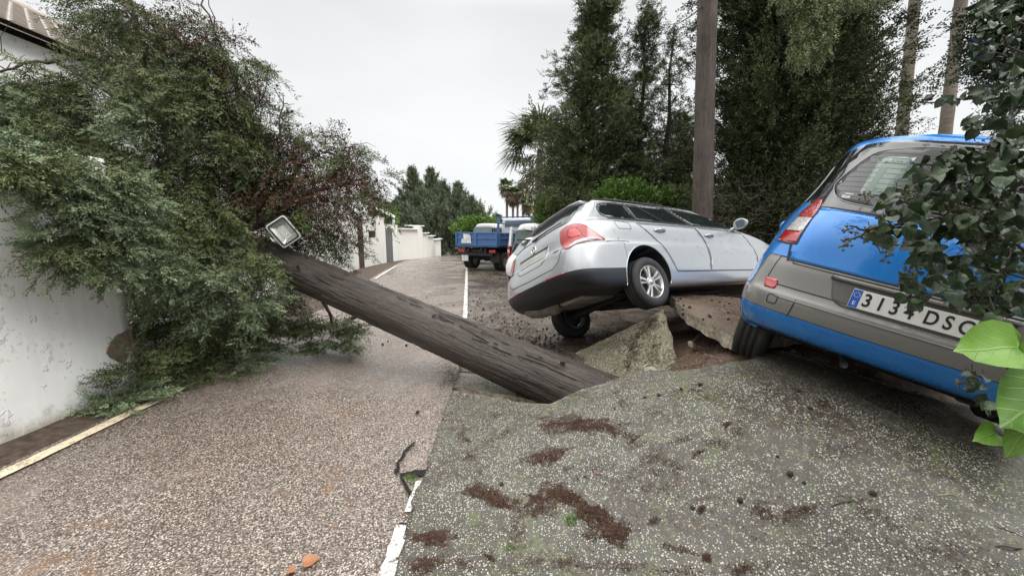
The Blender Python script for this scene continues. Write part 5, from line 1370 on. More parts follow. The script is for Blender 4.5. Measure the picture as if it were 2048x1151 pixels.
# ------------------------------------------------------------------ standing conifers
def conifer(name, base, H, prof, mat, nb=420, seed=1, lean=(0, 0), label='', group=None, z0=.5, trunk_r=.16, dens=10, sp_len=(.12, .26), w=.011, sweep=(0, 0, 0), up=.25, sparse=0, K=9, bias=(0, 0, 0)):
    """prof: (height fraction, crown radius) pairs. Branches leave a central stem and carry sprays"""
    rs = np.random.default_rng(seed); random.seed(seed)
    t = empty(name, base); tag(t, label, 'tree', group)
    zs = np.array([p[0] for p in prof]); rr = np.array([p[1] for p in prof])
    bm = bmesh.new(); n = 12
    stem = [Vector((lean[0] * (i / n) ** 1.3 + .04 * math.sin(i * 1.7 + seed), lean[1] * (i / n) ** 1.3, H * i / n)) for i in range(n + 1)]
    add_tube(bm, stem, [trunk_r * (1 - .93 * i / n) for i in range(n + 1)], 10)
    bm_obj('trunk', bm, M_bark2, t, smooth=True)
    h = z0 / H + (1 - z0 / H) * rs.uniform(0, 1, nb) ** .85; az = rs.uniform(0, 2 * np.pi, nb)
    lum = 1 + .28 * np.sin(h * 31 + seed) + .22 * np.sin(h * 67 + az * 2 + seed * 2) + .25 * np.sin(az * 3 + h * 9)
    R_ = np.interp(h, zs, rr) * np.clip(lum, .3, 1.7) * rs.uniform(.5, 1.25, nb)
    S0 = np.stack([lean[0] * h ** 1.3, lean[1] * h ** 1.3, H * h], 1)
    dr = np.stack([np.cos(az), np.sin(az), np.full(nb, up) + rs.normal(scale=.18, size=nb)], 1) + np.array(sweep) * rs.uniform(.5, 1.2, (nb, 1))
    dr = unit(dr); bm = bmesh.new(); ch_ = []; Pn = []; Dn = []
    for i in range(nb):
        m = max(5, int(dens * (.5 + R_[i]))); tt = rs.uniform(.15 if sparse else .1, 1.05, m) ** .75; kq = max(2., 3.5 * R_[i] + 1.5); tt = np.round(tt * kq) / kq + rs.normal(scale=.035, size=m)
        curve = np.array([0, 0, 1]) * (up * .6)
        q = S0[i] + dr[i] * (tt * R_[i])[:, None] + curve * (tt ** 2 * R_[i] * .5)[:, None]
        cj = rs.normal(scale=.11, size=(12, 3))[np.minimum(11, (tt * kq + .5).astype(int).clip(0, 11))]; Pn.append(q + cj + rs.normal(scale=.038, size=q.shape)); Dn.append(dr[i] * 1.0 + rs.normal(scale=.5, size=q.shape) + np.array([0, 0, up * .6 - .15]) + np.array(bias))
        if i % 3 == 0 or sparse:
            e_ = S0[i] + dr[i] * R_[i] + curve * R_[i] * .5
            limb(bm, Vector(S0[i]), Vector(e_), .012 + .012 * R_[i], .004, 0, 3, .03, 4)
    bm_obj('branches', bm, M_bark2, t, smooth=True)
    P = np.concatenate(Pn); D = np.concatenate(Dn)
    tint = np.clip(.34 + .22 * np.sin(P[:, 2] * 2.3 + P[:, 0] * 3.1) + rs.normal(scale=.22, size=len(P)), 0, 1)
    quads_obj('crown', [sprays(P, D, rs.uniform(sp_len[0], sp_len[1], len(P)), K=K, w=w, tint=tint, rs=rs)], mat, t)
    return t
def gp(px, d, z=0): p = at(px, 500, d=d); return (p.x, p.y, z)
def Hpx(py, d): return at(1024, py, d=d).z
G = 'cypresses behind the cars'
conifer('cypress_tree', gp(1178, 13), Hpx(-25, 13), [(0, 1.7), (.2, 1.75), (.42, 1.5), (.6, 1.1), (.75, .8), (.9, .42), (1, .08)], M_cyp_mid, 820, 11, K=11, label='tallest green cypress behind the silver car, its tip above the picture', group=G, dens=19, w=.0125)
conifer('cypress_tree', gp(1268, 13.5), Hpx(2, 13.5), [(0, 1.5), (.3, 1.3), (.5, .85), (.62, .55), (.8, .38), (.92, .26), (1, .04)], M_cyp_mid, 400, 12, lean=(.08, 0), label='narrow spired cypress in the middle of the three behind the silver car', group=G, dens=16, K=10)
conifer('cypress_tree', gp(1322, 13), Hpx(55, 13), [(0, 1.4), (.3, 1.2), (.48, .80), (.58, .60), (.75, .50), (.9, .32), (1, .03)], M_cyp_mid, 210, 13, label='thin sparse cypress nearest the bare trunk, rightmost of the three', group=G, dens=12, K=10)
conifer('cypress_tree', gp(1125, 13.5), Hpx(262, 13.5), [(0, .8), (.4, .8), (.75, .5), (1, .1)], M_cyp_mid, 330, 14, label='low bushy cypress beside the fan palm and the street lamp', group=G, dens=16, K=10)
conifer('cypress_tree', gp(1240, 14.5), Hpx(170, 14.5), [(0, 1.6), (.4, 1.4), (.7, .8), (1, .1)], M_cyp_dark, 420, 15, label='dark lower cypress filling the gap behind the two spires', group=G, dens=16, K=10)
conifer('cypress_tree', gp(1345, 14.5), Hpx(230, 14.5), [(0, 1.4), (.5, 1.1), (.8, .6), (1, .1)], M_cyp_mid, 330, 16, label='short cypress immediately left of the bare trunk', group=G, dens=14)
# dark mass on the right, swept by the wind
for i, (px, d, H, r, s, lb) in enumerate(((1485, 9.6, 9.0, 1.25, 21, 'dark cypress just right of the bare brown trunk'), (1550, 9.0, 10.0, 1.45, 22, 'big dark cypress behind the bonnet of the silver car'), (1600, 9.6, 9.5, 1.05, 23, 'dark cypress with wind-blown branches above the blue car'), (1570, 11.5, 8.5, 1.6, 24, 'dark cypress at the back of the group above the blue car'))):
    conifer('cypress_tree', gp(px, d), H, [(0, r * .8), (.15, r), (.5, r), (.75, r * .8), (1, .2)], M_cyp_dark, 1000 if i != 1 else 1150, s, label=lb, group=G, dens=15, w=.0135, sweep=(.28, 0, .30), up=.30, sp_len=(.13, .28), trunk_r=.2)
# bare trunk of the tall tree, its crown above the picture
bt = empty('tall_tree', gp(1408, 7.9)); tag(bt, 'tall tree with a straight bare brown trunk standing behind the silver car', 'tree')
bm = bmesh.new(); n = 60; seg = 40; rings = []
for i in range(n + 1):
    z = 12.5 * i / n; r = .205 - .0070 * z; ring = []
    for k in range(seg):
        a = 2 * math.pi * k / seg; q = noise.noise(Vector((math.cos(a) * 4, math.sin(a) * 4, z * .6))) * .6 + noise.noise(Vector((math.cos(a) * 12, math.sin(a) * 12, z * 1.2))) * .4
        ring.append(bm.verts.new((r * (1 + .08 * q) * math.cos(a) - .045 * z, r * (1 + .08 * q) * math.sin(a), z)))
    rings.append(ring)
for A, B in zip(rings, rings[1:]):
    for k in range(seg): f = bm.faces.new((A[k], A[(k + 1) % seg], B[(k + 1) % seg], B[k])); f.smooth = True
bm_obj('trunk', bm, M_bark2, bt)
bm = bmesh.new(); bl = Vector(bt.location)
tw = [at(1404, 14, d=7.8), at(1385, 30, d=7.7), at(1360, 46, d=7.6), at(1332, 51, d=7.5)]
add_tube(bm, [p - bl for p in tw], [.018, .012, .008, .004], 5)
for k in range(46):
    a = random.uniform(0, 6.28); z = random.uniform(7.4, 12.2); L_ = random.uniform(.8, 2.2) * (1 - (z - 7.4) / 9); limb(bm, (-.4, 0, z), (-.4 + math.cos(a) * L_, math.sin(a) * L_, z + .3 * L_), .04, .008, 0, 4, .05, 5)
bm_obj('branches', bm, M_bark2, bt, smooth=True)
P, dd = cloud((-.4, 0, 9.9), (2.3, 2.3, 2.6), 5200, shell=.2); quads_obj('crown', [sprays(P, dd + np.array([0, 0, -.4]), rng.uniform(.14, .26, len(P)), K=9, w=.012)], M_cyp_mid, bt)
# hanging bright sprays from a near branch, top right
hb = empty('overhanging_branch', tuple(at(1640, -150, d=4.2))); tag(hb, 'pale green conifer sprays hanging into the top of the picture', 'branch')
hl = np.array(hb.location); ch_ = []
for (px, py, rx, ry, n_) in ((1610, 20, 25, 60, 260), (1645, 60, 18, 60, 240), (1600, 95, 14, 40, 120), (1625, -20, 40, 26, 160), (1740, -8, 50, 10, 90), (1690, -6, 40, 10, 90), (1570, -10, 24, 20, 60)):
    P, dd = cloud(npv(at(px, py, d=4.2)), (rx * .0054, .12, ry * .0054), n_, shell=.1); ch_.append(sprays(P - hl, dd * .4 + np.array([-.1, -.1, -1.0]), rng.uniform(.07, .14, n_), K=9, w=.0055))
quads_obj('foliage', ch_, leaf_mat('pale_hanging_leaf', (.06, .085, .03), (.17, .20, .085), .5), hb)
bm = bmesh.new(); limb(bm, at(1560, -120, d=4.3) - hb.location, at(1800, -40, d=4.1) - hb.location, .03, .01)
for px in (1600, 1640, 1700, 1750): limb(bm, at(px, -90, d=4.2) - hb.location, at(px + 5, 40 if px < 1660 else -10, d=4.2) - hb.location, .008, .003)
bm_obj('stem', bm, M_twig, hb, smooth=True)

# far cypress windbreak beyond the white walls
FT = [(845, 50, 342, 2.3, 31), (880, 52, 345, 2.2, 32), (905, 50, 372, 2.1, 33), (935, 47, 375, 1.9, 34), (958, 46, 405, 1.9, 35), (862, 48, 385, 2.5, 36), (815, 52, 405, 2.2, 37), (975, 47, 440, 1.6, 38), (890, 45, 420, 2.4, 39)]
FL = ['leftmost tall tip', 'second tall tip', 'third shorter tip', 'separate right-hand spire', 'low right shoulder', 'front middle tree', 'low left shoulder', 'smallest at the right end', 'front tree right of the middle']
for (px, d, py, r, s), lb in zip(FT, FL):
    b = gp(px, d, -1.4); conifer('cypress_tree', b, Hpx(py, d) + 1.4, [(0, r * 1.1), (.3, r * 1.05), (.55, r * .72), (.78, r * .36), (.9, r * .16), (1, .04)], M_far, 380, s, lean=(-.9, 0), label='far windbreak cypress, ' + lb, group='windbreak cypresses beyond the walls', dens=8, sp_len=(.45, .85), w=.05, sweep=(-.35, 0, .35), up=.7, K=9, bias=(-.5, 0, .9))
for px, d, py, r, s, lb in ((995, 70, 430, 1.2, 41, 'tiny distant cypress between the windbreak and the palms'), (790, 58, 405, 2.2, 42, 'round dull green tree at the left end of the windbreak')):
    conifer('distant_tree', gp(px, d, -2), Hpx(py, d) + 2, [(0, r), (.6, r), (1, .2)], M_far, 150, s, label=lb, dens=9, sp_len=(.4, .8), w=.06)

def shrub(name, c, R3, n, mat, label, L=(.05, .09), w=.02, K=7, seed=3, group=None, kind=None):
    rs = np.random.default_rng(seed); t = empty(name, (c[0], c[1], 0)); tag(t, label, 'shrub', group); o = np.array([c[0], c[1], 0])
    P, dd = cloud(c, R3, n, rs, .25); kc = n // 12; tg = P[rs.integers(0, n, kc)][rs.integers(0, kc, n)]; P = P * .6 + tg * .4 + rs.normal(scale=.05, size=P.shape)
    P[:, 2] = np.maximum(P[:, 2], .05)
    quads_obj('foliage', [sprays(P - o, dd + np.array([0, 0, .5]), rs.uniform(L[0], L[1], n), K=K, w=w, spread=1.0, llen=.6, rs=rs)], mat, t)
    bm = bmesh.new(); random.seed(seed)
    for k in range(24): a = random.uniform(0, 6.28); limb(bm, (0, 0, 0), (math.cos(a) * R3[0] * .7, math.sin(a) * R3[1] * .7, c[2] + R3[2] * .5), .03, .006, 0, 5, .08, 5)
    bm_obj('stems', bm, M_twig, t, smooth=True); return t
def c3(px, py, d): return tuple(at(px, py, d=d))
shrub('shrub', c3(1250, 400, 11), (1.1, .8, .55), 2600, M_shrub, 'bright green leafy shrub showing over the roof of the silver car', L=(.10, .18), w=.026)
shrub('shrub', c3(1340, 405, 11.5), (.6, .6, .5), 1100, M_shrub, 'smaller green shrub left of the bare trunk', L=(.10, .18), w=.026, seed=4)
shrub('shrub', c3(1160, 400, 12), (.7, .7, .5), 900, M_cyp_mid, 'dull green shrub behind the tailgate of the silver car', L=(.10, .18), w=.024, seed=5)
shrub('shrub', c3(1095, 430, 12.5), (.5, .5, .8), 900, M_shrub, 'green shrub right of the street lamp', L=(.10, .18), w=.024, seed=6)
shrub('shrub', c3(955, 455, 36), (2.6, 1.5, 1.0), 1500, M_shrub, 'pale green hedge behind the parked truck', L=(.3, .5), w=.06, seed=7)
shrub('shrub', c3(770, 440, 27), (.5, .6, .8), 700, M_shrub, 'spiky green plant under the carport', L=(.4, .7), w=.04, seed=9)
shrub('shrub', c3(1460, 455, 9.2), (.7, .6, .7), 1500, M_cyp_mid, 'ivy covered scrub at the foot of the bare trunk', L=(.07, .12), w=.026, seed=8)
shrub('shrub', c3(1560, 440, 8.4), (.9, .6, 1.0), 2000, M_cyp_dark, 'dark scrub of dead twigs behind the bonnet of the silver car', L=(.07, .13), w=.02, seed=10)
# tangle of dead twigs over the bonnet
tg_ = empty('dead_twigs', gp(1530, 7.9)); tag(tg_, 'tangle of bare dead twigs between the silver car and the dark cypresses', 'dead twigs'); bm = bmesh.new(); random.seed(9); tl = Vector(tg_.location)
for k in range(260):
    p = at(random.uniform(1430, 1640), random.uniform(360, 500), d=random.uniform(7.5, 8.3)) - tl; a = random.uniform(0, 3.14); L_ = random.uniform(.2, .7)
    limb(bm, p, p + Vector((math.cos(a) * L_, random.uniform(-.2, .2), math.sin(a) * L_ * .5 - .05)), .007, .002, .05, 5, .12, 4)
bm_obj('twigs', bm, M_twig, tg_, smooth=True)
# background greenery behind everything on the right, one mass nobody could count
rs = np.random.default_rng(78); n = 5200
P = np.stack([rs.uniform(-16, 3, n), rs.uniform(45, 48, n), rs.uniform(-2, 2.2, n)], 1); o = quads_obj('hedge_mass', [sprays(P, rs.normal(size=(n, 3)) + np.array([-.3, -.3, .6]), rs.uniform(.45, .8, n), K=8, w=.05, spread=1.0, rs=rs)], M_far); stuff(o)
rs = np.random.default_rng(77); n = 9000
P = np.stack([rs.uniform(2.5, 26, n), rs.uniform(14.5, 22, n), rs.uniform(.1, 3.6, n)], 1); P[:, 1] += (P[:, 0] - 4) * -.25
o = quads_obj('undergrowth', [sprays(P, rs.normal(size=(n, 3)) + np.array([0, -.3, .6]), rs.uniform(.3, .55, n), K=8, w=.035, spread=1.0, rs=rs)], M_cyp_dark); stuff(o)

# ------------------------------------------------------------------ palms
def frond(P_, c, d, L, rs, fan=True, w=.018, droop=.5):
    """one fan leaf: blades spread from the end of a stalk"""
    d = Vector(d).normalized(); s = d.cross(Vector((0, 0, 1))); s = s.normalized() if s.length > .01 else Vector((1, 0, 0)); u = s.cross(d)
    e_ = Vector(c) + d * L * .45; out_v = []; n = 18
    for k in range(n):
        a = R(-100 + 200 * k / (n - 1)); b = (d * math.cos(a) + s * math.sin(a)).normalized(); ln = L * .62 * (1 - .25 * abs(a) / 1.7) * rs.uniform(.85, 1.1)
        m = e_ + b * ln * .55 + u * .03; t = e_ + b * ln - Vector((0, 0, ln * droop * rs.uniform(.5, 1.2))); q = b.cross(u).normalized() * w
        P_ += [e_, m + q, t, m - q]
    P_ += [Vector(c) - s * .01, Vector(c) + s * .01, e_ + s * .006, e_ - s * .006]
def palm(name, base, H, nf, L, label, lean=(0, 0), tr=.17, seed=1, group=None, dead=10, wind=(0, 0, 0), w=.018):
    t = empty(name, base); tag(t, label, 'palm tree', group); rs = random.Random(seed); bm = bmesh.new(); n = 40
    P = [Vector((lean[0] * (i / n) ** 1.2, lean[1] * (i / n), H * i / n)) for i in range(n + 1)]
    add_tube(bm, P, [tr * (1.15 - .3 * i / n + (.04 if i % 2 else 0)) for i in range(n + 1)], 14); bm_obj('trunk', bm, M_palmtrunk, t, smooth=True)
    top = P[-1]
    for nm, cnt, e0, e1, m_ in (('fronds', nf, -15, 80, M_palm), ('dead_fronds', dead, -80, -35, M_palm_dead)):
        V = []
        for k in range(cnt):
            az = rs.uniform(0, 6.283); el = R(rs.uniform(e0, e1)); d = Vector((math.cos(az) * math.cos(el), math.sin(az) * math.cos(el), math.sin(el))) + Vector(wind)
            frond(V, top + Vector((0, 0, rs.uniform(-.3, .1))), d, L * rs.uniform(.8, 1.1), rs, droop=.35 if nm == 'fronds' else .6, w=w)
        if V:
            A = np.array([tuple(v) for v in V]); T = np.zeros((len(A), 4)); T[:, 3] = 1; q = np.repeat(np.random.default_rng(seed).uniform(0, 1, len(A) // 4), 4); T[:, 0] = q; T[:, 1] = (q > .9) * .6
            quads_obj(nm, [(A, T)], m_, t)
    return t
palm('fan_palm', gp(1078, 17.5), Hpx(300, 17.5), 52, 2.1, 'bushy fan palm left of the cypresses', tr=.15, seed=3, dead=6, wind=(-.15, 0, 0), w=.034)
palm('fan_palm', gp(1362, 15), Hpx(275, 15), 20, 1.3, 'fan palm with yellowed leaves half hidden left of the bare trunk', tr=.2, seed=4, dead=14, w=.028)
for px, py, d, s, lb in ((1014, 372, 62, 5, 'leftmost and tallest of the distant palms'), (1026, 388, 62, 6, 'distant palm second from the left'), (1035, 385, 66, 7, 'distant palm third from the left'), (1046, 382, 62, 8, 'rightmost of the four slender distant palms'), (1058, 402, 58, 9, 'short distant palm beside the lamp post')):
    palm('palm_tree', gp(px, d, -2), Hpx(py, d) + 2, 24, 1.7, lb, tr=.2, seed=s, group='distant palms over the rooftops', dead=18, wind=(-.35, 0, 0), w=.07)
palm('tall_palm', gp(1780, 13.5), 12.0, 22, 1.6, 'tall palm trunk rising through the dark cypress branches', lean=(-.45, 0), tr=.155, seed=11, group='tall palms behind the blue car', dead=24, w=.03)
palm('tall_palm', gp(1862, 13.0), 12.5, 22, 1.6, 'slim tall palm trunk standing clear against the sky', lean=(-.40, 0), tr=.155, seed=12, group='tall palms behind the blue car', dead=16, w=.03)
# ------------------------------------------------------------------ parked vehicles farther on
def veh_root(name, px, d, yaw, z, label):
    p = at(px, 500, d=d); r = empty(name, (p.x, p.y, z), (0, 0, R(yaw))); tag(r, label, 'truck' if 'truck' in name else 'car', 'cars parked along the street' if 'truck' not in name else None); return r
M_trkblue = paint('worn_truck_blue', (.035, .13, .34), dirt=(.10, .07, .05), rough=.5, dirt_amt=.7, metal=0)
M_trkwhite = paint('truck_white', (.72, .73, .72), rough=.3, dirt_amt=.3, metal=0)
M_chassis = simple('chassis_black', (.016, .014, .013), .7, var=.5, bump=.3)
def simple_wheel(parent, loc, r, wd, rim=True):
    e_ = empty('wheel', loc); e_.parent = parent; h = wd / 2
    b = bmesh.new(); add_lathe(b, [(r * .58, -h), (r * .9, -h), (r, -h * .8), (r, h * .8), (r * .9, h), (r * .58, h)], 'Y', 32); bmesh.ops.recalc_face_normals(b, faces=b.faces); bm_obj('tyre', b, M_tyre, e_)
    b = bmesh.new(); add_lathe(b, [(.001, -h * .6), (r * .2, -h * .7), (r * .5, -h * .4), (r * .59, -h * .9)], 'Y', 24); add_lathe(b, [(.001, h * .6), (r * .2, h * .7), (r * .5, h * .4), (r * .59, h * .9)], 'Y', 24)
    bm_obj('rim', b, M_metal, e_, smooth=True)
# blue tipper truck; local x forwards, y left, rear face at x=0
tr = veh_root('tipper_truck', 953, 15.9, 60, 0, 'small tipper truck with a worn blue steel bed and white cab')
bm = bmesh.new(); Wd = 1.02; ZB, ZT = 1.0, 1.56
add_box(bm, (1.55, 0, ZB), (3.1, 2 * Wd, .08), bevel=.01)
floor_ = bm_obj('bed_floor', bm, M_trkblue, tr)
def gate(parent, a, b, z0, z1, nrib, name):
    """drop side with frame, mid rail and ribs"""
    a, b = Vector(a), Vector(b); d = b - a; L_ = d.length; an = math.atan2(d.y, d.x); RM = Matrix.Rotation(an, 3, 'Z'); bm = bmesh.new(); c = (a + b) / 2; nrm = Vector((d.y, -d.x, 0)).normalized()
    add_box(bm, (c.x, c.y, (z0 + z1) / 2), (L_, .03, z1 - z0), RM)
    for z in (z0 + .03, z1 - .03, (z0 * .45 + z1 * .55)): add_box(bm, (c.x + nrm.x * .03, c.y + nrm.y * .03, z), (L_ - .02, .04, .055), RM, bevel=.008)
    for i in range(nrib + 1):
        q = a.lerp(b, min(.985, max(.015, i / nrib))); add_box(bm, (q.x + nrm.x * .035, q.y + nrm.y * .035, (z0 + z1) / 2), (.09 if i % nrib else .07, .05, z1 - z0 - .006), RM, bevel=.008)
    return bm_obj(name, bm, M_trkblue, parent)
gt = gate(tr, (0, Wd, 0), (0, -Wd, 0), 1.02, ZT, 2, 'tailgate')
gate(tr, (0, -Wd, 0), (3.1, -Wd, 0), 1.02, ZT - .03, 3, 'side_board'); gate(tr, (3.1, Wd, 0), (0, Wd, 0), 1.02, ZT - .03, 3, 'side_board')
bm = bmesh.new(); P = [(-.052, .72, 1.12), (-.052, .22, 1.11), (-.052, .25, 1.38), (-.052, .30, 1.48), (-.052, .62, 1.50), (-.052, .60, 1.30), (-.052, .73, 1.28)]; bm.faces.new([bm.verts.new(p) for p in P][::-1])
bm_obj('paint_patch', bm, simple('white_paint_scrape', (.66, .68, .66), .6, var=.3), gt)
bm = bmesh.new()
for y in (-.9, .9): add_box(bm, (3.12, y, 1.65), (.08, .08, 1.3))
add_box(bm, (3.12, 0, 2.25), (.06, 1.8, .06)); add_box(bm, (3.12, 0, 1.95), (.05, 1.8, .05)); bm_obj('headboard', bm, M_trkblue, tr)
bm = bmesh.new()
for y in (-.42, .42): add_box(bm, (2.2, y, .80), (4.4, .10, .20))
for x in (.15, 1.0, 2.0, 3.2): add_box(bm, (x, 0, .80), (.10, .9, .12))
add_tube(bm, [(.5, -.5, .52), (.5, .5, .52)], .06, 8); add_box(bm, (.9, 0, .5), (.35, .35, .30), bevel=.06); add_tube(bm, [(1.0, 0, .5), (3.6, 0, .6)], .05, 8)
add_box(bm, (.06, 0, .66), (.10, 1.5, .12), bevel=.02); add_box(bm, (1.8, -.72, .62), (.6, .35, .35), bevel=.03); bm_obj('chassis', bm, M_chassis, tr)
bm = bmesh.new(); add_tube(bm, [(.3, -.25, .88), (-.05, -.25, .86)], .06, 12); bm_obj('exhaust_pipe', bm, M_chassis, tr)
for y in (-.86, .86):
    bm = bmesh.new(); add_box(bm, (.03, y * .88, .80), (.06, .30, .11), bevel=.01); bm_obj('tail_light', bm, M_red, tr)
bm = bmesh.new(); add_box(bm, (-.005, .58, .50), (.012, .34, .24), bevel=.004); bm_obj('number_plate', bm, simple('worn_plate', (.62, .62, .58), .5, var=.3), tr)
for y in (-.86, -.64, .64, .86): simple_wheel(tr, (.72, y, .37), .37, .19)
for y in (-.82, .82): simple_wheel(tr, (3.6, y, .37), .37, .20)
bm = bmesh.new()
for y in (-.75, .75): add_box(bm, (.22, y, .55), (.02, .42, .40))
bm_obj('mud_flap', bm, M_black, tr)
bm = bmesh.new(); prof = [(3.35, .75), (3.35, 1.70), (3.42, 2.15), (3.60, 2.22), (4.55, 2.20), (4.95, 1.60), (5.02, 1.2), (5.02, .55), (3.95, .55), (3.9, .75)]
sides = []
for y in (-.92, .92): sides.append([bm.verts.new((x, y * (1 if z < 1.6 else .93), z)) for x, z in prof])
for i in range(len(prof)): bm.faces.new((sides[0][i], sides[0][(i + 1) % len(prof)], sides[1][(i + 1) % len(prof)], sides[1][i]))
bm.faces.new(sides[0][::-1]); bm.faces.new(sides[1]); bmesh.ops.recalc_face_normals(bm, faces=bm.faces)
bmesh.ops.bevel(bm, geom=bm.edges[:], offset=.035, segments=2, affect='EDGES'); bm_obj('cab', bm, M_trkwhite, tr)
M_pale = glass_mat('pale_window', (.10, .14, .14), .05)
def pane(parent, P, m=None, name='window'):
    b = bmesh.new(); V_ = [b.verts.new(p) for p in P]; f = b.faces.new(V_); r = bmesh.ops.extrude_face_region(b, geom=[f]); n = f.normal if f.normal.length else Vector((0, 0, 1)); b.normal_update(); n = f.normal.copy()
    for v in [g for g in r['geom'] if isinstance(g, bmesh.types.BMVert)]: v.co -= n * .008
    bmesh.ops.recalc_face_normals(b, faces=b.faces); return bm_obj(name, b, m or M_glass, parent)
pane(tr, [(3.355, -.7, 1.72), (3.355, .7, 1.72), (3.40, .66, 2.10), (3.40, -.66, 2.10)], M_pale)
for y in (-.93, .93): pane(tr, [(3.55, y * 1.0, 1.55), (4.55, y * 1.0, 1.55), (4.45, y * .945, 2.08), (3.62, y * .945, 2.08)])
pane(tr, [(4.97, -.8, 1.62), (4.97, .8, 1.62), (4.60, .74, 2.12), (4.60, -.74, 2.12)], name='windscreen')
for y in (-1.08, 1.08):
    bm = bmesh.new(); add_box(bm, (4.5, y, 1.75), (.06, .14, .28), bevel=.02); add_tube(bm, [(4.55, y * .85, 1.6), (4.5, y, 1.65)], .012, 5); bm_obj('mirror', bm, M_black, tr)

def shell_car(root, L_, W, H_, body, glass_boxes, Mb, wheels, zs=(.22, .42, .62, .85), xw=(.12, .30, .78), rear=(.02, 0, .03, .06, .12), zroof=None, roofm=None, wr=.33, lev=2, belt=None, fz=.8):
    """compact version of the cage body for the distant cars"""
    y = W / 2; belt = belt or H_ * .62; xa, xb, xc = xw
    co = lambda a, b, n=11: [a + (b - a) * i / (n - 1) for i in range(n)]
    a0 = co(.45, L_ - .75); a8 = co(.50, L_ * .70); a10 = co(.50 + xb, L_ * .52)
    rings = [ringline(zs[0], y - .10, rear[0] + .12, L_ - .12, a0), ringline(zs[1], y - .01, rear[0], L_ - .02, a0), ringline(zs[2], y, rear[1], L_, a0), ringline(zs[3], y - .005, rear[2], L_ - .08, a0, zf=min(zs[3], fz)),
             ringline(belt - .04, y - .03, rear[3], L_ * .80, a8, zf=belt - .10), ringline(belt, y - .06, rear[4], L_ * .78, a8, zf=belt - .08),
             ringline(H_ - .14, y - .20, rear[4] + xa, L_ * .62, a10), ringline(H_ - .06, y - .25, rear[4] + xa + .05, L_ * .58, a10), ringline(H_ - .03, y - .33, rear[4] + xa + .10, L_ * .55, a10)]
    def pf(k, c):
        if k == 5 and c not in (3, 4): return 'glasshouse'
        if k >= 6: return 'roof_panel'
        return 'lower_trim' if k == 0 else 'body'
    parts, tree = cage_shell(rings, pf, lev, [(wheels[0], wr, wr + .06, -2, -y + .28), (wheels[1], wr, wr + .06, -2, -y + .28), (wheels[0], wr, wr + .06, y - .28, 2), (wheels[1], wr, wr + .06, y - .28, 2)])
    mm = dict(body=Mb, roof=roofm or Mb, roof_panel=roofm or Mb, floor=M_under, wheel_arch=M_black, lower_trim=M_black, glasshouse=M_glass)
    for n, b in parts.items():
        k = n.split('.')[0]; bm_obj({'glasshouse': 'window'}.get(k, k), b, mm[k], root, smooth=True)
    for x in wheels:
        for s in (-1, 1): simple_wheel(root, (x, s * (y - .12), wr), wr, .20)
    return tree
M_white = paint('white_paint', (.76, .77, .77), rough=.22, dirt_amt=.25, metal=0)
M_blackpaint = paint('black_paint', (.018, .020, .022), rough=.25, dirt=(.08, .07, .06), dirt_amt=.4, metal=.1)
# white hatchback, nearest of the far group
wc = veh_root('parked_car', 1050, 9.9, 50, 0, 'white hatchback mostly hidden behind the tailgate of the silver car')
tree = shell_car(wc, 4.1, 1.74, 1.46, None, None, M_white, (.75, 3.25), xw=(.30, .35, .7), rear=(.02, 0, .05, .12, .18), belt=.95)
for mir in (False, True):
    bm_obj('tail_light', patch(tree, catmull([(.60, .74), (.58, .88), (.66, .93), (.90, .88), (.95, .80), (.78, .74)], 4), 45, off=.006, res=.04, mirror=mir), M_red, wc, smooth=True)
pane(wc, [(.20, .56, .99), (.20, -.56, .99), (.43, -.50, 1.28), (.43, .50, 1.28)], glass_mat('pale_rear_glass', (.22, .29, .29), .08), 'rear_window')
bm = bmesh.new(); add_box(bm, (.42, 0, 1.37), (.22, 1.05, .035), bevel=.012); bm_obj('spoiler', bm, M_black, wc)
bm_obj('number_plate', patch(tree, [(-.26, .60), (.26, .60), (.26, .71), (-.26, .71)], 0, off=.006, res=.06), M_plate, wc)
# black off-roader with a white roof and a spare wheel on the door
jp = veh_root('parked_car', 1057, 12.2, 55, 0, 'black off-roader with a white roof and a spare wheel on its back')
tree = shell_car(jp, 3.9, 1.72, 1.86, None, None, M_blackpaint, (.65, 3.1), zs=(.36, .52, .75, .98), xw=(.06, .12, .5), rear=(.02, 0, .02, .04, .06), belt=1.14, roofm=M_white, wr=.36)
pane(jp, [(.045, .58, 1.20), (.045, -.58, 1.20), (.13, -.54, 1.62), (.13, .54, 1.62)], M_pale, 'rear_window')
for s in (-1, 1):
    bm = bmesh.new(); add_box(bm, (.08, s * .72, 1.42), (.10, .09, .62), Matrix.Rotation(.14, 3, 'Y'), bevel=.02); bm_obj('pillar', bm, M_white, jp)
    bm = bmesh.new(); add_box(bm, (.035, s * .76, .98), (.08, .10, .42), bevel=.02); tl_ = bm_obj('tail_light', bm, M_red, jp); bm = bmesh.new(); add_box(bm, (.0, s * .76, .96), (.02, .08, .10), bevel=.004); bm_obj('clear_lens', bm, M_clear, tl_)
bm = bmesh.new(); MX = Matrix.Translation((-.10, -.12, .98)) @ Matrix.Rotation(R(90), 4, 'Z')
add_lathe(bm, [(.20, -.09), (.33, -.09), (.35, -.05), (.35, .06), (.30, .09), (.20, .09)], 'Y', 32, MX); bmesh.ops.recalc_face_normals(bm, faces=bm.faces); sp_ = bm_obj('spare_wheel', bm, M_tyre, jp)
bm = bmesh.new(); add_lathe(bm, [(.001, .07), (.14, .07), (.21, .05)], 'Y', 24, MX); bm_obj('rim', bm, simple('rim_white', (.6, .6, .58), .4), sp_)
bm = bmesh.new(); add_box(bm, (-.03, 0, .52), (.14, 1.5, .16), bevel=.03); bm_obj('bumper', bm, M_black, jp)
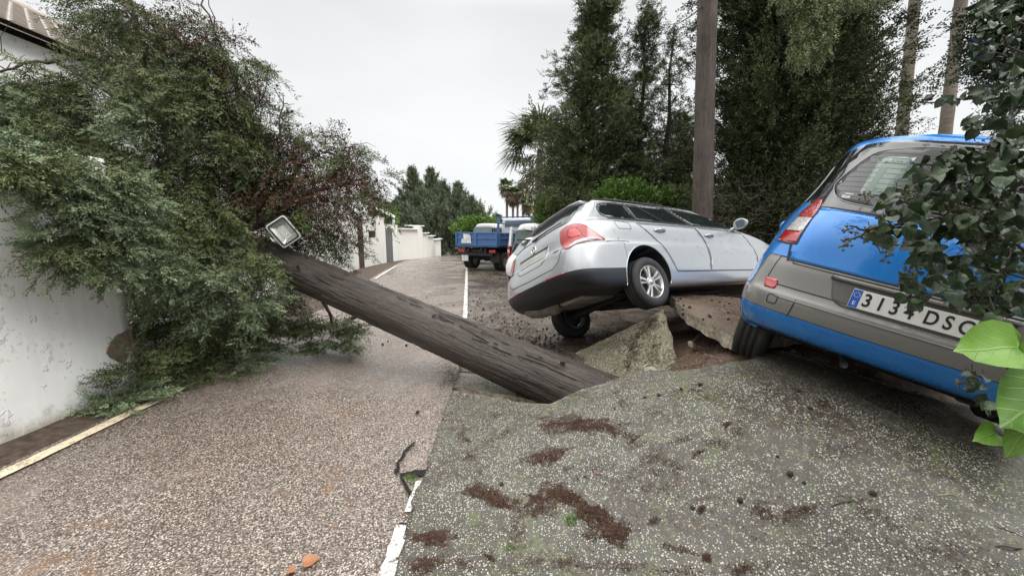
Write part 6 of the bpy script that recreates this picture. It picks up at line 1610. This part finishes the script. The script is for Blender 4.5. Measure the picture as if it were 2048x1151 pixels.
# dark estate behind the truck
sv = veh_root('parked_car', 962, 20.6, 55, 0, 'black pick-up with a pale hardtop parked behind the blue truck')
tree = shell_car(sv, 4.9, 1.85, 2.02, None, None, M_blackpaint, (.95, 3.9), zs=(.42, .60, .85, 1.05), xw=(.10, .20, .5), rear=(.02, 0, .02, .05, .10), belt=1.18, roofm=simple('hardtop_silver', (.50, .51, .50), .3, coat=.6), wr=.38)
bm = bmesh.new(); add_box(bm, (-.06, 0, .62), (.16, 1.7, .10), bevel=.03); add_box(bm, (-.04, 0, .82), (.10, 1.5, .06), bevel=.02); bm_obj('bumper', bm, M_black, sv)
pane(sv, [(.085, .66, 1.26), (.085, -.66, 1.26), (.19, -.60, 1.82), (.19, .60, 1.82)], M_pale, 'rear_window')
# ------------------------------------------------------------------ ivy at the right edge
def ivy_leaf(rs, size, lobes=True):
    """cupped leaf, base at the origin, tip along +y, facing +z. returns verts, faces, tint"""
    if lobes: half = [(0, 0), (.18, -.10), (.40, -.02), (.50, .18), (.40, .36), (.36, .50), (.24, .72), (.10, .92), (0, 1.06)]
    else: half = [(0, 0), (.20, -.09), (.42, .0), (.52, .24), (.49, .46), (.38, .66), (.22, .84), (.08, .96), (0, 1.05)]
    V = []; F = []; n = len(half); cup = rs.uniform(.10, .45); droop = rs.uniform(.10, .50); tw = rs.uniform(-.2, .2)
    def put(x, y): 
        z = cup * abs(x) * .9 - droop * y * y + tw * x * y + .045 * math.sin(8 * y + 4 * x) + .03 * math.sin(13 * x + 2 * y)
        V.append((x * size, y * size, z * size))
    rows = []
    for i, (x, y) in enumerate(half):
        row = []
        for t in (-1, -.66, -.33, 0, .33, .66, 1):
            yy = y if i in (0, n - 1) else y * (1) + (0 if abs(t) == 1 else (.05 * (1 - abs(t))))
            put(x * t, yy); row.append(len(V) - 1)
        rows.append(row)
    for a, b in zip(rows, rows[1:]):
        for k in range(6): F.append((a[k], a[k + 1], b[k + 1], b[k]))
    return V, F
def ivy_mat(name, dark, light, vein, rough=.28):
    g = NG(name); a = g.n.new('ShaderNodeAttribute'); a.attribute_name = 'leafuv'; s = g.n.new('ShaderNodeSeparateColor'); g.l.new(a.outputs['Color'], s.inputs[0])
    u, v, r = s.outputs[0], s.outputs[1], s.outputs[2]
    c = g.mix(g.math('ADD', r, g.math('MULTIPLY', g.math('SUBTRACT', g.noise(14, 4), .5), .9)), dark, light); c = g.mix(g.ramp(g.noise(45, 5), [(.35, 0), (.7, .45)]), c, light)
    au = g.math('ABSOLUTE', g.math('SUBTRACT', u, .5))
    mid = g.ramp(au, [(.0, 1), (.022, 0)])
    side = g.ramp(g.math('ABSOLUTE', g.math('SUBTRACT', g.math('FRACT', g.math('SUBTRACT', g.math('MULTIPLY', v, 4.0), g.math('MULTIPLY', au, 5.0))), .5)), [(.0, .65), (.07, 0)])
    c = g.mix(g.math('MULTIPLY', g.math('MAXIMUM', mid, side), .36), c, vein)
    g.set('Base Color', c).set('Roughness', rough).set('Specular IOR Level', .5); g.bump(g.math('MAXIMUM', mid, side), .3, .003); g.bump(g.noise(30, 3), .2, .004)
    return g.m
M_ivy = ivy_mat('dark_ivy_leaf', (.008, .022, .008), (.045, .080, .028), (.085, .13, .05), .30)
M_ivy_b = ivy_mat('bright_ivy_leaf', (.035, .10, .022), (.155, .30, .04), (.26, .40, .13), .30)
def leaf_cluster(name, parent, items, m, seed=1, lobes=.6, off=(0, 0, 0)):
    """items: (position, normal, tip direction, size, tone) -> one leaf object per plant part"""
    rs = random.Random(seed); V = []; F = []; UV = []; off = Vector(off)
    for (p, nrm, tip, sz, tone) in items:
        v, f = ivy_leaf(rs, sz, rs.random() < lobes); z = Vector(nrm).normalized(); y = (Vector(tip) - z * Vector(tip).dot(z)).normalized(); x = y.cross(z); b = len(V)
        for q in v:
            V.append(Vector(p) - off + x * q[0] + y * q[1] + z * q[2]); UV.append((.5 + q[0] / sz / 1.1, q[1] / sz, tone, 1))
        F += [tuple(i + b for i in t) for t in f]
    o = mesh_obj(name, V, F, m, parent, smooth=True); a = o.data.color_attributes.new('leafuv', 'FLOAT_COLOR', 'POINT'); a.data.foreach_set('color', np.array(UV, dtype=np.float32).ravel()); return o
iv = empty('ivy_bush', (1.75, 1.35, 0)); tag(iv, 'dark glossy ivy bush with berries hanging in front of the blue car', 'ivy'); ivo = Vector(iv.location)
rs = random.Random(21); items = []; stems = bmesh.new()
CLV = [(1905, 440, 100, 100, 95, 1.55), (1990, 400, 70, 110, 80, 1.5), (1800, 425, 45, 50, 26, 1.5), (1850, 540, 50, 60, 34, 1.5), (1930, 560, 70, 50, 48, 1.5), (2005, 570, 45, 60, 42, 1.45), (1860, 350, 60, 40, 26, 1.55), (1940, 320, 60, 26, 28, 1.55), (2020, 250, 30, 60, 26, 1.45),
       (1765, 475, 30, 26, 10, 1.5), (1830, 590, 24, 24, 8, 1.5), (2045, 160, 14, 50, 10, 1.4), (2040, 450, 40, 150, 50, 1.7), (1960, 450, 80, 130, 36, 1.75), (1955, 760, 16, 24, 7, 1.3), (1975, 800, 14, 16, 5, 1.3), (1990, 620, 40, 20, 14, 1.4)]
for (px, py, rx, ry, n_, d) in CLV:
    for k in range(int(n_ * 1.55)):
        a = rs.uniform(0, 6.283); q = rs.uniform(0, 1) ** .5; dd = d + rs.uniform(-.18, .18)
        p = at(px + math.cos(a) * q * rx, py + math.sin(a) * q * ry, d=dd)
        nrm = Vector((rs.uniform(-1.2, .8), -1 + rs.uniform(-.2, 1.3), rs.uniform(-.5, 1.2))); tip = Vector((rs.uniform(-1, .5), rs.uniform(-.3, .3), -1 + rs.uniform(-.2, .9)))
        items.append((p, nrm, tip, rs.uniform(.024, .056) if d > 1.35 else rs.uniform(.03, .045), rs.random() ** 2.2))
leaf_cluster('leaves', iv, items, M_ivy, 3, .65, ivo)
ends = [((2100, 520, 1.6), (1900, 430, 1.55)), ((1900, 430, 1.55), (1740, 462, 1.5)), ((2100, 400, 1.6), (1930, 300, 1.55)), ((1930, 300, 1.55), (1850, 330, 1.5)), ((2100, 640, 1.5), (1850, 560, 1.5)), ((1900, 430, 1.55), (1800, 400, 1.52)), ((2100, 200, 1.5), (2010, 60, 1.4)), ((2120, 780, 1.4), (1950, 750, 1.3)), ((1850, 560, 1.5), (1800, 600, 1.5)), ((2100, 500, 1.7), (2020, 200, 1.5)), ((1740, 462, 1.5), (1690, 478, 1.48)), ((1760, 455, 1.5), (1700, 450, 1.48)), ((2100, 560, 1.7), (1880, 500, 1.6)), ((2100, 450, 1.6), (1850, 395, 1.5))]
for a, b in ends: limb(stems, at(a[0], a[1], d=a[2]) - ivo, at(b[0], b[1], d=b[2]) - ivo, .006, .0028, .01, 6, .035, 5, rs)
for (p, nrm, tip, sz, tone) in items[::2]: limb(stems, p - ivo, p - ivo + Vector((rs.uniform(-.01, .05), rs.uniform(0, .05), rs.uniform(-.03, .05))), .0012, .0018, 0, 2, .05, 3, rs)
bm_obj('stems', stems, M_twig, iv, smooth=True)
M_berry = simple('ivy_berry', (.085, .072, .035), .5, var=.45, vs_=60)
for (px, py, d, n_, r) in ((1727, 390 + 78, 1.5, 12, 16), (1695, 460, 1.48, 9, 9), (1690, 488, 1.48, 13, 13), (1822, 545, 1.48, 16, 18), (1770, 515, 1.48, 9, 12), (1815, 385, 1.5, 16, 16), (1975, 290, 1.5, 14, 16), (1950, 585, 1.42, 10, 14), (1932, 765, 1.28, 12, 16), (1900, 420, 1.4, 14, 18), (1980, 480, 1.4, 12, 16), (2000, 345, 1.4, 12, 16), (1730, 395, 1.5, 10, 12)):
    bm = bmesh.new(); c = at(px, py, d=d) - ivo
    for k in range(n_):
        v = Vector((rs.gauss(0, 1), rs.gauss(0, 1), rs.gauss(0, 1))).normalized() * r / FPX * d * rs.uniform(.75, 1.0)
        bmesh.ops.create_icosphere(bm, subdivisions=2, radius=rs.uniform(.0038, .0055), matrix=Matrix.Translation(c + v)); limb(bm, c, c + v, .0009, .0009, 0, 1, 0, 3, rs)
    limb(bm, c, c + Vector((.03, .01, .01)), .0014, .0018, 0, 2, .05, 3, rs)
    bm_obj('berries', bm, M_berry, iv, smooth=True)
# big bright leaves close to the lens: creeper reaching in from the right
bl_ = empty('creeper_shoot', tuple(at(2120, 800, d=.75))); tag(bl_, 'bright green heart-shaped leaves at the lower right edge, closest of all', 'leaves'); bo = Vector(bl_.location)
BL = [((2075, 700, .62), (1948, 684, .60), (-.15, -1, .9), .088, .75), ((2080, 690, .64), (2030, 765, .62), (.1, -1, .35), .070, .8), ((2095, 790, .60), (1985, 855, .60), (-.1, -1, .75), .112, .35), ((2060, 850, .60), (2012, 915, .60), (-.2, -1, .2), .080, .6), ((2010, 855, .63), (1953, 880, .62), (.3, -1, .9), .040, .5), ((2120, 900, .6), (2050, 900, .6), (.2, -1, .4), .10, .4)]
it = []
for (a, b, nrm, sz, tone) in BL:
    pa, pb = at(a[0], a[1], d=a[2]), at(b[0], b[1], d=b[2]); it.append((pb + (pa - pb).normalized() * sz * 1.05, nrm, pb - pa, sz, tone))
for k, q in enumerate(it): leaf_cluster('leaf', bl_, [q], M_ivy_b, 40 + k, 0, bo)
bm = bmesh.new()
limb(bm, (0, 0, 0), Vector((1.95, .75, 1.15)) - bo, .006, .012, .06, 8, .03, 6, rs)
for q in it: limb(bm, (0, 0, 0), q[0] - bo, .004, .002, .01, 5, .05, 5, rs)
bm_obj('stem', bm, M_twig, bl_, smooth=True)
# conifer and ivy branches reaching in at the top right
tb = empty('leafy_branch', tuple(at(2120, 60, d=2.2))); tag(tb, 'dark leafy branches reaching in at the top right corner', 'branch'); tbo = Vector(tb.location)
items = []
for (px, py, rx, ry, n_, d) in ((2010, 40, 60, 50, 70, 2.1), (1990, 110, 50, 40, 60, 2.1), (1975, 20, 30, 24, 22, 2.1), (2035, 150, 30, 60, 50, 2.0), (1960, 95, 24, 14, 10, 2.1), (2010, 190, 40, 30, 36, 2.0), (1885, 198, 40, 5, 10, 2.0), (1965, 185, 30, 10, 12, 2.0), (1960, 240, 30, 14, 12, 2.0), (1945, 262, 14, 12, 6, 2.0)):
    for k in range(int(n_ * 2.0)):
        a = rs.uniform(0, 6.283); q = rs.uniform(0, 1) ** .5; p = at(px + math.cos(a) * q * rx, py + math.sin(a) * q * ry, d=d + rs.uniform(-.25, .25))
        if py < 170 and rs.random() < .6: continue
        items.append((p, Vector((rs.uniform(-1, 1), -1 + rs.uniform(0, 1), rs.uniform(-.6, 1))), Vector((-1 + rs.uniform(-.3, .9), rs.uniform(-.3, .3), rs.uniform(-1, .6))), rs.uniform(.018, .045), rs.random() ** 2))
leaf_cluster('leaves', tb, items, M_ivy, 8, .5, tbo); bm = bmesh.new()
chs = []
for (px, py, rx, ry, n_, d) in ((2035, 20, 60, 30, 520, 2.6), (2005, 60, 40, 40, 380, 2.6), (2050, 90, 50, 50, 520, 2.6), (1990, 100, 26, 14, 120, 2.6), (2065, 150, 34, 50, 380, 2.5), (2020, 130, 40, 26, 260, 2.6), (1975, 25, 22, 12, 90, 2.6), (2065, 220, 24, 40, 200, 2.5)):
    P, dd = cloud(npv(at(px, py, d=d)), (rx * d / FPX, .2, ry * d / FPX), n_, shell=.1); chs.append(sprays(P - np.array(tbo), dd * .6 + np.array([-.6, -.2, -.1]), rng.uniform(.05, .11, n_), K=10, w=.0042))
quads_obj('conifer_foliage', chs, M_cyp_dark, tb)
for a, b in (((2130, 60, 2.1), (1950, 30, 2.1)), ((2130, 120, 2.1), (1960, 110, 2.1)), ((2130, 200, 2.0), (1990, 190, 2.0)), ((1990, 190, 2.0), (1845, 200, 2.0)), ((2130, 260, 2.0), (1950, 245, 2.0)), ((2130, 100, 2.1), (2000, 170, 2.1))): limb(bm, at(a[0], a[1], d=a[2]) - tbo, at(b[0], b[1], d=b[2]) - tbo, .009, .0025, .01, 6, .04, 5, rs)
bm_obj('stems', bm, M_twig, tb, smooth=True)

# unseen ivy hedge with leaves overhead, added on the right to shade the slab
hg = empty('added_ivy_hedge', (2.6, .4, 0)); tag(hg, 'unseen ivy hedge with a leaf canopy, added to shade the slab', 'hedge'); rs2 = random.Random(5); items = []
for k in range(4200):
    if k % 2: p = Vector((rs2.uniform(1.75, 3.6), rs2.uniform(-1.4, 1.05), rs2.uniform(.5, 3.1)))
    else: p = Vector((rs2.uniform(.9, 3.8), rs2.uniform(-1.5, 1.9), rs2.uniform(2.2, 3.5)))
    if p.z < 2.2 and p.x < 1.45 * (p.y + .2) + .35: continue
    if p.z >= 2.2 and p.z < 1.6 + .60 * max(0, p.y) + .35: continue
    items.append((p, Vector((-.6 + rs2.uniform(-.6, .6), rs2.uniform(-.8, .8), rs2.uniform(-.2, 1))), Vector((rs2.uniform(-1, .4), rs2.uniform(-1, 1), -1)), rs2.uniform(.07, .12), rs2.random() ** 2))
leaf_cluster('leaves', hg, items, M_ivy, 12, .6, hg.location)
bm = bmesh.new()
for k in range(16): limb(bm, Vector((rs2.uniform(-.2, .8), rs2.uniform(-1.4, .3), 0)), Vector((rs2.uniform(-.3, .8), rs2.uniform(-1.4, .4), 2.9)), .03, .008, 0, 7, .05, 5, rs2)
bm_obj('stems', bm, M_twig, hg, smooth=True)
# ------------------------------------------------------------------ litter on the ground
M_needle = leaf_mat('brown_needle_litter', (.035, .018, .013), (.105, .052, .034), .75, (.20, .11, .06))
def litter(blobs, zf, name='needle_litter', Ls=(.007, .017), w=.0013, m=None, d0=1.0):
    """short needles lying flat. blobs: (px, py, rx, ry, angle, n) in photo pixels"""
    rs = np.random.default_rng(5); Vv = []; T = []
    for (px, py, rx, ry, an, n_) in blobs:
        a = rs.uniform(0, 6.283, n_); q = rs.uniform(0, 1, n_) ** .55 * (1 + .30 * np.abs(rs.normal(size=n_)) * (rs.uniform(size=n_) > .6)); ca, sa = math.cos(R(an)), math.sin(R(an))
        lump = 1 + .3 * np.sin(a * 3 + px) + .2 * np.sin(a * 7 + py)
        X = np.cos(a) * q * rx * lump; Y = np.sin(a) * q * ry * lump
        c = onto(px, py, zf, d0)
        ex, ey = onto(px + 20, py, zf, d0) - c, onto(px, py - 12, zf, d0) - c
        for x_, y_ in zip(X * ca - Y * sa, X * sa + Y * ca):
            p = c + ex * (x_ / 20) - ey * (y_ / 12); z = zf(p.x, p.y) + rs.uniform(.001, .009) * max(0, 1.1 - math.hypot((p.x - c.x) / (abs(ex.x) * rx / 20 + .01), (p.y - c.y) / (abs(ey.y) * ry / 12 + .01)) * .8)
            t = rs.uniform(0, 6.283); L_ = rs.uniform(*Ls); d = np.array([math.cos(t), math.sin(t), rs.uniform(-.15, .35)]) * L_ / 2; s = np.array([-math.sin(t), math.cos(t), rs.uniform(-.5, .5)]) * w; o = np.array([p.x, p.y, z + .002])
            Vv += [o - d, o + s, o + d, o - s]; tt = rs.uniform(0, 1); T += [(tt, (rs.uniform() > .95) * .8, 0, 1)] * 4
    return stuff(quads_obj(name, [(np.array(Vv), np.array(T))], m or M_needle))
slab_top = lambda x, y: near_z(x, y)
BLB = [(1145, 848, 75, 16, 2, 5200), (1215, 860, 45, 10, 12, 1500), (1085, 915, 32, 14, -14, 1500), (1120, 905, 20, 8, -20, 500), (975, 990, 50, 14, 16, 1900), (1000, 1010, 26, 12, 20, 700), (1085, 1003, 42, 22, -28, 2000), (1130, 995, 40, 12, 20, 1300), (1185, 1030, 60, 24, 30, 3400), (1230, 1070, 30, 16, 30, 1200),
       (865, 1075, 34, 14, 0, 1500), (850, 1130, 34, 14, -14, 900), (1035, 1065, 18, 30, 0, 260), (922, 873, 9, 14, 0, 220), (935, 880, 10, 4, 10, 120), (1012, 866, 9, 6, 0, 140), (1000, 830, 40, 6, -8, 320), (1060, 1128, 200, 30, 0, 500), (1260, 960, 90, 30, 10, 500), (1150, 950, 120, 30, 0, 500), (1400, 1000, 200, 90, 0, 700), (1240, 800, 30, 10, 60, 300), (1230, 760, 50, 8, 0, 260), (1420, 790, 90, 26, 8, 1400), (1560, 760, 90, 20, 10, 1200), (1560, 830, 120, 30, 14, 1000), (1700, 1080, 200, 50, 10, 700), (1900, 1110, 120, 30, 20, 600), (1280, 1140, 160, 14, 0, 500)]
rl = random.Random(44)
for k in range(34): BLB.append((rl.uniform(900, 1500), rl.uniform(830, 1140), rl.uniform(6, 26), rl.uniform(3, 9), rl.uniform(-40, 40), rl.randint(30, 170)))
for k in range(14): BLB.append((rl.uniform(1300, 1950), rl.uniform(800, 1140), rl.uniform(20, 70), rl.uniform(6, 20), rl.uniform(-10, 30), rl.randint(80, 260)))
litter(BLB, slab_top)
# litter on the tilted pale slab
a_, b_, c_ = A_, C_, D_; n_s = (b_ - a_).cross(c_ - a_).normalized(); tsl = lambda x, y: a_.z - (n_s.x * (x - a_.x) + n_s.y * (y - a_.y)) / n_s.z + .006 * nz2(x, y, 3)
litter([(1300, 645, 22, 14, -20, 1300), (1280, 670, 36, 9, -30, 900), (1265, 700, 12, 24, 8, 700), (1255, 730, 9, 16, 4, 300), (1310, 690, 14, 24, 0, 350), (1225, 685, 36, 8, -28, 350)], tsl, Ls=(.010, .02), w=.002, d0=3.6)
litter([(1420, 600, 60, 12, 8, 2600), (1460, 630, 40, 16, 20, 1600), (1500, 625, 40, 14, 10, 1200)], fz, Ls=(.012, .026), w=.0026, m=leaf_mat('pale_brown_litter', (.07, .035, .024), (.26, .17, .11), .7, (.34, .25, .16)), d0=3.5)
# scattered brown leaf scraps over the far strip and the road
flat = lambda x, y: strip_z(x, y) + .002
litter([(905, 745, 16, 22, 0, 260), (890, 735, 22, 10, 0, 120)], lambda x, y: .03, 'soil_crumbs', (.01, .03), .006)
litter([(1010, 600, 70, 60, 0, 1300), (985, 560, 45, 22, 0, 900), (1000, 660, 60, 28, 0, 900), (960, 540, 26, 16, 0, 500), (1180, 660, 50, 30, -20, 500), (1080, 690, 50, 20, 10, 500)], flat, 'leaf_scraps', (.02, .06), .008)
litter([(840, 560, 80, 40, 0, 900), (800, 600, 90, 26, 0, 260), (860, 532, 60, 14, 0, 700), (840, 520, 60, 6, 0, 500), (700, 680, 60, 30, 0, 80)], lambda x, y: road_z(y) + .012, 'leaf_scraps', (.015, .05), .006)
# little green tufts
grass = leaf_mat('grass_tuft', (.07, .13, .03), (.20, .32, .09), .6)
for (px, py, r, n_, fnz, lb) in ((1143, 1042, .022, 160, slab_top, 'small green moss tuft on the needle litter'), (822, 958, .030, 120, lambda x, y: .02, 'small green weed growing in the road crack'), (1022, 1098, .012, 50, slab_top, 'tiny green tuft near the bottom of the slab'), (755 + 205, 945, .010, 30, slab_top, 'tiny green sprig on the slab left of the litter')):
    p = onto(px, py, fnz); e_ = empty('weed_tuft', tuple(p)); tag(e_, lb, 'weed'); P, dd = cloud((0, 0, .006), (r, r, .008), n_); quads_obj('leaves', [sprays(P, dd + np.array([0, 0, .8]), rng.uniform(.012, .026, n_), K=5, w=.0018)], grass, e_)
# cypress cones strewn over the ground
bm = bmesh.new(); bmesh.ops.create_icosphere(bm, subdivisions=2, radius=1)
for v in bm.verts: v.co *= 1 + .22 * noise.noise(v.co * 2.4); v.co.z *= .85
me = bpy.data.meshes.new('cone'); bm.to_mesh(me); bm.free(); me.materials.append(simple('fallen_cone_brown', (.030, .022, .018), .8, var=.5, vs_=30)); rs = random.Random(31)
spots = []
for k in range(120): spots.append((rs.uniform(930, 1110), rs.uniform(600, 690), flat))
for k in range(60): spots.append((rs.uniform(930, 1015), rs.uniform(535, 600), flat))
for k in range(22): spots.append((rs.uniform(1070, 1200), rs.uniform(660, 700), flat))
for k in range(34): spots.append((rs.uniform(760, 915), rs.uniform(530, 700), lambda x, y: road_z(y) + .012))
for k in range(16): spots.append((rs.uniform(1350, 1480), rs.uniform(595, 640), fz))
for px, py in ((1290, 797), (1318, 792), (1362, 779), (1229, 819), (1385, 1017), (1555, 914), (1580, 950), (1608, 967), (835, 826), (1003, 970), (1170, 955), (1745, 990), (1040, 700), (1400, 770), (1480, 1003), (1620, 818), (1596, 783)): spots.append((px, py, slab_top if px > 900 else (lambda x, y: .015)))
lbf = {0: 'small dark cone lying on the road or parking strip beyond the trunk', 1: 'small dark cone lying on the near speckled slab', 2: 'small dark cone on the brown slab beneath the silver car'}
for (px, py, fn) in spots:
    o = bpy.data.objects.new('fallen_cone', me); COL.objects.link(o); p = onto(px, py, fn, 3.5 if fn is fz else 1.0, 40); r = rs.uniform(.011, .020) * (1 if fn is not slab_top else .8); o.location = (p.x, p.y, p.z + r * .6); o.scale = (r, r, r); o.rotation_euler = (rs.uniform(0, 3), rs.uniform(0, 3), 0)
    k = 1 if (fn is slab_top or py > 720) else 2 if fn is fz else 0
    tag(o, lbf[k], 'cone', ['cones strewn beyond the trunk', 'cones on the near slab', 'cones on the brown slab'][k])
# fallen leaves
M_leaf_or = ivy_mat('orange_dead_leaf', (.16, .055, .022), (.36, .16, .07), (.55, .30, .14), .35)
M_leaf_br = ivy_mat('brown_dead_leaf', (.10, .05, .035), (.22, .12, .08), (.26, .15, .10), .5)
roadtop = lambda x, y: .014
for i, (px, py, sz, ang, m, fn, lb) in enumerate(((608, 1130, .072, 35, M_leaf_or, roadtop, 'glossy orange-brown dead leaf at the bottom of the road'), (590, 1140, .040, 200, M_leaf_or, roadtop, 'small curled brown leaf touching the orange leaf on the road'), (1396, 1060, .042, 100, M_leaf_or, slab_top, 'torn orange leaf on the speckled slab right of the litter'), (1415, 1062, .030, 330, M_leaf_br, slab_top, 'brown half of the torn leaf on the speckled slab'), (1195, 950, .045, 60, M_leaf_br, slab_top, 'dull brown leaf on the slab between two litter patches'), (1121, 1000, .022, 95, M_leaf_or, slab_top, 'tiny orange leaf lying on the dark litter'), (976, 982, .014, 40, leaf_mat('yellow_scrap', (.5, .35, .1), (.6, .45, .15)), slab_top, 'tiny yellow scrap on the litter'), (1365, 975, .020, 10, M_leaf_or, slab_top, 'faint orange leaf scrap on the slab'), (735, 792, .030, 10, M_leaf_br, roadtop, 'pale leaf scrap on the road below the trunk'))):
    p = onto(px, py, fn); o = leaf_cluster('fallen_leaf', None, [(Vector((0, 0, .004)), (rs.uniform(-.2, .2), -.15, 1), (math.cos(R(ang)), math.sin(R(ang)), 0), sz, .7)], m, 60 + i, 0); o.location = (p.x, p.y, p.z + .006); tag(o, lb, 'leaf')
# twigs
for i, (a, b, r, lb) in enumerate((((1655, 1020), (1760, 990), .0035, 'long dark twig lying on the wet part of the slab'), ((1850, 993), (1920, 990), .0022, 'thin pale stick on the dark right part of the slab'), ((1395, 790), (1470, 815), .002, 'thin curved twig on the slab near the blue car wheel'), ((1100, 825), (1112, 842), .002, 'short dark twig beside the trunk base'), ((1900, 1085), (2046, 1100), .006, 'dark root at the bottom right corner'), ((1980, 1050), (2046, 1075), .004, 'second dark rootlet at the bottom right corner'))):
    pa, pb = onto(*a, slab_top), onto(*b, slab_top); bm = bmesh.new(); limb(bm, (0, 0, .005), pb - pa + Vector((0, 0, .006)), r, r * .5, -.003, 7, .035, 5, rs); o = bm_obj('twig', bm, simple('pale_twig', (.42, .36, .26), .7) if i == 1 else M_twig, smooth=True); o.location = pa; tag(o, lb, 'twig')
